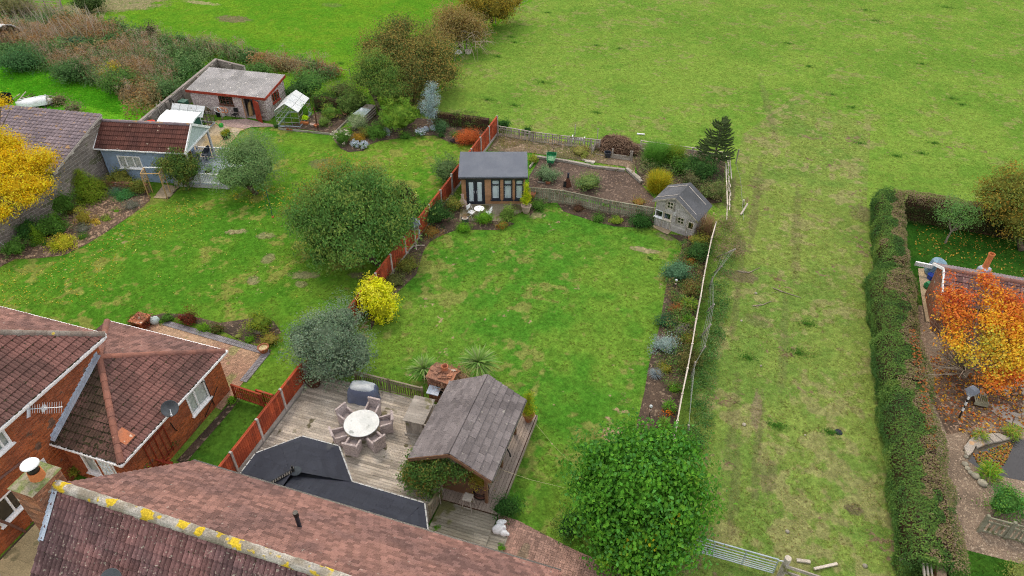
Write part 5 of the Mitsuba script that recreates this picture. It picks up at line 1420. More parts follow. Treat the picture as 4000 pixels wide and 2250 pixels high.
for i, (px, py, r_) in enumerate(((3075, 2078, .09), (2906, 1660, .1), (2952, 1147, .09), (2972, 1430, .06), (2896, 1254, .07), (3145, 1700, .05), (3518, 2188, .1), (3378, 2212, .1))):
 q = G(px, py)
 tag(put('stone', lathe([(0, -.02), (r_ * .9, 0), (r_, r_ * .5), (r_ * .6, r_ * 1.0), (0, r_ * 1.1)], q, 9), 'stone', smooth=True),
  ['pale stone just above the gate post', 'round pale stone in the wheel track above the leafy tree', 'white stone left of the long fallen branch', 'tiny pale stone in the middle of the strip', 'small pale stone beside the wire fence', 'tiny pale stone near the dark rag', 'orange brown stone near the bottom of the hedge', 'brown stone right of the lying plank'][i], 'stone')
tag(put('rag', lathe([(0, 0), (.2, .0), (.17, .03), (.08, .05), (0, .04)], G(3275, 1688), 7), 'anthracite'), 'dark rag lying on the grass strip near the hedge', 'rag')
for i, (pts, lab) in enumerate(([[(3020, 1125), (3060, 1140), (3130, 1163)], 'long thin fallen branch on the grass strip'], [[(2940, 1195), (2980, 1190), (3014, 1176)], 'forked fallen branch below the long thin branch'], [[(2880, 1058), (2925, 1065), (2968, 1045)], 'bent dry branch on the scraped earth'])):
 t = thing('fallen_branch', lab, 'branch')
 put('stem', tube([G(*q, .04) for q in pts], [.03, .028, .015], 5), 'bark_pale', t)
 q = G(*pts[1], .04)
 put('twig', tube([q, q + [rng.uniform(-.8, -.3), rng.uniform(-.5, -.2), .05]], .012, 4), 'bark_pale', t)
 put('twig', tube([q, q + [rng.uniform(-.9, -.4), rng.uniform(.05, .3), .08]], .012, 4), 'bark_pale', t)
# ------------------------------------------------------------------ timber deck
DZ = .3
def decking(name, label, x0, x1, y0, y1, z, p, along='x', w=.145, seg=3.2, limit=300, skirt=True, cut=None):
 t = put(name, box(x0 + .02, x1 - .02, y0 + .02, y1 - .02, 0, z - .03), 'wood_dark', kind='structure')
 ms = []
 n = int(round(((y1 - y0) if along == 'x' else (x1 - x0)) / w))
 for i in range(n):
  a, b = (x0, x1) if along == 'x' else (y0, y1)
  off = rng.uniform(0, seg)
  cuts = [a] + [q for q in np.arange(a + off, b, seg) if q - a > .3 and b - q > .3] + [b]
  for c0, c1 in zip(cuts[:-1], cuts[1:]):
   zt = z + rng.normal(0, .002)
   s0, s1 = (y0 if along == 'x' else x0) + i * w + .007, (y0 if along == 'x' else x0) + (i + 1) * w - .008
   if along == 'x':
    if cut and cut((c0 + c1) / 2, (s0 + s1) / 2):
     continue
    ms.append(box(c0 + .002, c1 - .002, s0, s1, z - .03, zt))
   else:
    ms.append(box(s0, s1, c0 + .002, c1 - .002, z - .03, zt))
 pieces(t, 'plank', ms, p, limit, 'planks')
 if skirt:
  put('fascia_board', join([box(x1, x1 + .025, y0, y1, .02, z + .002), box(x0, x1, y1, y1 + .025, .02, z + .002)]), p, t)
 return t
decking('deck', '', -17.15, -8.55, 12.95, 20.9, DZ, 'deck')
decking('side_deck', '', -8.53, -5.88, 16.12, 21.75, DZ, 'deck_new', 'y')
decking('lower_deck', '', -8.4, -5.95, 12.4, 16.1, .17, 'deck_lower')
decking('deck_step', '', -5.93, -5.25, 12.4, 15.48, .10, 'deck_lower')
# dining set
tb = thing('dining_table', 'round grey patio table with a weathered pale top on the deck', 'table')
tc = np.array([*(G(1412, 1652, DZ + .74)[:2]), DZ])
put('table_top', lathe([(0, .70), (.78, .70), (.80, .715), (.80, .735), (.785, .745), (0, .745)], tc, 40), 'tabletop', tb, 'satin')
put('pedestal', lathe([(.36, 0), (.34, .05), (.28, .35), (.34, .68), (.4, .70)], tc, 20), 'rattan', tb)
for i, (px, py, deg, lab) in enumerate(((1403, 1592, 178, 'grey rattan chair at the far side of the round patio table'), (1490, 1625, 118, 'grey rattan chair at the upper right of the round patio table'),
          (1478, 1700, 62, 'grey rattan chair at the lower right of the round patio table'), (1410, 1745, 4, 'grey rattan chair nearest the camera at the round patio table'),
          (1345, 1730, -42, 'grey rattan chair at the lower left of the round patio table'), (1335, 1645, -108, 'grey rattan chair at the upper left of the round patio table'))):
 ang = [92, 32, -28, -86, -135, 160][i]
 c = tc + np.array([1.07 * math.cos(math.radians(ang)), 1.07 * math.sin(math.radians(ang)), 0])
 R = Frame(c, ang - 90)
 t = thing('rattan_chair', lab, 'chair', 'rattan chairs around the patio table')
 put('base', R.box(-.30, .30, -.30, .28, .04, .40), 'rattan', t)
 put('cushion', R.box(-.22, .22, -.30, .18, .40, .45), 'cushion', t)
 put('backrest', hexa([R.pt(u, v, z) for u in (-.30, .30) for v, z in ((.20, .40), (.28, .90), (.27, .40), (.36, .88))]), 'rattan', t)
 for s in (-1, 1):
  put('arm', hexa([R.pt(s * u, v, z) for u in (.23, .31) for v, zs in ((-.30, (.40, .60)), (.24, (.40, .68))) for z in zs]), 'rattan', t)
 for u in (-.27, .27):
  for v in (-.27, .25):
   put('leg', R.box(u - .025, u + .025, v - .025, v + .025, 0, .04), 'rattan', t)
 put('top_rail', R.box(-.31, .31, .27, .37, .87, .915), 'rattan', t)
# covered barbecue
bc = thing('covered_barbecue', 'barbecue under a blue weather cover at the far edge of the deck', 'barbecue')
q = [G(x, y, DZ + .03) for x, y in ((1365, 1545), (1445, 1572), (1482, 1535), (1470, 1490))]
cen = np.array([*(G(1420, 1535, DZ + .4)[:2]), DZ])
R = Frame(cen, 8)
rings = []
lev = [(.0, .74, .44), (.10, .73, .43), (.3, .70, .38), (.45, .72, .40), (.62, .69, .37), (.82, .62, .33), (.93, .54, .28), (.98, .40, .20)]
ns = 36
for z, hx, hy in lev:
 for a in np.arange(ns) * 2 * np.pi / ns:
  ca, sa = math.cos(a), math.sin(a)
  s = (abs(ca) ** 5 + abs(sa) ** 5) ** -.2
  wr_ = 1 + (.07 * math.sin(7 * a + z * 4) + .04 * math.sin(13 * a - z * 9)) * (1 - z * .75)
  rings.append(R.pt(hx * ca * s * wr_, hy * sa * s * wr_, z + .02 * math.sin(5 * a)))
f = []
for i in range(len(lev) - 1):
 for j in range(ns):
  a, b = i * ns + j, i * ns + (j + 1) % ns
  f += [[a, b, a + ns], [b, b + ns, a + ns]]
put('cover', (np.array(rings), np.array(f)), 'cover', bc, 'satin', smooth=True)
top = rings[-2 * ns:-ns]
tv = np.array([p + UP * .006 + (R.pt(0, 0, .98) - p) * .02 for p in rings[-3 * ns:-2 * ns]] + [p + UP * .012 for p in top] + [p + UP * .01 for p in rings[-ns:]] + [R.pt(0, 0, 1.0)])
f = []
for i in range(2):
 for j in range(ns):
  a, b = i * ns + j, i * ns + (j + 1) % ns
  f += [[a, b, a + ns], [b, b + ns, a + ns]]
f += [[2 * ns + j, 2 * ns + (j + 1) % ns, 3 * ns] for j in range(ns)]
put('cover_top', (tv, np.array(f)), 'cover_pale', bc, 'satin', smooth=True)
# timber store box at the end of the deck
sbx = thing('timber_store', 'grey timber log store with a sloping plank lid between the deck and gazebo', 'store')
R = Frame((-11.25, 18.85, DZ), 2)
put('body', R.box(0, .85, .02, 1.3, 0, .95), 'wood_grey', sbx)
pieces(sbx, 'front_board', [R.box(.01 + i * .14, .01 + i * .14 + .134, -.005, .02, .02, .95) for i in range(6)], 'wood_grey')
pieces(sbx, 'lid_plank', [hexa([R.pt(u, v, z) for u in (-.07, .94) for v, zs in ((-.08 + i * .185, (.98 + i * .012, 1.01 + i * .012)), (-.08 + i * .185 + .19, (.985 + i * .012, 1.015 + i * .012))) for z in zs]) for i in range(8)], 'wood_grey')
put('plinth', R.box(-.06, .9, -.08, 0, 0, .1), 'wood_grey', sbx)
for i in range(3):
 put('side_rail', beam(R.pt(.92, -.05, .25 + .3 * i), R.pt(1.7, .0, .25 + .3 * i), .05, .08), 'wood_dark', sbx)
put('side_post', beam(R.pt(1.0, -.05, 0), R.pt(1.0, -.05, 1.0), .08), 'wood_grey', sbx)
# brick barbecue with dry creeper
bb = thing('brick_barbecue', 'brick outdoor fireplace with a terracotta flue, overgrown by dry creeper', 'fireplace')
c = np.array([-10.6, 20.85, 0])
c = np.array([*(G(1725, 1500, .9)[:2]), 0])
R = Frame((c[0] - .55, c[1] - .35), -6)
put('core', R.box(.01, 1.25, .01, .95, 0, 1.55), 'mortar', bb)
for o, u, n, L in ((R.pt(0, 0), R.u, -R.v, 1.26), (R.pt(1.26, 0), R.v, R.u, .96), (R.pt(0, 0), R.v, -R.u, .96)):
 bricks(bb + '__core', o, u, n, L, 0, 1.55, 'brick_old', holes=[(.4, 1.0, .55, 1.15)] if L > 1 else (), limit=100, out=.014)
put('opening', hexa([R.pt(u, v, z) for u in (.4, 1.0) for v in (-.004, .02) for z in (.55, 1.15)]), 'black', bb)
slate = []
for i in range(26):
 u, v = rng.uniform(.05, 1.1), rng.uniform(.05, .85)
 z = 1.56 + .35 * (1 - abs(v - .5)) + rng.uniform(0, .04) - .1
 a = rng.uniform(-.5, .5)
 S = Frame(R.pt(u, v, z), math.degrees(a))
 slate.append(hexa([S.pt(x, y, zz + .18 * x * rng.uniform(-.2, .2)) for x in (-.12, .12) for y in (-.09, .09) for zz in (0, .02)]))
put('cap', hexa([R.pt(u, v, z) for u in (-.05, 1.3) for v, zs in ((-.05, (1.55, 1.6)), (.5, (1.75, 1.8))) for z in zs]), 'brick_old', bb)
put('cap', hexa([R.pt(u, v, z) for u in (-.05, 1.3) for v, zs in ((.5, (1.75, 1.8)), (1.0, (1.55, 1.6))) for z in zs]), 'brick_old', bb)
pieces(bb, 'roof_slate', slate, 'brick_old')
put('flue', lathe([(.16, 0), (.15, .3), (.17, .3), (.17, .36), (.12, .36), (.12, .1)], R.pt(.68, .55, 1.7), 16), 'terracotta', bb, smooth=True)
tw = []
for i in range(420):
 a = R.pt(rng.uniform(-.1, 1.7), rng.uniform(-.2, 1.15), rng.uniform(.9, 1.75))
 b = a + rng.normal(0, .22, 3) + [.05, 0, -.1]
 tw.append(tube([a, (a + b) / 2 + rng.normal(0, .06, 3), b], .008, 3))
put('dry_creeper', join(tw), 'twig', bb, kind='stuff')
put_leaves('creeper_leaves', crown([(c[0] + .9, c[1] + .25, 1.3, .55, .5, .4), (c[0] + .2, c[1] + .5, 1.5, .7, .35, .25)], 900, .07, [(.30, .14, .09), (.24, .17, .10), (.16, .15, .06)], clump=.12, per=14, seed=41), bb)
tag(put('steel_hood', hexa([G(1690, 1530, .95) + [x, y, z] for x in (-.25, .35) for y, z in ((-.2, 0), (-.2, .04), (.25, .12), (.25, .16))]), 'lead', bsdf='satin'), 'dull metal sheet leaning between the brick fireplace and gazebo', 'sheet')
# ------------------------------------------------------------------ gazebo bar
gz = thing('gazebo', 'open timber gazebo bar with a slate grey tiled roof and ivy', 'gazebo')
gx0, gx1, gy0, gy1, ge, gr = -9.75, -6.18, 16.2, 20.75, 2.35, 3.35
gm = -7.9
gf = put('roof', hexa([[x, y, z] for x, zs in ((gx0 + .05, (ge - .08, ge - .03)), (gm, (gr - .1, gr - .03))) for y in (gy0 + .03, gy1 - .03) for z in zs]), 'wood_brown', gz)
sl1, sl2 = math.hypot(gm - gx0, gr - ge), math.hypot(gx1 - gm, gr - ge)
tile_roof(gf, np.array([gx0, gy0, ge]), (0, 1, 0), (gm - gx0, 0, gr - ge), gy1 - gy0, sl1, 'roof_gazebo', .33, .20, rolls=0, lift=.022, limit=250, deckpal='felt')
tile_roof(gf, np.array([gx1, gy0, ge]), (0, 1, 0), (gm - gx1, 0, gr - ge), gy1 - gy0, sl2, 'roof_gazebo', .42, .33, rolls=0, lift=.055, limit=100, deckpal='black', name='slate', rest='slates')
for s, (xe) in ((-1, gx0), (1, gx1)):
 d = unit(np.array([xe - gm, 0, ge - gr]))
 n = unit(np.cross(d, [0, 1, 0])) * (1 if s < 0 else -1)
 n = n if n[2] > 0 else -n
 pieces(gf, 'ridge_slate', [hexa([np.array([gm, y, gr]) + d * a + n * b for y in (gy0 + .0 + i * .455, gy0 + i * .455 + .45) for a in (0, .24) for b in (.03, .05)]) for i in range(10)], 'roof_gazebo')
for y in (gy0, gy1):
 for xe in (gx0, gx1):
  put('bargeboard', beam(np.array([xe, y - .02, ge - .08]), np.array([gm, y - .02, gr - .08]), .035, .16), 'wood_brown' if y == gy0 else 'wood_grey', gz)
put('gutter', join([beam((gx1 + .05, gy0, ge - .05), (gx1 + .05, gy1, ge - .05), .1, .08), beam((gx0 - .02, gy0, ge - .06), (gx0 - .02, gy1, ge - .06), .04, .1)]), 'black', gz, 'satin')
put('downpipe_shoe', tube([(gx1 + .05, 18.0, ge - .1), (gx1 + .2, 17.95, ge - .3), (gx1 + .25, 17.9, ge - .45)], .035, 6), 'black', gz)
for x in (gx0 + .35, gx1 - .35):
 for y in (gy0 + .35, (gy0 + gy1) / 2, gy1 - .35):
  put('post', beam((x, y, DZ), (x, y, ge - .05), .12), 'wood_brown', gz)
for x in (gx0 + .35, gx1 - .35):
 put('beam', beam((x, gy0 + .1, ge - .06), (x, gy1 - .1, ge - .06), .1, .14), 'wood_brown', gz)
for y in (gy0 + .35, gy1 - .35):
 put('beam', beam((gx0 + .3, y, ge - .12), (gx1 - .3, y, ge - .12), .1, .14), 'wood_brown', gz)
put('back_panel', box(gx0 + .32, gx0 + .38, gy0 + .4, gy1 - .4, DZ, 1.5), 'wood_brown', gz)
bt_ = thing('bar_counter', 'timber bar counter under the gazebo roof', 'bar')
put('counter_top', box(-8.7, -7.0, 16.55, 17.05, 1.32, 1.38), 'wood_brown', bt_)
put('front_panel', box(-8.6, -7.1, 16.65, 16.72, DZ, 1.3), 'wood_brown', bt_)
for i, (x, y) in enumerate(((-8.55, 16.1), (-7.15, 16.05))):
 t = thing('bar_stool', ['grey bar stool left of the bar under the gazebo', 'grey bar stool right of the bar beside the barrel planter'][i], 'stool')
 put('seat', box(x - .19, x + .19, y - .19, y + .19, DZ + .72, DZ + .77), 'wood_grey', t)
 for a in (-1, 1):
  for b in (-1, 1):
   put('leg', tube([(x + a * .14, y + b * .14, DZ + .72), (x + a * .22, y + b * .22, DZ)], .022, 5), 'wood_grey', t)
 put('foot_ring', join([beam((x - .18, y + s * .18, DZ + .25), (x + .18, y + s * .18, DZ + .25), .03) for s in (-1, 1)]), 'wood_grey', t)
def barrel(c, r, h, p='barrel', n=20):
 return lathe([(0, .02), (r * .82, 0), (r * .96, h * .3), (r, h * .55), (r * .93, h * .92), (r * .95, h), (r * .86, h), (r * .84, h * .88), (0, h * .88)], c, n)
t = thing('barrel_planter', 'brown half barrel planter of yellow green shrub at the gazebo corner', 'planter')
c = np.array([*(G(1880, 1925, DZ + .15)[:2]), DZ])
put('barrel', barrel(c, .33, .46), 'barrel', t)
for z in (.1, .3, .42):
 put('hoop', lathe([(.33, z), (.345, z + .01), (.345, z + .04), (.33, z + .05)], c, 20), 'black', t)
put_leaves('shrub', crown([(c[0] - .05, c[1] + .1, 1.35, .5, .45, .55)], 2600, .055, [(.30, .24, .03), (.20, .19, .025), (.13, .15, .025), (.34, .22, .05)], clump=.09, per=18, seed=43), t)
t = thing('potted_conifer', 'golden clipped conifer in a terracotta pot at the far corner of the side deck', 'potted plant')
c = np.array([*(G(2065, 1630, DZ + .2)[:2]), DZ])
put('pot', lathe([(0, .01), (.16, 0), (.22, .2), (.26, .38), (.29, .38), (.29, .44), (.24, .44), (.22, .36), (0, .36)], c, 18), 'terracotta', t, smooth=True)
put('stem', tube([c + UP * .35, c + UP * 1.2], .03, 6), 'bark', t)
put_leaves('foliage', crown([(c[0], c[1], c[2] + .62, .32, .32, .24), (c[0] - .03, c[1] + .02, c[2] + .95, .27, .27, .22), (c[0] - .05, c[1] + .05, c[2] + 1.35, .2, .2, .22), (c[0], c[1], c[2] + 1.65, .14, .14, .2)], 2600, .05, [(.50, .52, .03), (.34, .40, .03), (.16, .25, .02)], clump=.06, per=18, seed=44), t)
for i, (px, py, r_, lab) in enumerate(((1958, 2040, .15, 'rear white rounded stone animal ornament in the deck corner'), (1945, 2068, .2, 'largest white rounded stone animal ornament in the deck corner'), (1965, 2078, .15, 'small white rounded stone ornament on its side in the deck corner'))):
 t = thing('garden_ornament', lab, 'ornament')
 c = G(px, py, .0)
 c = np.array([*(G([1955, 1945, 1966][i], [2038, 2066, 2076][i], .25)[:2]), .0])
 d = unit([.85, .35 if i < 2 else -.1, .4 if i < 2 else 0.05])
 put('body', lathe([(0, -r_ * 1.2), (r_ * .7, -r_ * .95), (r_ * 1.02, -r_ * .2), (r_ * .95, r_ * .5), (r_ * .6, r_ * 1.05), (0, r_ * 1.2)], c + UP * (r_ + .02), 16, tilt=d), 'white', t, smooth=True)
 h = c + UP * (r_ + .02) + d * r_ * 1.25
 put('head', lathe([(0, -r_ * .55), (r_ * .5, -r_ * .3), (r_ * .52, r_ * .2), (r_ * .3, r_ * .5), (0, r_ * .55)], h, 12, tilt=d), 'white', t, smooth=True)
 for s in (-1, 1):
  e = h + np.cross(d, UP) * s * r_ * .3 + UP * r_ * .45
  put('ear', lathe([(r_ * .14, 0), (0, r_ * .3)], e, 6), 'white', t)
# washing line wires across the lawn
wl_ = thing('washing_line', 'thin pale washing lines from the gazebo to the leafy tree', 'washing line')
for a, b in (((1945, 1830, 2.0), (2205, 1905, 2.2)), ((2080, 1640, 2.0), (2240, 1820, 2.2))):
 put('line', tube([G(*a), (G(*a) + G(*b)) / 2 - UP * .12, G(*b)], .006, 4), 'rope', wl_)
put('peg', lathe([(0, 0), (.04, .03), (0, .08)], (G(2080, 1640, 2.0) + G(2240, 1820, 2.2)) / 2 - UP * .15, 6), 'flag_yellow', wl_)
# ------------------------------------------------------------------ summer house
sh = thing('summer_house', 'timber summer house with anthracite doors and windows and a grey felt roof', 'summer house')
F = Frame((-16.12, 38.4), 18.4)
LW, DW, ZF, ZB = 4.25, 2.45, 2.2, 2.55
oh = [(.3, 1.55, .06, 1.98), (1.98, 2.58, .42, 1.98), (2.80, 3.40, .42, 1.98), (3.58, 4.14, .42, 1.98)]
swp = put('wall', wall_panel(F.pt(0, 0), F.u, -F.v, rect(0, LW, 0, ZF), .12, [rect(a, b, c, d) for a, b, c, d in oh]), 'wood_warm', sh)
boards_wall(swp, F.pt(0, 0), F.u, -F.v, LW, 0, ZF - .02, 'wood_warm', .105, oh, out=.016)
for s, u in ((-1, 0), (1, LW)):
 put('side_wall', wall_panel(F.pt(u, 0), F.v, s * F.u, [(0, 0), (DW, 0), (DW, ZB), (0, ZF)], .1), 'anthracite', sh)
put('back_wall', wall_panel(F.pt(0, DW), F.u, F.v, rect(0, LW, 0, ZB), .1), 'anthracite', sh)
for i, (a, b, c, d) in enumerate(oh[1:]):
 window(sh, F.pt(0, 0), F.u, -F.v, a, b, c, d, frame='anthracite', trans=[1.55], behind='blind', w=.085, proud=.045)
a, b, c, d = oh[0]
dr2 = put('door_frame', join([F.box(a, a + .06, -.05, .06, c, d), F.box(b - .06, b, -.05, .06, c, d), F.box(a + .06, b - .06, -.05, .06, d - .06, d), F.box(a + .06, b - .06, -.05, .06, c, c + .05)]), 'anthracite', sh, 'satin')
for u0 in (a + .07, (a + b) / 2 + .005):
 u1 = u0 + (b - a) / 2 - .08
 dl_ = put('door_leaf', join([F.box(u0, u0 + .12, -.035, .03, c + .06, d - .07), F.box(u1 - .12, u1, -.035, .03, c + .06, d - .07), F.box(u0 + .12, u1 - .12, -.035, .03, c + .06, c + .22), F.box(u0 + .12, u1 - .12, -.035, .03, d - .19, d - .07)]), 'anthracite', sh, 'satin')
 put('blind', F.box(u0 + .11, u1 - .11, .02, .03, c + .2, d - .18), 'blind', dl_)
 glass('pane', (np.array([F.pt(u0 + .11, -.005, c + .2), F.pt(u1 - .11, -.005, c + .2), F.pt(u1 - .11, -.005, d - .18), F.pt(u0 + .11, -.005, d - .18)]), np.array([[0, 1, 2], [0, 2, 3]])), dl_)
 put('handle', F.box(*((u1 - .07, u1 - .045) if u0 < .6 else (u0 + .045, u0 + .07)), -.075, -.035, .95, 1.12), 'steel', dl_, 'satin')
put('roof', hexa([F.pt(u, v, z) for u in (-.14, LW + .14) for v, zs in ((-.22, (ZF + .02, ZF + .10)), (DW + .12, (ZB + .02, ZB + .10))) for z in zs]), 'felt_grey', sh)
put('roof_trim', join([F.box(-.16, LW + .16, -.25, -.22, ZF - .02, ZF + .11), hexa([F.pt(u, v, z) for u in (-.17, -.14) for v, zs in ((-.22, (ZF - .02, ZF + .115)), (DW + .12, (ZB - .02, ZB + .115))) for z in zs]), hexa([F.pt(u, v, z) for u in (LW + .14, LW + .17) for v, zs in ((-.22, (ZF - .02, ZF + .115)), (DW + .12, (ZB - .02, ZB + .115))) for z in zs])]), 'felt_grey', sh, tone=.95)
put('gutter', F.box(-.16, LW + .16, -.33, -.25, ZF - .06, ZF + .02), 'black', sh, 'satin')
q = thing('decking_platform', 'small timber deck in front of the summer house', 'deck')
pl = []
for i in range(31):
 u = -.1 + i * .145
 vmin = -2.15 if u < 2.6 else -2.15 + (u - 2.6) * .85
 pl.append(F.box(u, u + .138, vmin, -.03, .05, .10))
pieces(q, 'plank', pl, 'deck_green')
bz = thing('bistro_table', 'small round white bistro table on the summer house deck', 'table')
c = G(1873, 862, .1)
c = np.array([*(G(1872, 815, .8)[:2]), .1])
put('table_top', lathe([(0, .70), (.33, .70), (.34, .72), (0, .725)], c, 24), 'white', bz, 'satin')
for a in (.5, 2.6, 4.7):
 put('leg', tube([c + [.25 * math.cos(a), .25 * math.sin(a), 0], c + [-.1 * math.cos(a), -.1 * math.sin(a), .7]], .013, 5), 'white', bz)
for i, (px, py, deg, lab) in enumerate(((1842, 838, 75, 'white folding bistro chair left of the round bistro table'), (1905, 842, -95, 'white folding bistro chair right of the bistro table behind the shrub'))):
 t = thing('bistro_chair', lab, 'chair')
 R = Frame([*(G(px, py - 8, .5)[:2]), .1], deg)
 for j in range(6):
  put('seat_slat', R.box(-.2, .2, -.2 + j * .068, -.2 + j * .068 + .05, .43, .45), 'white', t)
 for z in (.62, .74, .84):
  put('back_slat', R.box(-.19, .19, .24, .26, z, z + .07), 'white', t)
 for x in (-.2, .2):
  put('leg', tube([R.pt(x, -.24, 0), R.pt(x, .25, .9)], .012, 5), 'white', t)
  put('leg', tube([R.pt(x, .26, 0), R.pt(x, -.2, .44)], .012, 5), 'white', t)
cm = thing('chiminea', 'small clay chiminea at the left corner of the summer house', 'chiminea')
c = np.array([*(G(1808, 800, .3)[:2]), .1])
put('body', lathe([(.0, .02), (.2, .0), (.3, .22), (.28, .42), (.14, .6), (.1, .72), (.1, .98), (.12, 1.0), (.08, 1.0), (.07, .7)], c, 18), 'terra_pale', cm, smooth=True)
put('mouth', lathe([(0, 0), (.11, .0), (.115, .02), (.14, .02), (.14, -.03)], c + np.array([.12, -.245, .28]), 12, tilt=(.45, -.9, .1)), 'black', cm)
t = thing('potted_conifer', 'bright golden topiary in a pale urn at the right end of the summer house', 'potted plant')
c = np.array([*(G(2055, 812, .4)[:2]), .05])
put('urn', lathe([(0, .01), (.2, 0), (.27, .25), (.31, .5), (.35, .5), (.35, .57), (.29, .57), (.27, .48), (0, .48)], c, 20), 'terra_pale', t, smooth=True)
put('stem', tube([c + UP * .48, c + UP * 1.7], .03, 6), 'bark', t)
put_leaves('foliage', crown([(c[0], c[1], .95, .34, .34, .3), (c[0], c[1], 1.4, .25, .25, .26), (c[0], c[1], 1.8, .17, .17, .2), (c[0], c[1], 2.1, .2, .2, .16)], 2400, .06, [(.55, .60, .02), (.40, .50, .02), (.26, .38, .02)], clump=.06, per=18, seed=45), t)
tag(put('plant_pot', lathe([(0, .01), (.17, 0), (.24, .36), (.27, .36), (.27, .42), (.22, .42), (.2, .34), (0, .34)], G(2078, 772, .35) * [1, 1, 0] + UP * .35, 16), 'terracotta', smooth=True), 'orange terracotta pot behind the pale urn by the picket fence', 'pot')
t = thing('bucket_planter', 'grey metal bucket planter at the left end of the bistro deck', 'planter')
c = np.array([*(G(1817, 862, .2)[:2]), 0])
put('bucket', lathe([(0, .01), (.2, 0), (.25, .42), (.27, .43), (.23, .43), (.22, .38), (0, .38)], c, 16), 'dish', t)
put('gravel_top', lathe([(0, .41), (.22, .40)], c, 16), 'white_stone', t)
put_leaves('dry_grass', blades(np.repeat(c[None] + UP * .38, 70, 0) + rng.normal(0, .06, (70, 3)) * [1, 1, 0], rng.normal(0, .35, (70, 3)) + UP, .55, .012, [(.30, .17, .10), (.36, .26, .14)], seed=8), t)
# bird table with hexagonal slate roof
bd_ = thing('bird_table', 'wooden bird table with a hexagonal grey roof beside the red fence', 'bird table')
c = G(1625, 965)
for i, a in enumerate(np.arange(4) * np.pi / 2 + .5):
 put('foot', beam(c + UP * .12, c + np.array([.55 * math.cos(a), .55 * math.sin(a), .05]), .06), 'wood_pale', bd_)
put('pole', beam(c + UP * .05, c + UP * 1.45, .07), 'wood_pale', bd_)
put('tray', lathe([(0, 1.42), (.33, 1.42), (.36, 1.52), (.33, 1.52), (.31, 1.46), (0, 1.46)], c, 6), 'wood_grey', bd_)
for a in np.arange(6) * np.pi / 3:
 put('roof_post', beam(c + np.array([.29 * math.cos(a), .29 * math.sin(a), 1.46]), c + np.array([.29 * math.cos(a), .29 * math.sin(a), 1.8]), .035), 'wood_pale', bd_)
for i in range(6):
 a0, a1 = i * np.pi / 3, (i + 1) * np.pi / 3
 q0, q1, q2 = c + np.array([.46 * math.cos(a0), .46 * math.sin(a0), 1.76]), c + np.array([.46 * math.cos(a1), .46 * math.sin(a1), 1.76]), c + np.array([0, 0, 2.25])
 m = (q0 + q1 + q2) / 3
 put('roof_panel', (np.array([m + (q - m) * .985 + UP * dz for dz in (.0, -.02) for q in (q0, q1, q2)]), np.array([[0, 1, 2], [3, 5, 4], [0, 3, 1], [3, 4, 1], [1, 4, 2], [4, 5, 2], [2, 5, 0], [5, 3, 0]])), 'felt_grey', bd_)
 put('hip_strip', beam(q0 + UP * .015, q2 + UP * .015, .03), 'lead', bd_)
put('finial', lathe([(.05, 2.2), (.05, 2.3), (.03, 2.32), (.04, 2.38), (0, 2.42)], c, 8), 'terra_pale', bd_)
put('feeder', lathe([(0, 1.0), (.05, 1.02), (.05, 1.3), (0, 1.32)], c + [.28, .1, 0], 8), 'lead', bd_, 'satin')
# ------------------------------------------------------------------ playhouse
ph_ = thing('playhouse', 'weathered timber playhouse with an uneven grey felt roof', 'playhouse')
F = Frame((-3.38, 40.02), -17)
PW, PD = 2.75, 2.0
zl, zr_, zr2, um = 2.0, 2.58, 1.5, 1.27
prof = [(0, 0), (PW, 0), (PW, zr2 + .07), (um, zr_ - .06), (0, zl - .04)]
ph_h = [(.02, .54, .72, 1.22), (.60, 1.10, .72, 1.22), (.72, 1.16, 1.55, 2.08), (1.55, 2.0, .72, 1.22), (2.28, 2.68, .58, 1.14)]
pwp = put('wall', wall_panel(F.pt(0, 0), F.u, -F.v, prof, .06, [rect(a + .002, b, c, d) for a, b, c, d in ph_h]), 'playwood', ph_)
def clip_top(z):
 a, b = 0.0, PW
 if z > zl - .04:
  a = um * (z - zl + .04) / (zr_ - zl - .02)
 if z > zr2 + .07:
  b = PW - (PW - um) * (z - zr2 - .07) / (zr_ - zr2 - .13)
 return (a, b) if b - a > .1 else None
boards_wall(pwp, F.pt(0, 0), F.u, -F.v, PW, .0, zr_ - .1, 'playwood', .085, ph_h, top=clip_top, out=.018)
for s, u, z in ((-1, 0, zl), (1, PW, zr2)):
 put('side_wall', wall_panel(F.pt(u, 0), F.v, s * F.u, rect(0, PD, 0, z), .06), 'playwood', ph_)
put('back_wall', wall_panel(F.pt(0, PD), F.u, F.v, prof, .06), 'playwood', ph_)
put('floor', F.box(.08, PW - .08, .08, PD - .08, .05, .1), 'wood_grey', ph_)
for i, (a, b, c, d) in enumerate(ph_h):
 window(ph_, F.pt(0, 0), F.u, -F.v, a, b, c, d, frame='wood_pale' if i else 'white', mull=[(a + b) / 2] if i in (2, 3) else (), trans=[(c + d) / 2] if i in (2, 3) else (), behind=None, w=.04, sill=i < 2, glassy=True, proud=.035)
for u0, u1, z1 in ((.04, .52, .66), (.62, 1.1, .66), (2.26, 2.7, .54)):
 dd = put('lower_door', F.box(u0, u1, -.045, -.022, .05, z1), 'wood_grey', ph_)
 pieces(dd, 'board', [F.box(u0 + (u1 - u0) * j / 5 + .004, u0 + (u1 - u0) * (j + 1) / 5 - .004, -.055, -.045, .06, z1 - .01) for j in range(5)], 'playwood')
for u in (.56, 1.14, 2.22):
 put('door_trim', F.box(u - .022, u + .022, -.05, -.02, .03, 1.3), 'wood_pale', ph_)
put('shutter', F.box(.60, .70, -.05, -.022, 1.5, 2.08), 'wood_grey', ph_)
put('shutter', F.box(1.18, 1.28, -.05, -.022, 1.5, 2.08), 'wood_grey', ph_)
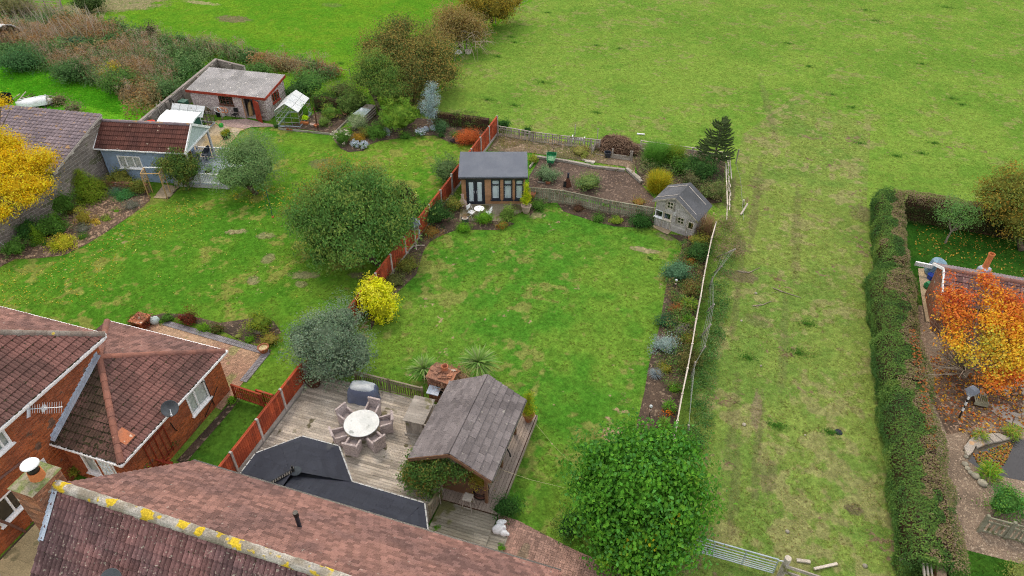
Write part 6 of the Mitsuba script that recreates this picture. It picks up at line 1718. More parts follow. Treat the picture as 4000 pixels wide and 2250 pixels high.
put('shutter', F.box(1.44, 1.53, -.05, -.022, .68, 1.26), 'wood_grey', ph_)
rfp = put('roof', hexa([F.pt(u, v, z) for u, zs in ((-.2, (zl - .14, zl - .09)), (um, (zr_ - .05, zr_))) for v in (-.17, PD + .1) for z in zs]), 'felt_play', ph_, tone=.9)
put('roof_slope', hexa([F.pt(u, v, z) for u, zs in ((um, (zr_ - .05, zr_)), (PW + .2, (zr2 - .1, zr2 - .05))) for v in (-.17, PD + .1) for z in zs]), 'felt_play', ph_, tone=.2)
for v in (.2, 1.65):
 put('felt_strip', beam(F.pt(-.1, v, zl - .02), F.pt(um - .05, v, zr_ + .01), .035, .02), 'white_stone', ph_)
 put('felt_strip', beam(F.pt(um + .08, v, zr_ - .03), F.pt(PW + .1, v, zr2 + .0), .035, .02), 'white_stone', ph_)
for (a, b) in (((-.22, zl - .16), (um, zr_ - .05)), ((um, zr_ - .05), (PW + .22, zr2 - .12))):
 k = 9
 for i in range(k):
  s0, s1 = i / k, (i + 1) / k
  p0, p1 = (a[0] + (b[0] - a[0]) * s0, a[1] + (b[1] - a[1]) * s0), (a[0] + (b[0] - a[0]) * s1, a[1] + (b[1] - a[1]) * s1)
  put('scalloped_trim', hexa([F.pt(p[0], v, p[1] + z) for p in (p0, p1) for v in (-.21, -.18) for z in ((-.10 if p is p0 else -.06), .04)]), 'wood_grey', ph_)
dcl = put('wall_motif', join([lathe([(.05, 0), (.075, .005), (.05, .01)], F.pt(1.32, -.05, 1.42), 10, tilt=-F.v), F.box(1.28, 1.31, -.06, -.045, 1.2, 1.38), F.box(1.34, 1.42, -.06, -.045, 1.22, 1.26)]), 'white', ph_)
tag(put('toy', lathe([(0, .1), (.28, .1), (.3, .35), (.2, .5), (0, .55)], F.pt(.5, .55, .25), 14), 'cover', bsdf='satin'), 'blue toy seen through the left windows of the playhouse', 'toy')
for i in range(5):
 put('stored_plank', beam(F.pt(2.25 + .08 * i, .3, .1), F.pt(2.6 - .1 * i, .35 + .05 * i, 1.1), .06, .03), 'wood_raw', ph_)
tag(put('flower_pot', lathe([(0, .01), (.14, 0), (.2, .2), (.24, .22), (.24, .28), (.19, .28), (.17, .2), (0, .18)], G(2700, 942), 16), 'terracotta', smooth=True), 'empty terracotta pot in front of the playhouse corner', 'pot')
# ------------------------------------------------------------------ vegetable patch things
sl_ = thing('sleeper_edging', 'old timber sleepers edging the vegetable patch', 'edging')
for a, b in (((2090, 612), (2200, 628)), ((2200, 628), (2305, 648)), ((2305, 650), (2440, 665)), ((2448, 660), (2500, 700)), ((2458, 668), (2506, 712))):
 put('sleeper', beam(G(*a, .16), G(*b, .16), .22, .2), 'wood_grey', sl_)
put('sleeper', beam(G(2068, 655, .1), G(2095, 618, .1), .1, .15), 'wood_grey', sl_)
ct = thing('compost_bay', 'timber compost bay piled with brown brushwood', 'compost bay')
cb = [G(2312, 608), G(2390, 622), G(2460, 632), G(2480, 590), G(2330, 575)]
for q in (cb[0], cb[1], cb[2]):
 put('post', beam(q, q + UP * .9, .09), 'wood_grey', ct)
put('post', beam(cb[2] + [.12, .0, 0], cb[2] + [.12, 0, .9], .09), 'wood_grey', ct)
for a, b in ((0, 1), (1, 2)):
 for z in (.14, .36):
  if a == 0 and z > .3:
   continue
  put('board', beam(cb[a] + UP * z, cb[b] + UP * z, .035, .19), 'wood_grey', ct)
put('board', beam(cb[2] + UP * .3, cb[3] + UP * .3, .035, .4), 'wood_grey', ct)
put('board', beam(cb[0] + UP * .3, cb[4] + UP * .3, .035, .4), 'wood_grey', ct)
hm = np.mean([cb[0], cb[2], cb[3], cb[4]], 0) + [.2, .5, 0]
v, f = mound([(hm[0] + 1.75 * math.cos(a), hm[1] + .95 * math.sin(a)) for a in np.linspace(0, 6.0, 16)], .05, 1.15, .14, 9, .8)
put('heap', (v, f), 'wood_dark', ct, smooth=True)
tw = []
for i in range(900):
 a, rr_ = rng.uniform(0, 6.28), rng.uniform(0, 1) ** .6
 q = np.array([hm[0] + 1.75 * rr_ * math.cos(a), hm[1] + .95 * rr_ * math.sin(a), .2 + 1.0 * (1 - rr_ ** 2)])
 d = rng.normal(0, 1, 3) * [1, 1, .35]
 d = unit(d) * rng.uniform(.15, .4)
 tw.append(tube([q - d, q + d], .014, 3))
v, f = join(tw)
uv = np.empty((len(v), 2))
uv[:, 0] = PAL['twig']
uv[:, 1] = np.repeat(rng.random(900), len(v) // 900)
scene[ct + '__brushwood'] = mikit.ply((v, f), 'matte', uv=uv)
labels[ct + '__brushwood'] = {'kind': 'stuff'}
tag(put('tub', lathe([(.2, 0), (.26, .55), (.28, .56), (.24, .56), (.18, .04), (0, .04)], G(2372, 620), 14), 'anthracite', bsdf='satin'), 'dark plastic tub in front of the compost bay', 'tub')
rk_ = thing('stone_pile', 'small pile of pale broken stones at the sleeper edge', 'stones')
for i in range(13):
 q = G(rng.uniform(2280, 2345), rng.uniform(612, 640))
 s = rng.uniform(.10, .2)
 put('stone', hexa([q + rng.normal(0, .025, 3) + [x * s, y * s * .8, z * s * .6] for x in (-1, 1) for y in (-1, 1) for z in (0, 1)]), 'white_stone', rk_)
wb = thing('wheelbarrow', 'green wheelbarrow behind the grey shrub at the vegetable patch', 'wheelbarrow')
c = G(2152, 640)
R = Frame(c, 100)
put('tray', join([hexa([R.pt(u, v, z) for u, vs, zz in ((-.42, .2, .40), (.48, .3, .62)) for v in (-vs, vs) for z in (zz - .14, zz - .12)]),
                  *[hexa([R.pt(u, s * v, z) for u, v0, z0 in ((-.42, .2, .27), (.48, .3, .49)) for v, z in ((v0, z0), (v0 + .08, z0 + .24), (v0 + .02, z0), (v0 + .1, z0 + .24))]) for s in (-1, 1)],
                  hexa([R.pt(u, v, z) for u in (-.43, -.40) for v in (-.24, .24) for z in (.27, .5)]), hexa([R.pt(u, v, z) for u in (.48, .51) for v in (-.34, .34) for z in (.5, .72)])]), 'green_plastic', wb, 'satin')
put('wheel', lathe([(0, -.04), (.18, -.04), (.2, 0), (.18, .04), (0, .04)], R.pt(-.6, 0, .2), 14, tilt=R.v), 'black', wb)
for s in (-1, 1):
 put('handle', tube([R.pt(-.6, s * .08, .2), R.pt(.3, s * .25, .4), R.pt(.95, s * .28, .62)], .02, 5), 'black', wb)
 put('leg', tube([R.pt(.25, s * .24, .38), R.pt(.35, s * .26, 0)], .02, 5), 'black', wb)
tag(put('spade_handle', join([tube([G(2158, 628), G(2158, 628) + [0, .1, 1.0]], .022, 5), beam(G(2158, 628) + [-.1, .1, 1.0], G(2158, 628) + [.1, .1, 1.0], .04)]), 'black'), 'black spade handle standing behind the green wheelbarrow', 'spade')
fpit = thing('rusty_chiminea', 'rusty pointed steel chiminea in the vegetable patch', 'chiminea')
c = G(2217, 732)
put('body', lathe([(.32, 0), (.28, .15), (.1, .75), (.085, .8)], c, 4), 'rust', fpit)
put('flue', lathe([(.07, .78), (.07, 1.1), (.09, 1.1), (.09, 1.14), (0, 1.14)], c, 8), 'anthracite', fpit)
put('fire_opening', hexa([c + [-.16 + x, -.2 + y, z] for x in (-.12, .1) for y, z in ((-.02, .12), (.08, .5), (0, .12), (.1, .5))]), 'black', fpit)
tag(put('plastic_crate', box(-9.95, -9.2, 46.35, 46.9, .05, .45), 'white'), 'white plastic crate behind the old picket fence', 'crate') if False else None
cr = G(2252, 572)
tag(put('plastic_crate', join([box(cr[0] - .5, cr[0] + .5, cr[1] + .2, cr[1] + .25, .45, .62), box(cr[0] - .5, cr[0] + .5, cr[1] + .2, cr[1] + .6, .40, .45), box(cr[0] + .45, cr[0] + .5, cr[1] + .2, cr[1] + .6, .05, .62), box(cr[0] - .5, cr[0] - .45, cr[1] + .2, cr[1] + .6, .05, .62)]), 'white'), 'white plastic bench behind the back picket fence', 'bench')
tag(put('white_bar', beam(G(2488, 522, .06), G(2518, 525, .06), .12, .08), 'white'), 'white plank lying on the field behind the compost bay', 'plank')
tag(put('flower_pot', lathe([(0, .01), (.15, 0), (.2, .25), (.22, .25), (.22, .3), (.18, .3), (.17, .22), (0, .22)], G(2140, 720), 14), 'terracotta'), 'terracotta pot by the grey shrub in the vegetable patch', 'pot')
tag(put('bed_board', beam(G(2100, 712, .1), G(2135, 716, .1), .1, .15), 'wood_grey'), 'short timber board beside the grey shrub', 'board')
tag(put('white_rag', lathe([(0, 0), (.45, .0), (.3, .2), (.1, .26), (0, .2)], G(1790, 206), 7), 'white'), 'crumpled white sheet under the hedgerow fence', 'sheet')
tag(put('stone_trough', lathe([(0, 0), (.3, 0), (.34, .3), (.28, .3), (.2, .2), (0, .2)], G(1829, 208), 9), 'white_stone'), 'small black and white tub in the field corner by the hedgerow', 'tub')
# ------------------------------------------------------------------ right garden
rg_ = thing('tiled_garage', 'small outbuilding with brown roof tiles behind the orange maple', 'outbuilding')
X0g, X1g, yF, yB, zE, yR, zR = 12.4, 30, 34.2, 37.75, 2.1, 35.95, 3.0
put('wall', join([box(X0g + .2, X1g, yF + .15, yB - .15, 0, zE - .05)]), 'brick_old', rg_)
put('gable', (np.array([[X0g + .19, yF + .15, zE - .06], [X0g + .19, yB - .15, zE - .06], [X0g + .19, yR, zR - .1]]), np.array([[0, 1, 2]])), 'brick_old', rg_)
rgf = put('roof', hexa([[x, y, z] for x in (X0g + .05, X1g) for y, zs in ((yF, (zE - .1, zE - .03)), (yR, (zR - .1, zR - .03))) for z in zs]), 'wood_dark', rg_)
tile_roof(rgf, np.array([X0g, yF, zE]), (1, 0, 0), (0, yR - yF, zR - zE), X1g - X0g, math.hypot(yR - yF, zR - zE), 'roof_dark', .30, .345, rolls=2, amp=.028, lift=.05, limit=120, deckpal='roof_dark')
tile_roof(rgf, np.array([X0g, yB, zE]), (1, 0, 0), (0, yR - yB, zR - zE), X1g - X0g, math.hypot(yR - yB, zR - zE), 'roof_mauve', .30, .345, rolls=2, amp=.028, lift=.05, limit=80, name='rear_tile', deckpal='roof_dark', rest='rear_tile_field')
ridge_line(rgf, (X0g, yR, zR + .03), (X0g + 8, yR, zR + .03), .13, 'ridge_red', .44)
for yy, zz in ((yF, zE), (yB, zE)):
 put('bargeboard', beam((X0g - .02, yy, zz - .02), (X0g - .02, yR, zR + .02), .06, .14), 'upvc', rg_, 'satin')
t = thing('chimney_pot', 'tall orange clay chimney pot on a lead base on the small tiled outbuilding', 'chimney pot')
c = np.array([*(G(3845, 1050, 2.75)[:2]), 2.5])
put('base', lathe([(.36, .0), (.34, .32), (.3, .36), (0, .38)], c, 4), 'lead', t)
put('pot', lathe([(.16, .36), (.145, .5), (.14, 1.15), (.17, 1.17), (.17, 1.26), (.12, 1.26), (.115, .7)], c, 18), 'chimney_pot', t, smooth=True)
bar = thing('water_butt', 'ribbed blue grey water barrel lying at the gable of the small outbuilding', 'barrel')
c = G(3645, 1050, .55)
rp_ = [(0, 0)]
for i in range(9):
 rp_ += [(.42, .1 * i), (.44, .1 * i + .05)]
rp_ += [(.40, .95), (0, .98)]
put('drum', lathe(rp_, np.array([c[0] + .1, c[1] + .3, .05]), 22, tilt=(.18, -.1, 1)), 'blue_barrel', bar, 'satin')
tag(put('bucket', lathe([(0, 0), (.17, 0), (.22, .34), (.19, .34), (0, .1)], G(3632, 1090), 14), 'blue_plastic', bsdf='satin'), 'bright blue bucket below the water barrel', 'bucket')
tag(put('pot_stack', lathe([(0, 0), (.17, .0), (.2, .25), (.16, .3), (0, .3)], G(3650, 1085), 12), 'terra_pale'), 'pale pots beside the bright blue bucket', 'pots')
tag(put('green_sack', lathe([(0, 0), (.22, 0), (.26, .2), (.15, .4), (0, .42)], G(3622, 1125), 10), 'green_plastic', bsdf='satin'), 'dark green plastic bag beside the hedge and gable', 'bag')
paving('gable_path', G2((3585, 1050), (3625, 1050), (3655, 1160), (3640, 1260), (3610, 1260)), 'slab_buff', .6, .6, .04, 0, 'grid')
tag(put('white_rail', beam(G(3575, 1028, .7), G(3645, 1042, .7), .12, .25), 'upvc', bsdf='satin'), 'white plastic edging rail left of the water barrel', 'rail')
lt = thing('garden_lamp', 'bent black and white lamp post with a grey lantern roof below the maple', 'lamp')
c = G(3745, 1635)
tp = G(3788, 1545, 1.5)
put('pole', tube([c, c + (tp - c) * .3, c + (tp - c) * .7, tp], .045, 8), 'black', lt, 'satin')
for s in (.35, .6, .85):
 put('band', tube([c + (tp - c) * s, c + (tp - c) * (s + .14)], .055, 8), 'white', lt, 'satin')
put('lantern', lathe([(.12, 0), (.27, .3), (.3, .32)], tp, 4), 'lead', lt, 'satin')
put('lantern_roof', lathe([(.34, .3), (.2, .5), (0, .6)], tp, 4), 'felt_grey', lt)
gbn = thing('slatted_box', 'small weathered slatted garden box beside the lamp post', 'box')
c = G(3820, 1580)
put('body', box(c[0] - .28, c[0] + .28, c[1] - .25, c[1] + .25, 0, .4), 'wood_dark', gbn)
for i in range(7):
 put('slat', box(c[0] - .3 + i * .087, c[0] - .3 + i * .087 + .05, c[1] - .28, c[1] + .28, .4, .43), 'wood_green', gbn)
for s in (-1, 1):
 put('side_rail', box(c[0] - .3, c[0] + .3, c[1] + s * .27 - .02, c[1] + s * .27 + .02, .2, .4), 'wood_green', gbn)
# pond with stone edge
pond = [(3780, 1800), (3800, 1770), (3850, 1750), (3920, 1735), (3965, 1715), (4040, 1720), (4100, 1800), (4000, 1880), (3900, 1860), (3830, 1835)]
key = key_for('pond')
v, f = flat(G2(*pond), .016)
scene[key] = mikit.ply((v, f), 'pond_water')
labels[key] = {'kind': 'structure'}
pe = put('pond_edge', flat(G2((3760, 1760), (3790, 1700), (3840, 1690), (3915, 1690), (3962, 1715), (3850, 1755), (3800, 1775), (3785, 1800)), .018), 'joint', kind='structure')
st = [[(3765, 1745), (3790, 1715), (3815, 1732), (3800, 1765), (3780, 1780)], [(3792, 1712), (3815, 1700), (3850, 1735), (3818, 1750)], [(3817, 1699), (3845, 1693), (3880, 1728), (3852, 1735)], [(3848, 1692), (3875, 1692), (3915, 1722), (3882, 1727)], [(3878, 1692), (3905, 1694), (3950, 1712), (3918, 1720)]]
pieces(pe, 'coping_stone', [prism(G2(*q, z=.1), .01, .12 + rng.normal(0, .012)) for q in st], 'flagstone')
for i, (px, py, r_) in enumerate(((3778, 1772, .13), (3772, 1785, .1), (3768, 1815, .14), (3778, 1832, .12), (3790, 1848, .12), (3810, 1862, .18), (3835, 1890, .2))):
 pass
rb = thing('rockery', 'rounded pale rocks along the near side of the pond', 'rocks')
for i, (px, py, r_) in enumerate(((3778, 1772, .13), (3772, 1785, .1), (3768, 1815, .14), (3778, 1832, .12), (3790, 1848, .12), (3810, 1862, .18), (3835, 1890, .2))):
 put('rock', lathe([(0, -.02), (r_, 0), (r_ * 1.05, r_ * .5), (r_ * .5, r_ * .95), (0, r_)], G(px, py), 8), 'stone', rb, smooth=True)
gf2 = thing('garden_fence', 'mossy timber fence with a lattice top in the lower right garden', 'fence')
a0_ = G(3820, 2075)
p = [np.array([a0_[0], a0_[1], 0]), np.array([a0_[0] + .95, a0_[1] - .02, 0]), np.array([a0_[0] + 3.2, a0_[1] - .15, 0])]
for a, b in zip(p[:-1], p[1:]):
 for z, hh in ((.1, .09), (.72, .08), (.98, .06)):
  put('rail', beam(a + UP * z, b + UP * z, .05, hh), 'wood_green', gf2)
 L = np.linalg.norm(b - a)
 k = int(L / .16)
 for i in range(k):
  c = a + (b - a) * (i + .5) / k
  put('slat', beam(c + UP * .1, c + UP * .72, .02, .09, up=unit(b - a)), 'wood_green', gf2)
 for i in range(int(L / .3)):
  c0, c1 = a + (b - a) * i * .3 / L, a + (b - a) * (i + 1) * .3 / L
  put('lattice_bar', tube([c0 + UP * .76, (c0 + c1) / 2 + UP * .94, c1 + UP * .76], .012, 4), 'wood_green', gf2)
for c in p:
 put('post', beam(c - UP * 0, c + UP * 1.1, .12), 'wood_green', gf2)
ew_ = thing('end_wall', 'short old brick wall end at the foot of the long hedge', 'wall')
c = G(3740, 2250)
put('core', box(10.62, 10.95, 15.5, 18.9, 0, 1.1), 'mortar', ew_)
bricks(ew_ + '__core', (10.62, 15.5, 0), (0, 1, 0), (-1, 0, 0), 3.4, 0, 1.08, 'brick_old', limit=150, out=.01)
bricks(ew_ + '__core', (10.95, 15.5, 0), (0, 1, 0), (1, 0, 0), 3.4, 0, 1.08, 'brick_old', limit=60, out=.01)
rp2 = thing('rail_stack', 'three weathered fence rails beside the brick wall at the hedge foot', 'rails')
for i in range(3):
 put('rail', beam((10.1 + .13 * i, 15.0, 1.1), (10.15 + .13 * i, 18.6, 1.15), .06, .1), 'wood_grey', rp2)
for y in (16.0, 18.0):
 put('post', beam((10.3, y, 0), (10.3, y, 1.1), .1), 'wood_grey', rp2)
tr = thing('brick_planter', 'square red brick planter at the corner of the block patio', 'planter')
c = np.array([*(G(545, 1245, .5)[:2]), 0])
put('core', box(c[0] - .36, c[0] + .36, c[1] - .36, c[1] + .36, 0, .5), 'brick', tr)
bricks(tr + '__core', (c[0] - .36, c[1] - .36, 0), (1, 0, 0), (0, -1, 0), .72, 0, .5, 'brick')
put('cap', box(c[0] - .42, c[0] + .42, c[1] - .42, c[1] + .42, .5, .56), 'terracotta', tr)
put('centre_tile', box(c[0] - .12, c[0] + .12, c[1] - .12, c[1] + .12, .56, .575), 'brick_old', tr)
t = thing('flower_pot', 'empty terracotta pot on the corner of the block patio', 'pot')
c = G(1033, 1375)
put('pot', lathe([(0, .01), (.18, 0), (.27, .3), (.3, .32), (.3, .38), (.25, .38), (.22, .28), (0, .26)], c, 18), 'terracotta', t, smooth=True)
put('soil', lathe([(0, .31), (.24, .30)], c, 14), 'flag_yellow', t)
tag(put('pale_rock', lathe([(0, -.02), (.24, 0), (.3, .2), (.15, .38), (0, .4)], G(1012, 1298), 9), 'stone', smooth=True), 'grey rounded stone under the yellow green bush by the patio', 'stone')
tag(put('stone_bird', lathe([(0, 0), (.2, 0), (.28, .2), (.2, .36), (0, .42)], G(608, 1262), 9), 'cabin_pale', smooth=True), 'pale green stone ornament next to the brick planter', 'ornament')
# washing pole on the left lawn
wp_ = thing('washing_pole', 'thin green washing line pole on the left lawn', 'pole')
c = G(1066, 850)
put('pole', tube([c, c + UP * 2.05], .025, 6), 'green_paint', wp_)
put('base_knob', lathe([(.0, .0), (.08, .02), (.06, .12), (0, .14)], c, 8), 'chimney_pot', wp_)
put('prop', tube([G(1050, 842), G(1032, 765, .1) * 0 + c + [-.35, .1, 2.0]], .012, 5), 'green_plastic', wp_)
put('line', tube([c + UP * 2.0, c + [2.2, -.9, 1.9]], .010, 4), 'green_bright', wp_)
put('line', tube([c + UP * 2.0, c + [-.5, .15, 2.02]], .010, 4), 'green_bright', wp_)
ar = thing('garden_arch', 'slim timber garden arch at the end of the left border', 'arch')
L = [G(585, 778), G(655, 778)]
T2 = [G(545, 662, 1.95), G(600, 662, 1.95)]
w0, w1 = G(560, 740), G(617, 738)
for q in (L[0], L[1]):
 put('post', beam(q, q + UP * 2.0, .05), 'wood_raw', ar)
for q in (L[0], L[1]):
 put('post', beam(q + [-.35, .75, 0], q + [-.35, .75, 2.0], .05), 'wood_raw', ar)
put('top_bar', beam(L[0] + UP * 2.0, L[1] + UP * 2.0, .05), 'wood_raw', ar)
put('top_bar', beam(L[0] + [-.35, .75, 2.0], L[1] + [-.35, .75, 2.0], .06), 'white', ar)
for q in (L[0], L[1]):
 put('top_bar', beam(q + UP * 2.0, q + [-.35, .75, 2.0], .04), 'wood_raw', ar)
 put('lattice', join([beam(q + np.array([-.35, .75, 0]) * s + UP * 1.1, q + np.array([-.35, .75, 0]) * (s + .25) + UP * 1.95, .018) for s in (0, .25, .5, .75)] + [beam(q + np.array([-.35, .75, 0]) * (s + .25) + UP * 1.1, q + np.array([-.35, .75, 0]) * s + UP * 1.95, .018) for s in (0, .25, .5, .75)]), 'wood_raw', ar)
sgl = thing('garden_ornaments', 'two slim metal garden ornaments with glass balls in the right border', 'ornament')
for i, (px, py, lab) in enumerate(((2632, 1150, ''), (2533, 1645, ''))):
 c = G(px, py)
 put('stem', tube([c, c + UP * 1.0], .015, 5), 'black', sgl)
 put('ball', lathe([(0, .0), (.07, .03), (.08, .09), (.05, .15), (0, .17)], c + UP * .95, 10), 'glasswhite', sgl, 'gloss', smooth=True)
 put('ball', lathe([(0, .0), (.05, .03), (.06, .07), (0, .12)], c + UP * .72, 10), 'terra_pale', sgl, smooth=True)
# ------------------------------------------------------------------ plants
def B(px, py, z, rpx, ratio=.8):
 """One ellipsoid of a crown: centre sighted at height z, radius rpx photograph pixels."""
 c = G(px, py, z)
 r = rpx * mpp(px, py, z)
 return (c[0], c[1], max(z, r * ratio * .75), r, r, r * ratio)
GREEN, DKGREEN, OLIVE = (.055, .125, .022), (.030, .075, .020), (.12, .14, .03)
COL = {
 'green': [GREEN, (.07, .15, .025), (.045, .10, .02)],
 'bright': [(.10, .24, .02), (.15, .30, .025), (.07, .18, .02)],
 'dark': [DKGREEN, (.022, .055, .016), (.042, .09, .024)],
 'deep': [(.022, .065, .016), (.034, .085, .02)],
 'greygreen': [(.12, .185, .095), (.09, .15, .07), (.155, .22, .12)],
 'olive': [OLIVE, (.09, .12, .03), (.17, .16, .035)],
 'autumn': [(.22, .15, .04), (.13, .12, .035), (.28, .19, .04), (.09, .10, .03)],
 'golden': [(.40, .34, .03), (.28, .30, .03), (.16, .22, .03)],
 'yellow': [(.78, .78, .03), (.68, .72, .025), (.82, .80, .07)],
 'rust': [(.22, .085, .03), (.16, .07, .03), (.28, .13, .04)],
 'redbrown': [(.11, .022, .016), (.07, .025, .016), (.06, .05, .02)],
 'silver': [(.26, .36, .33), (.24, .32, .31), (.36, .44, .44)],
 'purple': [(.06, .04, .05), (.08, .07, .075)],
 'lavender': [(.16, .15, .14), (.12, .12, .10), (.10, .12, .07)],
 'variegated': [(.30, .38, .20), (.14, .22, .08), (.40, .46, .28)],
 'acer': [(.58, .16, .05), (.48, .12, .045), (.64, .22, .08)],
}
def bush(name, label, cat, px, py, rpx, col, ratio=.8, dens=1.0, leaf=.07, z=None, extra=(), stem=True, group=None, seed=None, clump=.11, aspect=.55, up=0.0, flowers=None, base=0.0, **kw):
 r = rpx * mpp(px, py)
 z = r * ratio * .9 + base if z is None else z
 bl = [B(px, py, z, rpx, ratio)] + [B(px + ex, py + ey, max(.08, z + ez), er, ratio) for ex, ey, ez, er in extra]
 rr = sum(b[3] ** 2 for b in bl)
 n = int(min(16000, max(260, dens * rr * 6.0 * (1 + ratio) / (leaf * leaf * aspect))))
 seed = seed or int(px * 7 + py) % 9973
 t = thing(name, label, cat, group)
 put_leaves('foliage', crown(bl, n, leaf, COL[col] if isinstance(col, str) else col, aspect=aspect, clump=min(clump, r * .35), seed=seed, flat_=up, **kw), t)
 if stem:
  b = bl[0]
  put('stem', join([tube([(b[0] + .05 * math.cos(a), b[1] + .05 * math.sin(a), 0), (b[0] + b[3] * .5 * math.cos(a), b[1] + b[3] * .5 * math.sin(a), b[2] * 1.1)], [.025, .012], 5) for a in (0.3, 2.2, 4.4)]), 'bark', t)
 if flowers:
  fc, fn, fs = flowers
  put_leaves('flowers', crown([(b[0], b[1], b[2] + .03, b[3] * 1.02, b[4] * 1.02, b[5] * 1.05) for b in bl], fn, fs, [fc], aspect=.95, clump=.05, per=14, seed=seed + 1, inner=0, jit=.1, hue=.15, under=.05, core=0), t, kind='stuff')
 return t
def limbs(base, tops, r0=.11, r1=.03, p='bark', parent=None, name='trunk', wob=.12, fork=None):
 base = np.asarray(base, float)
 ms = []
 fork = base + (np.mean(tops, 0) - base) * .35 if fork is None else np.asarray(fork, float)
 ms.append(tube([base, base + (fork - base) * .5 + rng.normal(0, wob * .4, 3) * [1, 1, 0], fork], [r0 * 1.25, r0, r0 * .85], 9))
 for tpt in tops:
  tpt = np.asarray(tpt, float)
  m1, m2 = fork + (tpt - fork) * .35 + rng.normal(0, wob, 3), fork + (tpt - fork) * .7 + rng.normal(0, wob, 3)
  ms.append(tube([fork, m1, m2, tpt], [r0 * .7, r0 * .5, r0 * .32, r1], 7))
  for q in (m1, m2):
   e = q + (tpt - fork) * .25 + rng.normal(0, wob * 2.5, 3)
   ms.append(tube([q, (q + e) / 2 + rng.normal(0, wob * .3, 3), e], [r0 * .3, r0 * .2, r1 * .6], 5))
 put(name, join(ms[:1]), p, parent, smooth=True)
 put('branches', join(ms[1:]), p, parent, smooth=True)
def tree(name, label, cat, base, blobs, n, leaf, cols, r0=.1, fork=None, aspect=.45, seed=1, parent_p='bark', lean=None, **kw):
 t = thing(name, label, cat)
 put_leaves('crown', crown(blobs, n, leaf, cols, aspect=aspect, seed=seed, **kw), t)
 limbs(base, [np.array(b[:3]) for b in blobs], r0, .02, parent_p, t, fork=fork)
 return t
# the big cherry in the middle
bl = [B(1370, 800, 3.6, 140, .7), B(1255, 830, 2.9, 110, .75), B(1480, 830, 3.0, 120, .8), B(1390, 930, 2.4, 120, .6), B(1260, 930, 2.1, 90, .7), B(1520, 900, 2.5, 90, .75), B(1330, 720, 3.4, 80, .8), B(1430, 730, 3.4, 75, .8), B(1190, 860, 2.1, 70, .7), B(1250, 1000, 1.5, 45, .7), B(1350, 1000, 1.7, 60, .6)]
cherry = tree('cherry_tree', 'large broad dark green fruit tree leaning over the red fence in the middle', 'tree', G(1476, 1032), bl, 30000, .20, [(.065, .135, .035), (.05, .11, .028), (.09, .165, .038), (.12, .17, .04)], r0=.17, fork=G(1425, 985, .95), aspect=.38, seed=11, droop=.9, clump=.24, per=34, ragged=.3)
put_leaves('yellowing_leaves', crown([B(1330, 690, 3.9, 75, .7), B(1200, 790, 3.1, 60, .8), B(1290, 660, 3.6, 45, .8), B(1440, 690, 3.7, 60, .7), B(1145, 830, 2.4, 35, .8), B(1250, 740, 3.6, 60, .6)], 3800, .15, [(.20, .18, .04), (.13, .17, .035), (.30, .20, .05)], aspect=.36, clump=.2, per=9, seed=12, droop=.9, ragged=.3, core=0), cherry)
dc = thing('columnar_conifer', 'dark columnar conifer hung with yellow climber behind the fruit tree', 'conifer')
put_leaves('foliage', crown([B(1575, 760, 2.6, 42, 1.2), B(1590, 800, 1.6, 40, 1.2), B(1600, 840, .7, 35, 1.0)], 5200, .09, [(.018, .035, .014), (.03, .045, .016), (.06, .045, .02)], clump=.12, seed=13, droop=.2), dc)
put_leaves('yellow_climber', crown([B(1560, 765, 2.4, 32, 1.1), B(1605, 770, 2.4, 22, .7), B(1575, 790, 2.1, 30, .8)], 900, .12, [(.62, .56, .12), (.50, .45, .08), (.70, .62, .22)], clump=.13, per=12, seed=14, core=0), dc)
put('trunk', tube([G(1592, 850), G(1592, 850) + UP * 2.6], [.1, .03], 7), 'bark', dc)
# trees by the blue cabin
ap = tree('apple_tree', 'bushy grey green apple tree right of the cabin veranda', 'tree', G(1000, 757), [B(980, 600, 2.4, 92, .8), B(895, 690, 1.7, 62, .85), B(1020, 650, 2.0, 62, .9), B(930, 610, 2.3, 62, .8), B(950, 690, 1.6, 70, .8), B(1000, 690, 1.5, 55, .8)], 17000, .125, [(.12, .19, .075), (.09, .155, .06), (.15, .23, .09)], r0=.16, fork=G(975, 735, .8), aspect=.42, seed=15, clump=.2, per=40, ragged=.3)
tree('apple_tree', 'small dark green fruit tree in front of the blue cabin end', 'tree', G(738, 738), [B(700, 650, 1.7, 62, .9), B(650, 655, 1.5, 35, .9), B(745, 665, 1.5, 38, 1), B(690, 600, 2.1, 28, 1.1), B(715, 690, 1.0, 40, .9)], 8000, .13, [(.045, .085, .022), (.075, .11, .025), (.11, .12, .03), (.05, .10, .03)], r0=.09, fork=G(730, 715, .7), seed=16, clump=.14, ragged=.22)
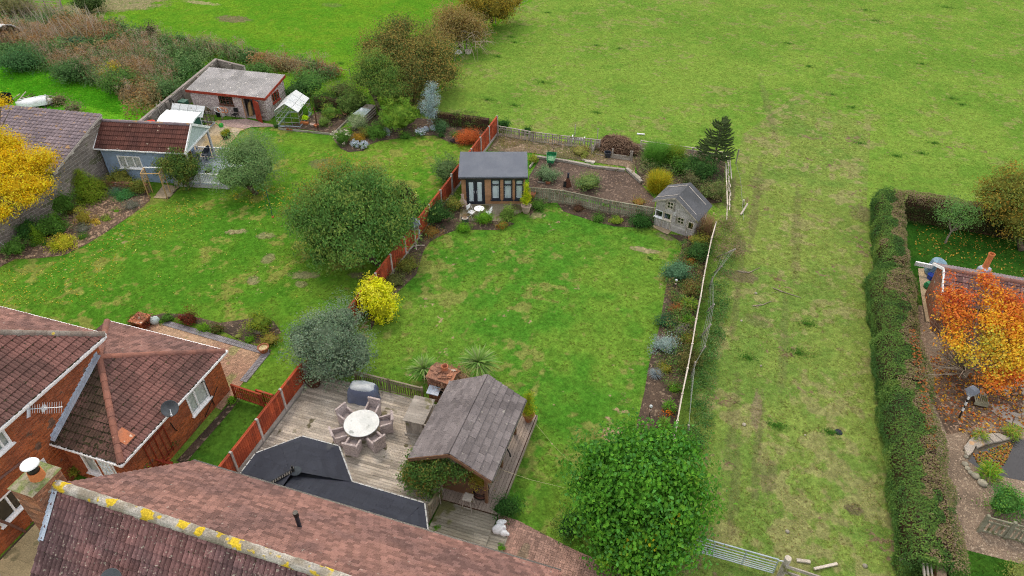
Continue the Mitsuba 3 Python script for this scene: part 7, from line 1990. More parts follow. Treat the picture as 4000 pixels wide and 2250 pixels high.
# yellow tree at the left edge
tree('golden_tree', 'brilliant yellow autumn tree in front of the mauve tiled outbuilding', 'tree', G(-30, 905), [B(40, 640, 4.2, 85, .7), B(130, 650, 3.8, 70, .7), B(60, 740, 3.3, 80, .7), B(165, 625, 4.2, 45, .8), B(150, 730, 3.2, 48, .7), B(10, 830, 2.6, 38, .8), B(55, 565, 4.4, 35, .8), B(-10, 560, 5, 60, .8), B(5, 400, 6.2, 24, .8), B(105, 780, 3.0, 30, .7), B(-60, 700, 4, 80, .8)], 22000, .13, [(.85, .58, .02), (.78, .48, .02), (.85, .68, .05), (.66, .50, .03)], r0=.16, aspect=.4, seed=17, clump=.16, per=20, ragged=.24)
def cone(name, label, px, py, rpx, h, col, n, leaf=.07, seed=1, droop=.0, cat='conifer'):
 c = G(px, py)
 r = rpx * mpp(px, py)
 t = thing(name, label, cat)
 k = 7
 bl = [(c[0], c[1], h * (.10 + .82 * i / (k - 1)), r * (1 - .86 * (i / (k - 1)) ** 1.25), r * (1 - .86 * (i / (k - 1)) ** 1.25), h * .16) for i in range(k)]
 put_leaves('foliage', crown(bl, n, leaf, COL[col] if isinstance(col, str) else col, aspect=.4, clump=.09, per=16, seed=seed, droop=droop, ragged=.08, inner=.1), t)
 put('trunk', tube([c, c + UP * h * .9], [.08, .02], 6), 'bark', t)
cone('round_conifer', 'large rounded bright green conifer at the wall end of the left border', 352, 775, 80, 2.15, [(.15, .24, .022), (.11, .19, .02), (.18, .22, .03)], 14000, .08, 18)
cone('conifer', 'taller green conifer behind the large rounded one, beside the outbuilding gable', 318, 690, 52, 2.8, [(.13, .25, .02), (.09, .19, .02)], 9000, .08, 19)
cone('dwarf_conifer', 'small golden green pointed conifer low in the left border', 158, 950, 27, 1.35, [(.16, .27, .02), (.11, .20, .02)], 2600, .06, 20)
cone('dwarf_conifer', 'small bright green pointed conifer between the darker border shrubs', 238, 895, 25, 1.2, [(.13, .26, .02), (.09, .19, .02)], 1800, .06, 21)
for a in (
 ('rambling_shrub', 'rambling grey green shrub against the block wall left of the rounded conifer', 'shrub', 225, 790, 66, 'green', .8, .6, .09),
 ('dark_shrub', 'dark almost black green shrub against the block wall', 'shrub', 108, 900, 50, 'deep', .9, 1, .08),
 ('broad_shrub', 'broad mid green shrub in the middle of the left border', 'shrub', 200, 885, 58, 'green', .7, .9, .09),
 ('golden_shrub', 'upright golden leaved shrub in the left border below the rounded conifer', 'shrub', 325, 850, 27, [(.36, .33, .05), (.22, .25, .04), (.42, .30, .06)], 1.3, .7, .08),
 ('olive_shrub', 'olive green shrub behind the upright golden one', 'shrub', 270, 815, 32, 'olive', .8, .7, .08),
 ('yellow_shrub', 'low spreading yellow leaved shrub at the front of the left border', 'shrub', 245, 948, 50, [(.50, .52, .03), (.34, .40, .03), (.58, .48, .06)], .5, .8, .08),
 ('heather', 'dusky purple grey heather in the left border', 'shrub', 325, 895, 28, 'lavender', .5, 1, .05),
 ('low_green_plant', 'small bluish green cushion plant at the lawn edge of the left border', 'plant', 322, 926, 19, 'green', .5, 1, .05),
 ('low_green_plant', 'small clipped green ball left of the golden pointed conifer', 'plant', 131, 957, 16, 'green', .7, 1, .05),
 ('low_green_plant', 'small clipped green ball right of the golden pointed conifer', 'plant', 175, 953, 14, 'green', .7, 1, .05),
 ('wall_shrub', 'loose green shrub at the foot of the white wall trellis', 'shrub', 60, 968, 42, 'green', .9, .7, .08),
 ('climbing_rose', 'olive climbing rose sprawling under the cabin window', 'rose', 468, 695, 48, 'olive', .8, .6, .08),
 ('climbing_rose', 'green climbing rose at the foot of the garden arch', 'rose', 540, 728, 36, 'olive', .9, .7, .08),
 ('ground_cover', 'mint green ground cover right of the rounded conifer', 'ground cover', 490, 762, 46, [(.05, .17, .06), (.07, .21, .07), (.05, .12, .03)], .3, .9, .06),
 ('grey_cushion', 'grey green cushion plant beside the single pale slab', 'plant', 515, 802, 30, 'lavender', .45, 1, .05),
 ('grey_cushion', 'bluish grey low plant just right of the rounded conifer', 'plant', 448, 752, 24, [(.10, .16, .13), (.08, .13, .10)], .5, 1, .05),
 ('fallen_hosta', 'yellow hosta clump on the leaf litter', 'plant', 368, 868, 20, [(.62, .42, .08), (.5, .4, .06)], .3, .5, .12),
 ('small_fern', 'small light green fern on the leaf litter', 'plant', 415, 858, 20, [(.22, .30, .05), (.14, .2, .04)], .4, .5, .1),
 ('low_green_plant', 'small green plant near the single pale slab', 'plant', 455, 825, 15, 'bright', .4, .8, .05),
 ('patio_bush', 'yellow green shrub at the lawn edge above the block patio', 'shrub', 1018, 1262, 50, [(.22, .27, .03), (.13, .20, .03), (.07, .13, .02)], .85, .9, .08),
 ('spiraea', 'golden leaved low shrub behind the terracotta pot on the block patio', 'shrub', 1055, 1325, 38, [(.22, .22, .04), (.15, .18, .03), (.26, .15, .05)], .6, .8, .07),
 ('red_shrub', 'dark red shrub wrapped round the square brick planter', 'shrub', 550, 1258, 40, 'redbrown', .6, 1, .07),
 ('red_shrub', 'rounded dark red topped shrub beside the block patio', 'shrub', 737, 1245, 34, 'redbrown', .8, 1, .06),
 ('patio_plant', 'leafy green plant between the brick planter and the red topped shrub', 'plant', 655, 1243, 26, 'green', .6, .8, .07),
 ('patio_plant', 'low green plant just right of the red topped shrub', 'plant', 798, 1280, 26, 'bright', .4, .7, .06),
 ('patio_plant', 'dull green and red plant in the middle of the patio border', 'plant', 848, 1285, 28, [(.06, .08, .02), (.10, .05, .03), (.05, .1, .02)], .55, .8, .06),
 ('patio_plant', 'bright green plant near the right end of the patio border', 'plant', 975, 1327, 20, 'bright', .5, .7, .06),
 ('patio_plant', 'pale yellow green plant at the end of the patio border', 'plant', 930, 1312, 18, [(.3, .32, .1), (.2, .25, .06)], .35, .6, .06),
 ('corner_shrub', 'bright lime green shrub at the corner of the brick extension', 'shrub', 530, 1808, 70, [(.17, .36, .025), (.12, .28, .02), (.24, .42, .03)], .75, 1, .085),
 ('wall_rose', 'dark green climbing rose on the red wall trellis', 'rose', 640, 1740, 34, 'dark', 1.5, .5, .08),
 ('wall_shrub', 'round olive shrub at the foot of the two storey house wall', 'shrub', 285, 1835, 34, [(.13, .18, .025), (.08, .12, .02), (.2, .2, .03)], 1.0, 1, .07),
 ('wall_plant', 'small bright green plant at the brick corner by the low red gate', 'plant', 905, 1560, 19, 'bright', .5, .8, .05),
 ('wall_plant', 'bright green plant hanging behind the old brick chimney', 'plant', 95, 2005, 16, 'bright', .9, .8, .06),
 ('summer_house_shrub', 'grey green shrub growing at the left end of the summer house', 'shrub', 1748, 665, 56, [(.09, .145, .055), (.07, .115, .045), (.115, .18, .07)], 1.0, 1, .085),
 ('fence_shrub', 'wide dark green shrub by the red fence near the bistro table', 'shrub', 1700, 835, 60, 'dark', .75, 1, .09),
 ('fence_shrub', 'olive yellow shrub between the wide dark shrub and the summer house', 'shrub', 1775, 800, 34, 'olive', .9, .9, .08),
 ('bronze_plant', 'bronze leaved low plant right of the bird table', 'plant', 1682, 905, 34, [(.24, .12, .03), (.16, .1, .03), (.1, .1, .03)], .4, .8, .07),
 ('round_shrub', 'round bright green shrub in front of the bistro table', 'shrub', 1890, 852, 31, 'bright', .95, 1, .07),
 ('round_shrub', 'low round bright green shrub left of the bistro shrub', 'shrub', 1812, 890, 28, 'bright', .5, 1, .06),
 ('upright_shrub', 'upright loose green shrub in front of the summer house windows', 'shrub', 1980, 835, 28, [(.13, .2, .04), (.08, .14, .03)], 1.5, .6, .08),
 ('red_tipped_plant', 'small green plant with red lower leaves at the deck edge', 'plant', 1962, 880, 23, [(.10, .16, .03), (.3, .12, .03), (.2, .22, .04)], .6, .8, .06),
 ('border_shrub', 'sprawling olive shrub along the red fence below the bird table', 'shrub', 1590, 1035, 46, 'olive', .6, .7, .07),
 ('border_shrub', 'dull green low shrub at the red fence above the yellow shrub', 'shrub', 1535, 1100, 42, [(.08, .10, .03), (.11, .12, .04)], .5, .7, .07),
 ('dark_box_ball', 'round dark green bush at the end of the side deck', 'bush', 1977, 1978, 48, 'deep', .9, 1.1, .065),
 ('dark_box_ball', 'round dark green bush tucked beside the big leafy tree', 'bush', 2228, 2048, 50, 'deep', .95, 1.1, .065),
 ('deck_weed', 'small bright green weed at the corner of the black roof', 'plant', 1702, 2062, 13, 'bright', .9, .8, .05),
 ('deck_weed', 'small bright green weed at the lower deck step by the tiled roof', 'plant', 1955, 2142, 17, 'bright', .5, .8, .06),
 ('silver_shrub', 'grey leaved rounded shrub in front of the green wheelbarrow', 'shrub', 2135, 682, 44, 'greygreen', .75, .9, .08),
 ('garden_shrub', 'thin green shrub in the middle of the vegetable patch', 'shrub', 2298, 712, 52, [(.12, .19, .07), (.09, .15, .05), (.15, .2, .05)], .65, .45, .08),
 ('yellow_weeds', 'yellow green weeds at the back of the weedy bed', 'weeds', 2265, 590, 38, [(.24, .25, .06), (.15, .2, .04), (.3, .24, .1)], .6, .6, .09),
 ('yellow_weeds', 'yellow green iris clump beside the summer house roof corner', 'plant', 2085, 620, 20, [(.3, .32, .05), (.2, .25, .04)], .9, .6, .09),
 ('ivy_clump', 'dark ivy heap over the left end of the back picket fence', 'ivy', 1965, 490, 26, 'deep', 1.2, 1, .08),
 ('ivy_clump', 'small dark ivy patch on the back picket fence', 'ivy', 2058, 512, 20, 'deep', .8, .8, .08),
 ('orange_plant', 'orange brown leafy plant behind the picket fence near the playhouse', 'plant', 2495, 790, 28, [(.34, .17, .05), (.24, .14, .05), (.2, .2, .05)], .4, .5, .08),
 ('evergreen_shrub', 'dark evergreen shrub mass below the monkey puzzle tree', 'shrub', 2735, 665, 62, 'dark', .8, 1, .10),
 ('evergreen_shrub', 'dark green shrub left of the monkey puzzle trunk', 'shrub', 2665, 650, 42, 'green', .9, .9, .09),
 ('evergreen_shrub', 'dull green shrub between the playhouse roof and the cane fence', 'shrub', 2790, 745, 46, [(.10, .14, .045), (.07, .10, .03), (.14, .13, .06)], .8, .8, .09),
 ('brown_seedheads', 'brown seed heads standing behind the playhouse ridge', 'plant', 2700, 705, 34, [(.14, .12, .07), (.1, .11, .05), (.08, .1, .04)], 1.0, .6, .08),
 ('border_juniper', 'dark feathery shrub beside the rail fence near the playhouse', 'shrub', 2722, 985, 48, 'dark', .8, 1, .08),
 ('yellow_green_shrub', 'yellow speckled shrub in front of the playhouse corner', 'shrub', 2725, 945, 34, [(.16, .18, .03), (.09, .12, .025), (.22, .2, .04)], .8, .9, .07),
 ('feathery_shrub', 'blue green feathery shrub leaning over the lawn from the right border', 'shrub', 2642, 1060, 56, [(.07, .15, .08), (.05, .11, .06), (.09, .18, .10)], .7, .6, .08),
 ('orange_shrub', 'small orange leaved shrub in the right border', 'shrub', 2697, 1022, 20, [(.40, .17, .04), (.3, .13, .03)], .8, .9, .06),
 ('brown_shrub', 'olive brown shrub below the feathery blue green one', 'shrub', 2700, 1130, 38, [(.12, .10, .03), (.09, .10, .03), (.16, .1, .04)], .7, .8, .07),
 ('rust_shrub', 'rust red rounded shrub in the right border', 'shrub', 2648, 1208, 26, 'rust', .8, 1, .06),
 ('juniper', 'dark spreading juniper at the lawn edge of the right border', 'shrub', 2608, 1258, 40, [(.035, .09, .045), (.028, .07, .035)], .45, 1, .07),
 ('faded_lavender', 'faded grey brown lavender in the right border', 'shrub', 2662, 1298, 33, 'lavender', .7, .9, .06),
 ('gold_shrub', 'small golden green shrub against the rail fence', 'shrub', 2690, 1325, 26, [(.22, .22, .03), (.13, .17, .03)], .7, .8, .06),
 ('silver_bush', 'silvery blue shrub in the right border', 'shrub', 2600, 1348, 46, 'silver', .7, .7, .07),
 ('flax_bush', 'large soft brown green shrub leaning over the rail fence', 'shrub', 2692, 1410, 52, [(.09, .10, .03), (.07, .085, .025), (.12, .10, .04)], .7, .7, .07),
 ('yellow_flowers', 'yellow flowered plant below the silvery shrub', 'plant', 2598, 1440, 30, [(.16, .18, .03), (.4, .32, .03), (.1, .13, .03)], .6, .7, .06),
 ('small_border_plant', 'small green plant in the bare soil of the right border', 'plant', 2632, 1520, 24, 'bright', .5, .6, .06),
 ('picket_shrub', 'dark dense shrub at the picket fence beside the playhouse', 'shrub', 2505, 862, 44, 'deep', .55, 1, .07),
 ('picket_plant', 'mid green plant below the middle of the picket fence', 'plant', 2340, 852, 26, 'green', .5, .8, .06),
 ('picket_plant', 'yellow green strappy plant below the picket fence', 'plant', 2410, 862, 26, [(.24, .3, .04), (.12, .2, .03)], .6, .6, .08),
 ('picket_plant', 'dark red plant below the picket fence', 'plant', 2258, 815, 24, [(.07, .03, .025), (.08, .06, .03)], .5, .6, .06),
 ('picket_plant', 'green plants at the right side of the pale urn', 'plant', 2100, 800, 30, 'green', .7, .7, .07),
 ('pond_bush', 'rounded green shrub at the near side of the pond', 'shrub', 3935, 1960, 66, [(.055, .155, .035), (.045, .12, .03), (.1, .2, .035)], .85, 1, .085),
 ('pale_bush', 'pale yellow green shrub at the lower right corner lawn', 'shrub', 3985, 2240, 48, [(.2, .24, .06), (.14, .18, .05)], .6, .6, .08),
 ('scrub_fill', 'leafy green hedge shrub between the greenhouse hedge and the ivy tree', 'shrub', 1385, 400, 55, [(.07, .12, .03), (.10, .15, .04)], .9, .9, .12),
 ('scrub_fill', 'rough green shrub under the tangled hedgerow tree', 'shrub', 1660, 400, 50, [(.11, .12, .04), (.15, .13, .05), (.08, .1, .03)], .8, .8, .13),
 ('hedge_foot_shrub', 'green bramble at the foot of the hedge by the rail stack', 'shrub', 3610, 2230, 44, 'green', .7, .7, .09),
 ('bed_shrub', 'variegated pale shrub in front of the low hutch', 'shrub', 1400, 475, 36, 'variegated', 1.0, .9, .07),
 ('bed_shrub', 'dark leafy shrub in the back border', 'shrub', 1470, 512, 40, 'green', .7, .9, .08),
 ('bed_shrub', 'yellow orange small shrub in the lawn island bed', 'shrub', 1397, 540, 24, [(.40, .22, .03), (.28, .2, .03)], .7, .9, .06),
 ('bed_shrub', 'olive green shrub right of the variegated one', 'shrub', 1432, 520, 24, 'olive', .8, .9, .06),
 ('bed_shrub', 'rounded grey green shrub right of the eucalyptus', 'shrub', 1725, 500, 25, [(.06, .12, .05), (.045, .095, .04)], 1.0, 1, .07),
 ('bed_shrub', 'small dark green plant below the rounded grey green shrub', 'plant', 1722, 528, 17, 'dark', .6, .8, .06),
 ('bed_shrub', 'green clump left of the orange acer', 'plant', 1782, 528, 20, 'green', .6, .8, .06),
 ('bed_shrub', 'small blackish purple plant at the border edge', 'plant', 1767, 548, 15, 'purple', .7, 1, .05),
 ('bed_shrub', 'leafy green plant at the back border edge', 'plant', 1585, 530, 22, 'green', .5, .7, .07),
 ('lime_shrub', 'tall lime green shrub in the back border beside the trunk', 'shrub', 1563, 455, 68, [(.12, .23, .03), (.08, .17, .025), (.18, .28, .04)], 1.0, .8, .10),
 ('acer', 'glowing orange dome shaped acer by the far red fence', 'acer', 1832, 535, 44, 'acer', .6, 1.1, .06),
 ('lettuce_plant', 'bright green leafy plant between the hutch and flower bed', 'plant', 1362, 515, 20, 'bright', .5, .7, .08),
 ('tomato_plants', 'tangled green vegetable plants in the middle of the kitchen bed', 'plants', 1292, 440, 36, [(.09, .19, .03), (.06, .14, .025), (.2, .24, .05)], .9, .6, .09),
 ('tomato_plants', 'pale green bean plants at the front of the kitchen bed', 'plants', 1262, 478, 24, [(.16, .24, .05), (.1, .17, .04)], .9, .6, .09),
 ('vine', 'green vine growing inside and beside the greenhouse', 'vine', 1184, 440, 26, [(.10, .25, .02), (.07, .17, .02)], 1.4, .6, .09),
 ('greenhouse_weed', 'dark green plant at the left foot of the greenhouse', 'plant', 1078, 492, 13, 'dark', .6, .8, .06),
):
 nm, lab, cat, px, py, r, col, ratio, dens, leaf = a
 bush(nm, lab, cat, px, py, r, col, ratio, dens * .8, leaf, extra=[(r * rng.uniform(-.7, -.35), r * rng.uniform(-.1, .3), -.08, r * rng.uniform(.4, .65)), (r * rng.uniform(.35, .75), r * rng.uniform(-.15, .25), -.1, r * rng.uniform(.4, .65)), (r * rng.uniform(-.3, .3), r * rng.uniform(-.5, -.25), .06, r * rng.uniform(.4, .6)), (r * rng.uniform(-.4, .4), r * rng.uniform(.2, .45), -.15, r * rng.uniform(.4, .6))] if r > 18 else (), ragged=.28)
tag(put_leaves('neon_leaf', crown([B(1194, 462, .8, 9, .5)], 30, .16, [(.55, .85, .03)], aspect=.8, clump=.08, seed=77, core=0)), kind='stuff', label='bright yellow green leaf cluster against the greenhouse side', cat='plant')
bush('daisy_bush', 'white flowered bush at the left end of the island bed', 'flowers', 1335, 540, 35, 'green', .8, .8, .07, flowers=((.75, .68, .60), 420, .08), extra=[(12, -8, 0, 24)])
for px, py, r, lab in ((1388, 566, 15, 'white blue hydrangea at the front left of the island bed'), (1421, 568, 15, 'white blue hydrangea at the front right of the island bed'), (1503, 520, 16, 'white blue hydrangea in the back border below the lime shrub'), (1639, 520, 18, 'pale blue hydrangea in front of the eucalyptus'), (1692, 505, 12, 'small pale blue hydrangea right of the eucalyptus trunk'), (1662, 508, 10, 'tiny pale hydrangea between the two pale blue ones')):
 bush('hydrangea', lab, 'hydrangea', px, py, r, 'green', .8, .8, .07, flowers=((.58, .64, .76), 420, .07))
bush('euonymus', 'dome of vivid yellow leaves against the red fence', 'shrub', 1476, 1175, 76, 'yellow', 1.0, 1.6, .11, extra=[(-20, -40, .2, 52), (18, 30, -.1, 52), (-30, 0, .0, 48)], clump=.10, ragged=.07, inner=.08, aspect=.7)
t = bush('potted_shrub', 'large grey green shrub in a pot at the far left corner of the deck', 'shrub', 1290, 1335, 125, [(.125, .175, .115), (.095, .14, .09), (.155, .21, .14), (.08, .12, .075)], .8, .95, .10, z=2.3, extra=[(-95, 20, -.3, 75), (105, 55, -.5, 72), (-25, 95, -.9, 85), (40, -85, .25, 80), (60, 100, -1.1, 60), (-60, -50, .1, 70), (110, 0, -.2, 50), (-130, -20, -.1, 40)], clump=.17, ragged=.2)
c = np.array([*(G(1226, 1490, DZ + .2)[:2]), DZ])
put('pot', lathe([(0, .01), (.28, 0), (.38, .3), (.42, .55), (.42, .6), (.36, .6), (.34, .5), (0, .5)], c, 20), 'rust', t, smooth=True)
limbs(c + UP * .5, [G(1290, 1330, 2.2), G(1210, 1340, 2.0), G(1380, 1390, 1.8), G(1270, 1420, 1.4)], .09, .02, 'bark', t, fork=c + [.15, .1, 1.0])
# the big leafy tree by the gate
bl = [B(2490, 1930, 2.3, 190, .75), B(2390, 1850, 2.2, 140, .8), B(2590, 1820, 2.2, 135, .8), B(2650, 1960, 1.9, 125, .85), B(2360, 2000, 1.9, 120, .8), B(2500, 2110, 1.5, 160, .75), B(2610, 2090, 1.4, 115, .8), B(2470, 1760, 2.0, 100, .8), B(2400, 2130, 1.2, 90, .8), B(2320, 1900, 1.7, 80, .8), B(2540, 2220, 1.0, 120, .7)]
lil = tree('leafy_tree', 'big dense bright green leafy tree beside the metal gate', 'tree', G(2510, 2150), bl, 24000, .175, [(.075, .20, .024), (.06, .17, .022), (.10, .245, .028), (.065, .18, .038)], r0=.14, aspect=.72, seed=23, clump=.24, per=22, droop=1.3, ragged=.24, hue=.6, core=.5)
put_leaves('yellow_leaves', crown([B(2640, 1930, 2.2, 115, .8), B(2590, 2080, 1.8, 120, .8), B(2440, 2200, 1.6, 90, .8)], 1100, .17, [(.13, .25, .03), (.11, .23, .025), (.15, .28, .03), (.55, .48, .03)], aspect=.72, clump=.16, per=9, seed=24, droop=1.2, wts=[.4, .3, .25, .05], core=0), lil)
# hedgerow trees along the field
HB = [(.15, .135, .04), (.20, .16, .05), (.10, .12, .035), (.27, .20, .06)]
tree('hedgerow_tree', 'large tangled brown green hedgerow tree at the field corner', 'tree', G(1610, 400), [B(1530, 170, 4.2, 85, .9), B(1640, 190, 4.0, 85, .9), B(1500, 250, 3, 75, .9), B(1600, 270, 3, 95, .9), B(1690, 260, 2.6, 75, 1), B(1590, 340, 1.7, 80, .9), B(1680, 320, 1.8, 60, 1), B(1740, 210, 2.6, 45, 1), B(1450, 190, 3.4, 50, 1), B(1445, 300, 2.4, 50, 1), B(1750, 290, 1.6, 45, 1), B(1570, 110, 5, 50, .8)], 30000, .17, HB + [(.045, .07, .022), (.05, .075, .024)], r0=.22, seed=25, clump=.34, per=22, ragged=.22, inner=.3)
tree('ivy_tree', 'dark green tree with a bare pale trunk in front of the hedgerow', 'tree', G(1492, 445), [B(1450, 260, 3.9, 60, .9), B(1500, 300, 3.3, 62, .9), B(1420, 310, 3.0, 45, .9), B(1480, 350, 2.6, 50, .8), B(1540, 360, 2.4, 45, .8)], 12000, .13, [(.05, .10, .025), (.075, .14, .03), (.11, .14, .035), (.14, .20, .04)], r0=.16, fork=G(1465, 385, 1.4), seed=26, clump=.22, ragged=.25)
tree('hedgerow_tree', 'arching brown hedgerow tree with bare twigs, second along the fence', 'tree', G(1800, 185), [B(1760, 75, 3.2, 55, .8), B(1830, 95, 2.6, 50, .8), B(1790, 130, 1.8, 50, .8), B(1740, 110, 2.4, 35, 1), B(1715, 160, 2, 45, 1), B(1860, 130, 1.8, 40, .9)], 14000, .17, [(.20, .155, .055), (.26, .19, .06), (.15, .13, .05), (.30, .22, .10)], r0=.15, seed=27, clump=.3, per=16, ragged=.3)
tree('hedgerow_tree', 'golden and dark hedgerow tree furthest along the field fence', 'tree', G(1920, 85), [B(1850, 15, 3.2, 55, .9), B(1920, 25, 2.6, 55, .9), B(1970, 10, 2.6, 45, .9), B(1890, 55, 1.5, 45, .8), B(2010, 0, 2.2, 40, .9), B(1880, -40, 4, 60, .9), B(1960, 50, 1.5, 40, .9), B(1830, 60, 2, 40, 1)], 16000, .18, [(.27, .20, .03), (.20, .16, .03), (.07, .085, .025), (.32, .24, .04)], r0=.15, seed=28, clump=.32, ragged=.22)
bush('orange_hedge_bush', 'orange leaved bush in the gap of the hedgerow', 'shrub', 1765, 138, 24, [(.50, .20, .07), (.40, .18, .06)], .9, .7, .13)
tw = []
for i in range(420):
 q = G(rng.uniform(1700, 1900), rng.uniform(60, 190), rng.uniform(.4, 2.6))
 d = rng.normal(0, .5, 3) + [.25, -.25, -.1]
 tw.append(tube([q, q + d * .6 + [0, 0, .1], q + d * 1.2], [.022, .016, .008], 3))
tag(put('bare_twigs', join(tw), 'bark_pale', tone=.8), 'mass of bare grey twigs hanging out of the hedgerow', 'twigs')
labels['bare_twigs']['kind'] = 'stuff'
tree('eucalyptus', 'slender blue grey eucalyptus at the edge of the field', 'tree', G(1680, 492), [B(1690, 345, 3.3, 17, 1.5), B(1684, 385, 2.5, 27, 1.2), B(1678, 420, 1.8, 30, 1.1), B(1685, 450, 1.1, 24, 1)], 3800, .10, [(.34, .45, .46), (.27, .37, .37), (.42, .52, .54)], r0=.05, seed=29, clump=.12, per=14, parent_p='bark_pale', core=.45)
def hedge(name, label, pts, w, h, tops, sides, n=420, leaf=.07, seed=1, cat='hedge', wob=.10, brown=-.1, flip=1):
 """A clipped hedge along pts: leaves over its top and sides."""
 rg = np.random.default_rng(seed)
 t = thing(name, label, cat)
 ms, core = [], []
 for i, (a, b) in enumerate(zip(pts[:-1], pts[1:])):
  a, b = np.asarray(a, float), np.asarray(b, float)
  L = np.linalg.norm(b - a)
  d = (b - a) / L
  s = np.cross(d, UP)
  k = int(n * L * (w + 2 * h))
  th = np.arccos(np.clip(rg.uniform(-1, 1, k) * 1.0, -1, 1))
  lowp = rg.random(k) < .45
  ca, sa = np.cos(th), np.sin(th)
  e = (np.abs(ca) ** 4 + np.abs(sa) ** 4) ** -.25
  sx, hh = ca * e * w / 2, h * .45 + sa * e * h * .55
  hh = np.where(lowp, rg.uniform(0, .62, k) * h, hh)
  sx = np.where(lowp, np.sign(ca) * w / 2 * (1 + .10 * np.sin(np.pi * hh / h)), sx)
  al = np.where(rg.random(k) < .12, np.where(rg.random(k) < .5, rg.uniform(-.2, .25, k), L - rg.uniform(-.2, .25, k)), rg.uniform(-.15, L + .15, k))
  shr = np.where((al < .25) | (al > L - .25), rg.random(k) ** .5, 1.0)
  sx, hh = sx * shr, np.where(shr < 1, hh * (.3 + .7 * shr), hh)
  P = a + al[:, None] * d
  nz = meshkit.fbm(np.stack([al * .9 + i * 31, sx * .9, hh * .9], 1), 3, seed) - .5
  off = nz * wob * 9 + rg.normal(0, wob * .45, k)
  rad = unit_rows(np.stack([sx / w * 2, np.maximum(hh / h - .35, 0) * 1.5], 1))
  P = P + s * (sx + rad[:, 0] * off)[:, None] + UP * (hh + rad[:, 1] * off * .7)[:, None]
  nr = s[None] * rad[:, :1] * .8 + UP * (.35 + rad[:, 1:]) + rg.normal(0, .45, (k, 3))
  T_, S_ = np.asarray(tops, float), np.asarray(sides, float)
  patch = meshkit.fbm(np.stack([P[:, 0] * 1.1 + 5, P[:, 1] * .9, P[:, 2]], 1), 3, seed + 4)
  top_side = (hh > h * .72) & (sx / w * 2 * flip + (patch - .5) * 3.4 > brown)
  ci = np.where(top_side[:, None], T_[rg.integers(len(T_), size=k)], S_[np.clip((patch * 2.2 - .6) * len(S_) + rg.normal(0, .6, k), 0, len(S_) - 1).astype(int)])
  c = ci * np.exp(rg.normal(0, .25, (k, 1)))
  ok = P[:, 2] > .03
  ms.append(leaf_mesh(P[ok], unit_rows(nr[ok]), leaf, .5, c[ok], rg=rg))
  core.append(hexa([q + s * x * w * (.40 if z < h * .5 else .30) + UP * z for q in (a + d * min(.5, L * .05), b - d * min(.5, L * .05)) for x in (-1, 1) for z in (0.0, h * .88)]))
 put_leaves('leaves', joinc(ms), t)
 put('woody_core', join(core), 'wood_dark', t)
 return t
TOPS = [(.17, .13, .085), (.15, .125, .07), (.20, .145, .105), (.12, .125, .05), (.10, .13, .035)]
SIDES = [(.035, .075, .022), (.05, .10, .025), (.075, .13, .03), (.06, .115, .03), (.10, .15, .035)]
h1 = G(3475, 770, 1.75)
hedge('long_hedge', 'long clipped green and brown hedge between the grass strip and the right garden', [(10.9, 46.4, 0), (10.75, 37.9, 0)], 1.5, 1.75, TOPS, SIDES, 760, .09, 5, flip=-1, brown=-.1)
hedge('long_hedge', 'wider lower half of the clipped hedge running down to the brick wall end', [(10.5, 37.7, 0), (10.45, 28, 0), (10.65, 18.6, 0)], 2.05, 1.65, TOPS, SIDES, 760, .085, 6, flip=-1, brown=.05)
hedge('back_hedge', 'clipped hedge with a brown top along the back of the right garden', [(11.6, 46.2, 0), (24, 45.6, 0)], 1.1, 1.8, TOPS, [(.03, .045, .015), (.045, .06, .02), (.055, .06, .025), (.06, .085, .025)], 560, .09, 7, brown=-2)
hedge('field_hedge', 'low rough hedge between the back border and the field', [G(1700, 482), G(1800, 495), G(1915, 512)], .7, 1.15, [(.09, .11, .03), (.16, .13, .06), (.07, .10, .025)], [(.05, .08, .022), (.07, .10, .03)], 320, .09, 8, wob=.16)
hedge('kitchen_hedge', 'dark clipped hedge behind the kitchen bed', [G(1235, 425), G(1330, 437), G(1425, 440)], .8, 1.3, [(.05, .10, .025), (.04, .08, .02)], [(.025, .05, .016), (.03, .06, .018)], 360, .09, 9)
# right garden trees
tree('autumn_walnut', 'olive and bronze tree at the right edge behind the young tree', 'tree', G(3990, 980), [B(3950, 730, 3.4, 80, .85), B(3900, 790, 2.7, 65, .8), B(4010, 780, 3, 90, .9), B(3870, 750, 2.8, 45, .8), B(3960, 850, 2.0, 70, .8), B(3990, 900, 1.4, 50, .8), B(4060, 720, 3, 90, .9)], 13000, .15, [(.17, .16, .03), (.12, .14, .03), (.26, .18, .035), (.09, .125, .03)], r0=.15, seed=33, clump=.2, ragged=.24, droop=.7)
tree('young_tree', 'young thin green tree on the leaf strewn right lawn', 'tree', G(3692, 950), [B(3720, 810, 2.1, 42, .9), B(3690, 850, 1.6, 32, .9), B(3770, 835, 1.7, 42, .9), B(3730, 870, 1.4, 38, .8), B(3790, 870, 1.3, 25, .9)], 2600, .12, [(.10, .21, .06), (.14, .26, .07), (.08, .16, .05)], r0=.055, fork=G(3715, 905, .8), seed=34, clump=.15, per=14, ragged=.3, parent_p='bark_pale', core=0)
mp = thing('maple', 'red and orange autumn maple with bare inner branches in the right garden', 'tree')
mb = G(3762, 1475)
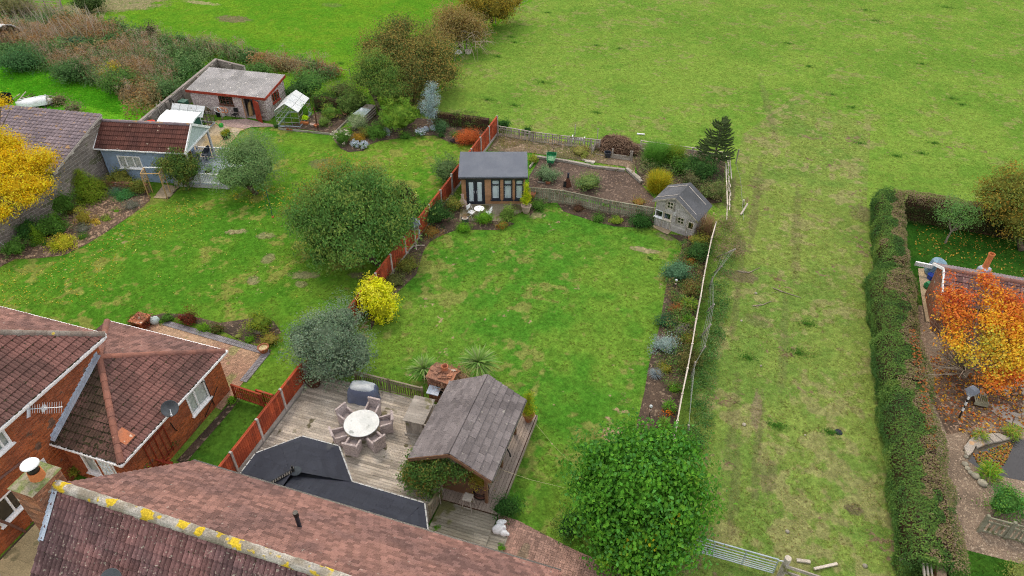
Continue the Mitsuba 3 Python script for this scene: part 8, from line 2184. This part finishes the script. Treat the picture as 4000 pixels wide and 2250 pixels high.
MB = [((3700, 1180, 3.2, 45), 'r'), ((3760, 1170, 3.4, 45), 'r'), ((3735, 1250, 2.8, 55), 'ro'), ((3720, 1330, 2.2, 45), 'o'), ((3845, 1085, 4.0, 30), 'r'), ((3865, 1130, 3.8, 35), 'ro'), ((3880, 1190, 3.4, 42), 'o'), ((3870, 1260, 3.0, 50), 'o'), ((3945, 1180, 3.6, 45), 'r'), ((3980, 1230, 3.4, 55), 'ro'), ((3960, 1300, 2.9, 60), 'o'), ((3880, 1340, 2.4, 60), 'y'), ((3970, 1390, 2.3, 60), 'oy'), ((3780, 1385, 1.9, 40), 'y'), ((3900, 1430, 1.8, 55), 'y'), ((3960, 1470, 1.5, 55), 'ro'), ((3880, 1500, 1.2, 45), 'ro'), ((3570 + 20 + 110, 1140, 3.4, 12), 'r'), ((4040, 1300, 3, 70), 'o'), ((3710, 1080, 4.0, 14), 'r')]
MC = {'r': [(.62, .14, .05), (.70, .22, .06), (.72, .30, .06)], 'ro': [(.74, .26, .05), (.80, .38, .05), (.64, .18, .05)], 'o': [(.82, .42, .04), (.80, .34, .05), (.84, .52, .05)], 'oy': [(.82, .48, .05), (.82, .56, .06)], 'y': [(.82, .58, .06), (.66, .54, .08), (.40, .40, .07), (.82, .48, .06)]}
put_leaves('crown', joinc([crown([B(*q, .95)], int(q[3] ** 2 * .34), .115, MC[k], aspect=.75, clump=.15, per=12, seed=300 + i, ragged=.3, inner=.35, jit=.16, core=0) for i, (q, k) in enumerate(MB)]), mp)
limbs(mb, [G(*q[:3]) for q, k in MB[::2]], .11, .012, 'bark_pale', mp, fork=mb + [.1, .1, .5], wob=.10)
tw = []
for i in range(46):
 a = mb + [0, 0, .4]
 e = G(rng.uniform(3600, 3800), rng.uniform(1230, 1480), rng.uniform(1.0, 2.6))
 m = (a + e) / 2 + rng.normal(0, .15, 3)
 tw.append(tube([a, m, e], [.035, .02, .006], 5))
 tw.append(tube([m, m + (e - m) * .8 + rng.normal(0, .25, 3)], [.014, .005], 4))
put('bare_branches', join(tw), 'bark_pale', mp)
# ferny asparagus, grasses and palms
def fern(name, label, cat, px, py, rpx, h, cols, n=900, width=.012, seed=1, lean=.5, droop=.25):
 rg = np.random.default_rng(seed)
 c = G(px, py)
 r = rpx * mpp(px, py)
 a, q = rg.uniform(0, 6.28, n), rg.random(n) ** .5
 pos = np.stack([c[0] + r * .55 * q * np.cos(a), c[1] + r * .55 * q * np.sin(a), rg.random(n) ** 1.6 * h * .75], 1)
 d = np.stack([np.cos(a) * q * lean, np.sin(a) * q * lean, np.full(n, 1.0)], 1) + rg.normal(0, .3, (n, 3))
 t = thing(name, label, cat)
 put_leaves('fronds', blades(pos, d, h * .5, width, cols, droop=droop, seed=seed, jit=.25), t)
 return t
fern('asparagus_fern', 'tall soft green asparagus fern behind the compost bay', 'plant', 2560, 640, 72, 1.75, [(.09, .22, .035), (.12, .27, .04), (.07, .16, .03)], 5200, .016, 51)
fern('asparagus_fern', 'feathery green asparagus fern with yellow tips left of the monkey puzzle', 'plant', 2632, 645, 50, 1.7, [(.14, .25, .035), (.30, .32, .04), (.10, .2, .03)], 3600, .016, 52)
fern('asparagus_fern', 'bright yellow asparagus fern behind the playhouse roof', 'plant', 2570, 745, 64, 1.5, [(.55, .42, .03), (.42, .38, .03), (.28, .34, .03)], 5200, .016, 53)
fern('tall_straw', 'brown straw stems between the playhouse and the rail fence', 'grass', 2752, 925, 40, 1.6, [(.32, .22, .13), (.24, .16, .09), (.16, .16, .06), (.2, .1, .07)], 1600, .018, 54, .3)
fern('border_grass', 'yellow green strappy clump in the right border', 'grass', 2688, 1205, 44, .75, [(.20, .32, .04), (.12, .24, .03), (.3, .36, .05)], 420, .045, 55, 1.0, .5)
fern('border_grass', 'bright green strappy clump below the rust shrub', 'grass', 2682, 1270, 42, .7, [(.13, .27, .03), (.09, .2, .025)], 380, .045, 56, 1.0, .5)
fern('border_grass', 'green strappy clump beside the orange flowers near the rail fence', 'grass', 2612, 1600, 34, .6, [(.11, .25, .03), (.08, .19, .025)], 220, .045, 57, 1.0, .5)
fern('border_grass', 'green grass clump emerging above the big leafy tree', 'grass', 2595, 1672, 34, .6, [(.11, .25, .03), (.16, .26, .04)], 220, .04, 58, 1.0, .5)
fern('pond_iris', 'bright green iris clump at the near pond edge', 'plant', 3855, 1862, 42, .95, [(.16, .33, .03), (.10, .24, .025), (.3, .36, .05)], 260, .05, 59, 1.1, .45)
fern('pond_iris', 'yellowing green clump behind the pond stones, left', 'plant', 3822, 1715, 30, .6, [(.2, .3, .04), (.36, .34, .08), (.1, .2, .03)], 200, .04, 60, 1.1, .5)
fern('pond_iris', 'green and yellow clump behind the pond stones, right', 'plant', 3945, 1700, 38, .7, [(.2, .3, .04), (.3, .32, .06), (.1, .2, .03)], 260, .04, 61, 1.1, .5)
sg = thing('blue_fescue', 'spiky silver blue grass ball in the right border', 'grass')
c = G(2558, 1470)
d = np.random.default_rng(62).normal(size=(420, 3))
d[:, 2] = np.abs(d[:, 2])
put_leaves('spikes', blades(np.repeat((c + UP * .12)[None], 420, 0), d, .42, .012, [(.34, .40, .44), (.26, .32, .36), (.42, .47, .5)], droop=.08, seed=62), sg)
tag(put_leaves('orange_flowers', crown([B(2610, 1615, .3, 12, .5), B(2590, 1612, .25, 8, .5)], 60, .08, [(.75, .22, .03)], aspect=.9, clump=.07, per=6, seed=63, core=0)), kind='stuff', label='orange flowers beside the strappy clump in the right border', cat='flowers')
for px, py, n, L, trunk, lab, sd in ((1868, 1415, 250, 1.1, 1.15, 'large spiky green cordyline palm right of the brick fireplace', 64), (1655, 1440, 170, .9, .75, 'smaller spiky green cordyline palm left of the brick fireplace', 65)):
 t = thing('cordyline', lab, 'palm')
 top = G(px, py, trunk)
 d = np.random.default_rng(sd).normal(size=(n, 3))
 d[:, 2] = np.abs(d[:, 2]) * .75 - .15
 put_leaves('leaves', blades(np.repeat(top[None], n, 0), d, L, .10, [(.15, .28, .06), (.22, .35, .09), (.10, .20, .05), (.32, .42, .17)], droop=.22, seg=4, seed=sd), t)
 put('trunk', tube([top * [1, 1, 0], top], .09, 8), 'bark', t)
# monkey puzzle
mk = thing('monkey_puzzle_tree', 'young monkey puzzle tree with spoked dark branches by the field corner', 'tree')
b = G(2782, 668)
tip = G(2781, 508, 0)
hgt = 3.9
put('trunk', tube([b, b + UP * hgt], [.09, .025], 8), 'deep' if False else 'bark', mk)
rg = np.random.default_rng(66)
br = []
for lev in np.linspace(1.3, hgt - .1, 9):
 k = 7
 L = 1.45 * (1 - (lev - 1.0) / (hgt - .6)) ** .75 + .18
 for i in range(k):
  a = rg.uniform(0, 6.28)
  e = np.array([math.cos(a), math.sin(a), 0])
  p0 = b + UP * lev
  pts = [p0, p0 + e * L * .4 + UP * .02, p0 + e * L * .75 + UP * .12, p0 + e * L + UP * .32]
  br.append((pts, L))
  for s in (-1, 1):
   f_ = np.array([math.cos(a + s * .7), math.sin(a + s * .7), 0])
   q = np.array(pts[1])
   br.append(([q, q + f_ * L * .3 + UP * .05, q + f_ * L * .5 + UP * .2], L * .5))
br.append(([b + UP * (hgt - .3), b + UP * hgt, b + UP * (hgt + .3)], .3))
put('branches', join([tube(p, [.05] * (len(p) - 1) + [.035], 6) for p, L in br]), 'monkey', mk)
pos, dr_s = [], []
for p, L in br:
 p = np.array(p)
 for j in range(len(p) - 1):
  k = int(np.linalg.norm(p[j + 1] - p[j]) / .012)
  for s in np.linspace(0, 1, k):
   pos.append(p[j] + (p[j + 1] - p[j]) * s)
   dr_s.append(unit(p[j + 1] - p[j]) * .6 + rg.normal(0, .75, 3))
put_leaves('scale_leaves', blades(np.array(pos), np.array(dr_s), .13, .05, [(.05, .095, .025), (.07, .12, .03), (.035, .065, .02)], droop=0, seg=1, seed=67), mk)
# ivy over the front of the gazebo
iv = thing('gazebo_ivy', 'dense green ivy covering the front left corner of the gazebo', 'ivy')
put_leaves('leaves', crown([(-9.45, 16.25, .9, .55, .35, .75), (-9.2, 16.2, 1.6, .6, .32, .6), (-9.6, 16.6, 1.5, .35, .6, .7), (-8.6, 16.15, 2.15, .6, .25, .32), (-8.0, 16.1, 2.5, .55, .22, .28), (-7.5, 16.1, 2.35, .4, .2, .3), (-8.9, 16.05, .9, .4, .3, .6), (-9.9, 16.5, .8, .3, .4, .6), (-9.0, 16.0, 1.9, .6, .3, .35), (-8.3, 15.98, 2.1, .5, .25, .3)], 12000, .085, [(.05, .10, .025), (.075, .14, .03), (.035, .075, .02), (.14, .15, .04), (.26, .18, .05)], aspect=.7, clump=.12, per=18, seed=68, droop=.8, wts=[.3, .3, .2, .12, .08]), iv)
put('vines', join([tube([(-9.6 + .1 * i, 16.25, DZ), (-9.4 + .1 * i, 16.2, 1.4), (-9.2 + .3 * i, 16.15, 2.2)], .02, 5) for i in range(4)]), 'bark', iv)
# ------------------------------------------------------------------ wild scrub behind the walls (nobody could count it)
SCR = [(0, 90), (215, 58), (600, 150), (850, 195), (1280, 275), (1345, 300), (1250, 330), (1130, 290), (850, 240), (842, 234), (545, 470), (480, 440), (490, 380), (390, 345), (280, 320), (200, 295), (100, 275), (0, 250), (-120, 240), (-120, 90)]
sp = inside(G2(*SCR), 2100, 71)
rg = np.random.default_rng(72)
ms = []
hf = meshkit.fbm(np.hstack([sp * .35, np.zeros((len(sp), 1))]), 3, 9)
hue = meshkit.fbm(np.hstack([sp * .28 + 50, np.zeros((len(sp), 1))]), 3, 10)
far = np.array([q[1] for q in sp]) > 62
SG = np.array([(.055, .11, .04), (.075, .14, .045), (.10, .15, .06), (.045, .085, .03)])
SB = np.array([(.22, .13, .055), (.17, .12, .06), (.26, .19, .10), (.13, .12, .06)])
pos, nr, cc_ = [], [], []
for (x, y), hh, hu in zip(sp, hf, hue):
 k = 40
 br_ = hu > .53
 R, Hh = rg.uniform(.4, .85), rg.uniform(.5, 1.1) * (.5 + hh)
 d = unit_rows(rg.normal(size=(k, 3)))
 d[:, 2] = np.abs(d[:, 2])
 rr_ = rg.uniform(.6, 1.05, (k, 1))
 pos.append(np.array([x, y, .1]) + d * rr_ * [R, R, Hh * 1.4])
 nr.append(d + rg.normal(0, .5, (k, 3)) + [0, 0, .3])
 base = (SB if br_ else SG)[rg.integers(4)]
 cc_.append(base * np.exp(rg.normal(0, .25, (k, 1))))
L1 = leaf_mesh(np.vstack(pos), unit_rows(np.vstack(nr)), .24, .45, np.vstack(cc_), rg=rg)
bp = inside(G2(*SCR), 9000, 73)
keep = meshkit.fbm(np.hstack([bp * .3 + 20, np.zeros((len(bp), 1))]), 3, 11) > .47
bp = bp[keep]
L2 = blades(np.hstack([bp, np.full((len(bp), 1), .2)]), rg.normal(0, .22, (len(bp), 3)) + [-.12, 0, 1], 1.75, .026, [(.36, .29, .20), (.30, .22, .14), (.42, .36, .28), (.25, .15, .08)], droop=.15, seed=74)
st2 = inside(G2((0, 60), (215, 55), (420, 100), (420, 180), (200, 190), (0, 170)), 260, 75)
L3 = blades(np.hstack([st2, np.full((len(st2), 1), .2)]), rg.normal(0, .25, (len(st2), 3)) + [-.3, 0, 1], 3.0, .06, [(.45, .40, .34), (.36, .31, .25)], droop=.1, seed=76)
tip_ = bp[rg.random(len(bp)) < .22]
fl = crown([(x, y, 1.6, .25, .25, .3) for x, y in tip_[:600]], 14000, .13, core=0, cols= [(.36, .28, .22), (.30, .20, .14), (.24, .13, .06), (.42, .34, .28)], aspect=.25, clump=.12, per=16, seed=77)
key = put_leaves('scrub', joinc([L1, L2, L3, fl]), label='tangled wild scrub of nettles, bramble and dry brown stalks', kind='stuff', cat='scrub')
for a in (('scrub_bush', 'rounded green bush with a yellow flank at the edge of the wild scrub', 460, 325, 58, [(.06, .12, .03), (.075, .14, .035)], .8), ('scrub_bush', 'dark bramble mound at the lower left edge of the scrub', 280, 275, 66, [(.055, .11, .04), (.045, .09, .03)], .7),
          ('scrub_bush', 'low bramble mound at the far left of the scrub', 75, 235, 75, [(.055, .12, .045), (.04, .09, .035)], .6), ('scrub_bush', 'green bramble beside the block wall coping', 640, 345, 52, [(.07, .13, .05), (.09, .15, .06)], .7), ('scrub_bush', 'dark twiggy bush standing up at the paddock tape', 590, 125, 24, [(.05, .06, .03), (.07, .07, .035)], 1.5),
          ('scrub_bush', 'grey green bush in the middle of the scrub', 295, 165, 36, [(.06, .11, .06), (.05, .09, .05)], .8), ('scrub_bush', 'green nettle bank behind the workshop roof', 1010, 275, 48, [(.06, .12, .035), (.08, .15, .04)], .7), ('scrub_bush', 'leafy green bush behind the greenhouse', 1205, 330, 62, [(.055, .125, .035), (.08, .17, .04)], .8),
          ('scrub_bush', 'yellow green bush behind the kitchen bed', 1265, 385, 44, [(.10, .19, .03), (.16, .22, .04), (.06, .12, .03)], .8), ('scrub_bush', 'dark green bush right of the workshop', 1150, 360, 45, [(.035, .08, .025), (.05, .10, .03)], .9), ('scrub_bush', 'dull green bush left of the ivy tree', 1340, 355, 52, [(.07, .11, .035), (.11, .12, .045)], .8),
          ('scrub_bush', 'dark hedge bush in the far top left corner beyond the gate', 345, 8, 60, [(.035, .06, .02), (.05, .075, .025)], .7), ('scrub_bush', 'brown hedge clump at the extreme top left', 60, 28, 75, [(.12, .11, .05), (.08, .09, .035)], .7), ('scrub_bush', 'weedy bush behind the scrap heap', 280, 425, 32, [(.09, .13, .05), (.16, .12, .08)], .7), ('scrub_bush', 'weedy brown tangle right of the white boat', 230, 388, 30, [(.2, .14, .09), (.1, .12, .05)], .7)):
 nm, lab, px, py, r, col, ratio = a
 t = bush(nm, lab, 'bush', px, py, r, col, ratio, .7, .14, extra=[(-.4 * r, .1 * r, -.1, .65 * r), (.45 * r, .05 * r, -.1, .6 * r)], clump=.24)
 if px == 460:
  put_leaves('yellow_leaves', crown([B(405, 285, 1.0, 22, 1), B(440, 265, 1.3, 20, .8)], 500, .14, [(.55, .45, .04), (.4, .38, .05)], clump=.2, per=12, seed=79), t)
ed = thing('polytunnel', 'end of a white polytunnel at the left edge beyond the scrub', 'polytunnel')
c = G(-10, 160)
put('cover', (np.array([c + [x, 1.9 * math.cos(a), 1.7 * math.sin(a)] for x in (-9, 1.6) for a in np.linspace(0, np.pi, 13)]), np.array([q for j in range(12) for q in ([j, j + 1, j + 13], [j + 1, j + 14, j + 13])])), 'glasswhite', ed, 'satin', smooth=True)
put('end_hoop', tube([c + [1.6, 1.9 * math.cos(a), 1.7 * math.sin(a)] for a in np.linspace(0, np.pi, 13)], .04, 5), 'steel', ed)
# ------------------------------------------------------------------ grass tufts, weeds and fallen leaves
rg = np.random.default_rng(81)
def tufts(name, poly, n, L, cols, w=.02, per=7, spread=.08, seed=1, droop=.4, label=None):
 rg = np.random.default_rng(seed)
 p = inside(poly, n, seed)
 q = np.repeat(p, per, 0) + rg.normal(0, spread, (n * per, 2))
 pos = np.hstack([q, np.full((len(q), 1), .005)])
 put_leaves(name, blades(pos, rg.normal(0, .45, (len(pos), 3)) + UP, L, w, cols, droop=droop, seg=2, seed=seed, jit=.3), kind='stuff', label=label, cat='grass')
FIELD = G2((1420, 455), (1800, 240), (2060, 10), (2200, -30), (4050, -30), (4050, 680), (3520, 760), (2950, 560), (2300, 540), (1960, 480))
tufts('field_grass', FIELD, 9000, .16, [(.07, .17, .02), (.10, .21, .025), (.16, .20, .04), (.24, .22, .08)], .03, 6, .14, 82)
STRIP = [(1.1, 14), (9.6, 14), (9.8, 46), (1.3, 48)]
tufts('strip_grass', STRIP, 7000, .11, [(.09, .16, .02), (.15, .20, .03), (.26, .24, .08), (.30, .26, .12)], .014, 7, .09, 83)
tufts('lawn_grass', [(FX + .3, 21.5), (-.9, 21.5), (-.9, 38), (-12, 38.5), (-14.5, 35), (FX + .4, 27)], 6000, .06, [(.05, .19, .014), (.08, .22, .02), (.14, .20, .03)], .012, 6, .07, 84)
PADK = [tuple(q) for q in PADL] + [(-45, 54.5), (-75, 66), (-60, 100), (-20, 110)]
tufts('paddock_grass', PADK, 6000, .15, [(.07, .21, .014), (.10, .25, .018)], .04, 5, .18, 85)
tufts('rough_grass_blades', G2((0, 255), (100, 280), (280, 325), (390, 350), (470, 390), (470, 450), (300, 400), (0, 360)), 2600, .2, [(.07, .30, .014), (.11, .33, .018)], .04, 6, .16, 86)
ft = []
for px, py, r in ((2120, 322, 30), (1997, 145, 16), (2010, 165, 14), (1905, 390, 26), (2010, 412, 20), (1945, 222, 15), (2330, 178, 16), (2420, 190, 12), (2140, 50, 18), (2330, 440, 18), (3250, 370, 22), (3380, 40, 30), (3700, 30, 26), (3720, 385, 20), (3760, 410, 18), (3360, 560, 20), (3500, 610, 25), (3330, 420, 16), (3080, 170, 20), (3600, 250, 24), (3420, 80, 26), (3160, 260, 18), (3650, 560, 22), (3120, 1380, 40), (3150, 1265, 30), (3240, 1690, 25), (2925, 1400, 30), (3040, 1665, 30), (3600, 600, 26), (1330, 248, 20), (2540, 1010, 10)):
 c = G(px, py)
 n = int(r * 7)
 rad = r * mpp(px, py)
 a, q = rg.uniform(0, 6.28, n), np.abs(rg.normal(0, .62, n))
 pos = np.stack([c[0] + rad * q * np.cos(a) * 1.5, c[1] + rad * q * np.sin(a) * .8, np.full(n, .01)], 1)
 ft.append(blades(pos, rg.normal(0, .5, (n, 3)) + UP, .22, .035, [(.035, .10, .015), (.045, .12, .018), (.06, .13, .02)], droop=.4, seg=2, seed=px))
put_leaves('dark_tufts', joinc(ft), kind='stuff', label='dark green tussocks dotted over the field', cat='grass')
wd = inside([(.75, 18), (1.7, 18), (1.9, 38), (.95, 38)], 260, 87)
put_leaves('fence_weeds', crown([(x, y, .22, .3, .3, .32) for x, y in wd], 12000, .09, core=0, cols=[(.05, .12, .03), (.07, .15, .035), (.10, .15, .05), (.035, .085, .025)], clump=.1, per=18, seed=88), kind='stuff', label='green weeds along the broken wire fence', cat='weeds')
wd = inside(G2((2800, 860), (2870, 860), (2890, 1020), (2800, 1040), (2785, 960)), 90, 89)
put_leaves('dry_fence_weeds', crown([(x, y, .25, .3, .3, .35) for x, y in wd], 4200, .11, core=0, cols=[(.22, .17, .10), (.15, .16, .06), (.28, .22, .15), (.09, .14, .04)], clump=.12, per=16, seed=90, aspect=.3), kind='stuff', label='dry brown weeds between the rail fence and the field near the playhouse', cat='weeds')
wd = inside(G2((1930, 540), (2150, 552), (2330, 585), (2440, 630), (2300, 632), (2180, 612), (1960, 592)), 170, 91)
put_leaves('bed_weeds', crown([(x, y, .12, .3, .25, .18) for x, y in wd], 5200, .09, core=0, cols=[(.22, .17, .09), (.17, .16, .05), (.13, .15, .04), (.28, .2, .12)], clump=.11, per=14, seed=92, aspect=.4), kind='stuff', label='low dry weeds covering the bed below the back picket fence', cat='weeds')
wd = inside(G2((2615, 1090), (2660, 960), (2770, 960), (2760, 1020), (2720, 1270), (2660, 1560), (2570, 1480), (2590, 1280)), 260, 93)
put_leaves('border_weeds', crown([(x, y, .1 + .35 * ((x * 7.3 + y * 3.1) % 1), .32, .32, .28) for x, y in wd], 14000, .085, core=0, cols=[(.06, .13, .03), (.09, .15, .04), (.14, .11, .05)], clump=.09, per=14, seed=94), kind='stuff', label='low mixed planting filling the right border', cat='weeds')
wd = inside(G2((2490, 600), (2820, 640), (2815, 780), (2760, 790), (2620, 760), (2500, 700)), 150, 95)
put_leaves('corner_weeds', crown([(x, y, .35, .4, .4, .4) for x, y in wd], 8000, .10, core=0, cols=[(.07, .12, .035), (.10, .13, .05), (.05, .09, .03), (.15, .14, .07)], clump=.13, per=16, seed=96), kind='stuff', label='tangled greenery filling the corner bed behind the playhouse', cat='weeds')
wd = inside(G2((1660, 990), (1700, 930), (1640, 920), (1590, 960), (1480, 1100), (1450, 1180), (1480, 1220), (1560, 1130)), 60, 97)
put_leaves('fence_border_weeds', crown([(x, y, .12, .25, .25, .16) for x, y in wd], 1700, .07, core=0, cols=[(.09, .12, .04), (.13, .12, .05), (.06, .10, .03)], clump=.09, per=12, seed=98), kind='stuff', label='sparse low plants under the red fence', cat='weeds')
def litter(name, poly, n, size, cols, z, seed, label):
 rg = np.random.default_rng(seed)
 p = inside(poly, n, seed)
 pos = np.hstack([p, z + rg.uniform(0, .02, (n, 1))])
 c = np.asarray(cols)[rg.integers(len(cols), size=n)] * np.exp(rg.normal(0, .2, (n, 1)))
 put_leaves(name, leaf_mesh(pos, unit_rows(rg.normal(0, .35, (n, 3)) + UP), size, .7, c, rg=rg), kind='stuff', label=label, cat='leaves')
YL = [(.66, .52, .05), (.75, .66, .16), (.50, .36, .06)]
litter('fallen_leaves', G2((0, 1060), (250, 1010), (420, 920), (560, 820), (660, 790), (760, 760), (820, 860), (560, 960), (380, 1180), (0, 1200)), 900, .085, YL, .03, 101, 'yellow fallen leaves scattered on the left lawn')
litter('apple_leaves', G2((900, 760), (1010, 745), (1120, 720), (1150, 790), (1060, 830), (930, 800)), 130, .13, [(.75, .66, .12), (.66, .52, .06)], .03, 102, 'pale yellow leaves under the apple tree')
litter('lawn_leaves', G2((560, 850), (1250, 800), (1300, 600), (1700, 600), (1500, 1000), (1200, 1200), (600, 1200)), 330, .08, [(.72, .62, .14), (.6, .5, .1), (.6, .58, .3)], .03, 103, 'a few scattered pale leaves on the open left lawn')
litter('maple_leaves', G2((3560, 1480), (3700, 1330), (4000, 1400), (4000, 1700), (3800, 1720), (3680, 1640)), 1500, .12, [(.62, .30, .04), (.50, .16, .04), (.66, .42, .06), (.40, .12, .05)], .07, 104, 'orange leaves fallen round the maple')
litter('orchard_leaves', G2((3570, 880), (4000, 880), (4000, 1080), (3850, 1040), (3580, 1000)), 420, .12, [(.50, .34, .05), (.55, .40, .10), (.34, .2, .05)], .02, 105, 'brown and yellow leaves on the shaded right lawn')
litter('pond_leaves', G2((3800, 1775), (3960, 1725), (3930, 1800), (3900, 1850), (3830, 1830)), 520, .11, [(.30, .12, .04), (.42, .2, .06), (.5, .3, .08), (.16, .2, .04)], .02, 106, 'brown leaves floating on the pond')
litter('border_litter', G2((0, 1035), (150, 1005), (330, 950), (560, 800), (560, 770), (420, 800), (250, 930), (60, 990)), 1600, .07, [(.42, .28, .12), (.5, .36, .16), (.28, .17, .08), (.55, .44, .25)], .08, 107, 'brown leaf litter on the left border')
litter('patch_litter', G2((2070, 700), (2200, 640), (2430, 672), (2540, 780), (2530, 840), (2300, 780), (2080, 740)), 1800, .075, [(.26, .18, .12), (.34, .24, .17), (.18, .12, .08), (.42, .32, .24)], .06, 108, 'dry leaf litter on the vegetable patch')
litter('hedge_litter', [(10.7, 24), (11.15, 24), (11.15, 32), (10.7, 32)], 260, .11, [(.42, .13, .05), (.5, .22, .06), (.34, .1, .05)], 1.66, 109, 'red leaves blown onto the hedge top')
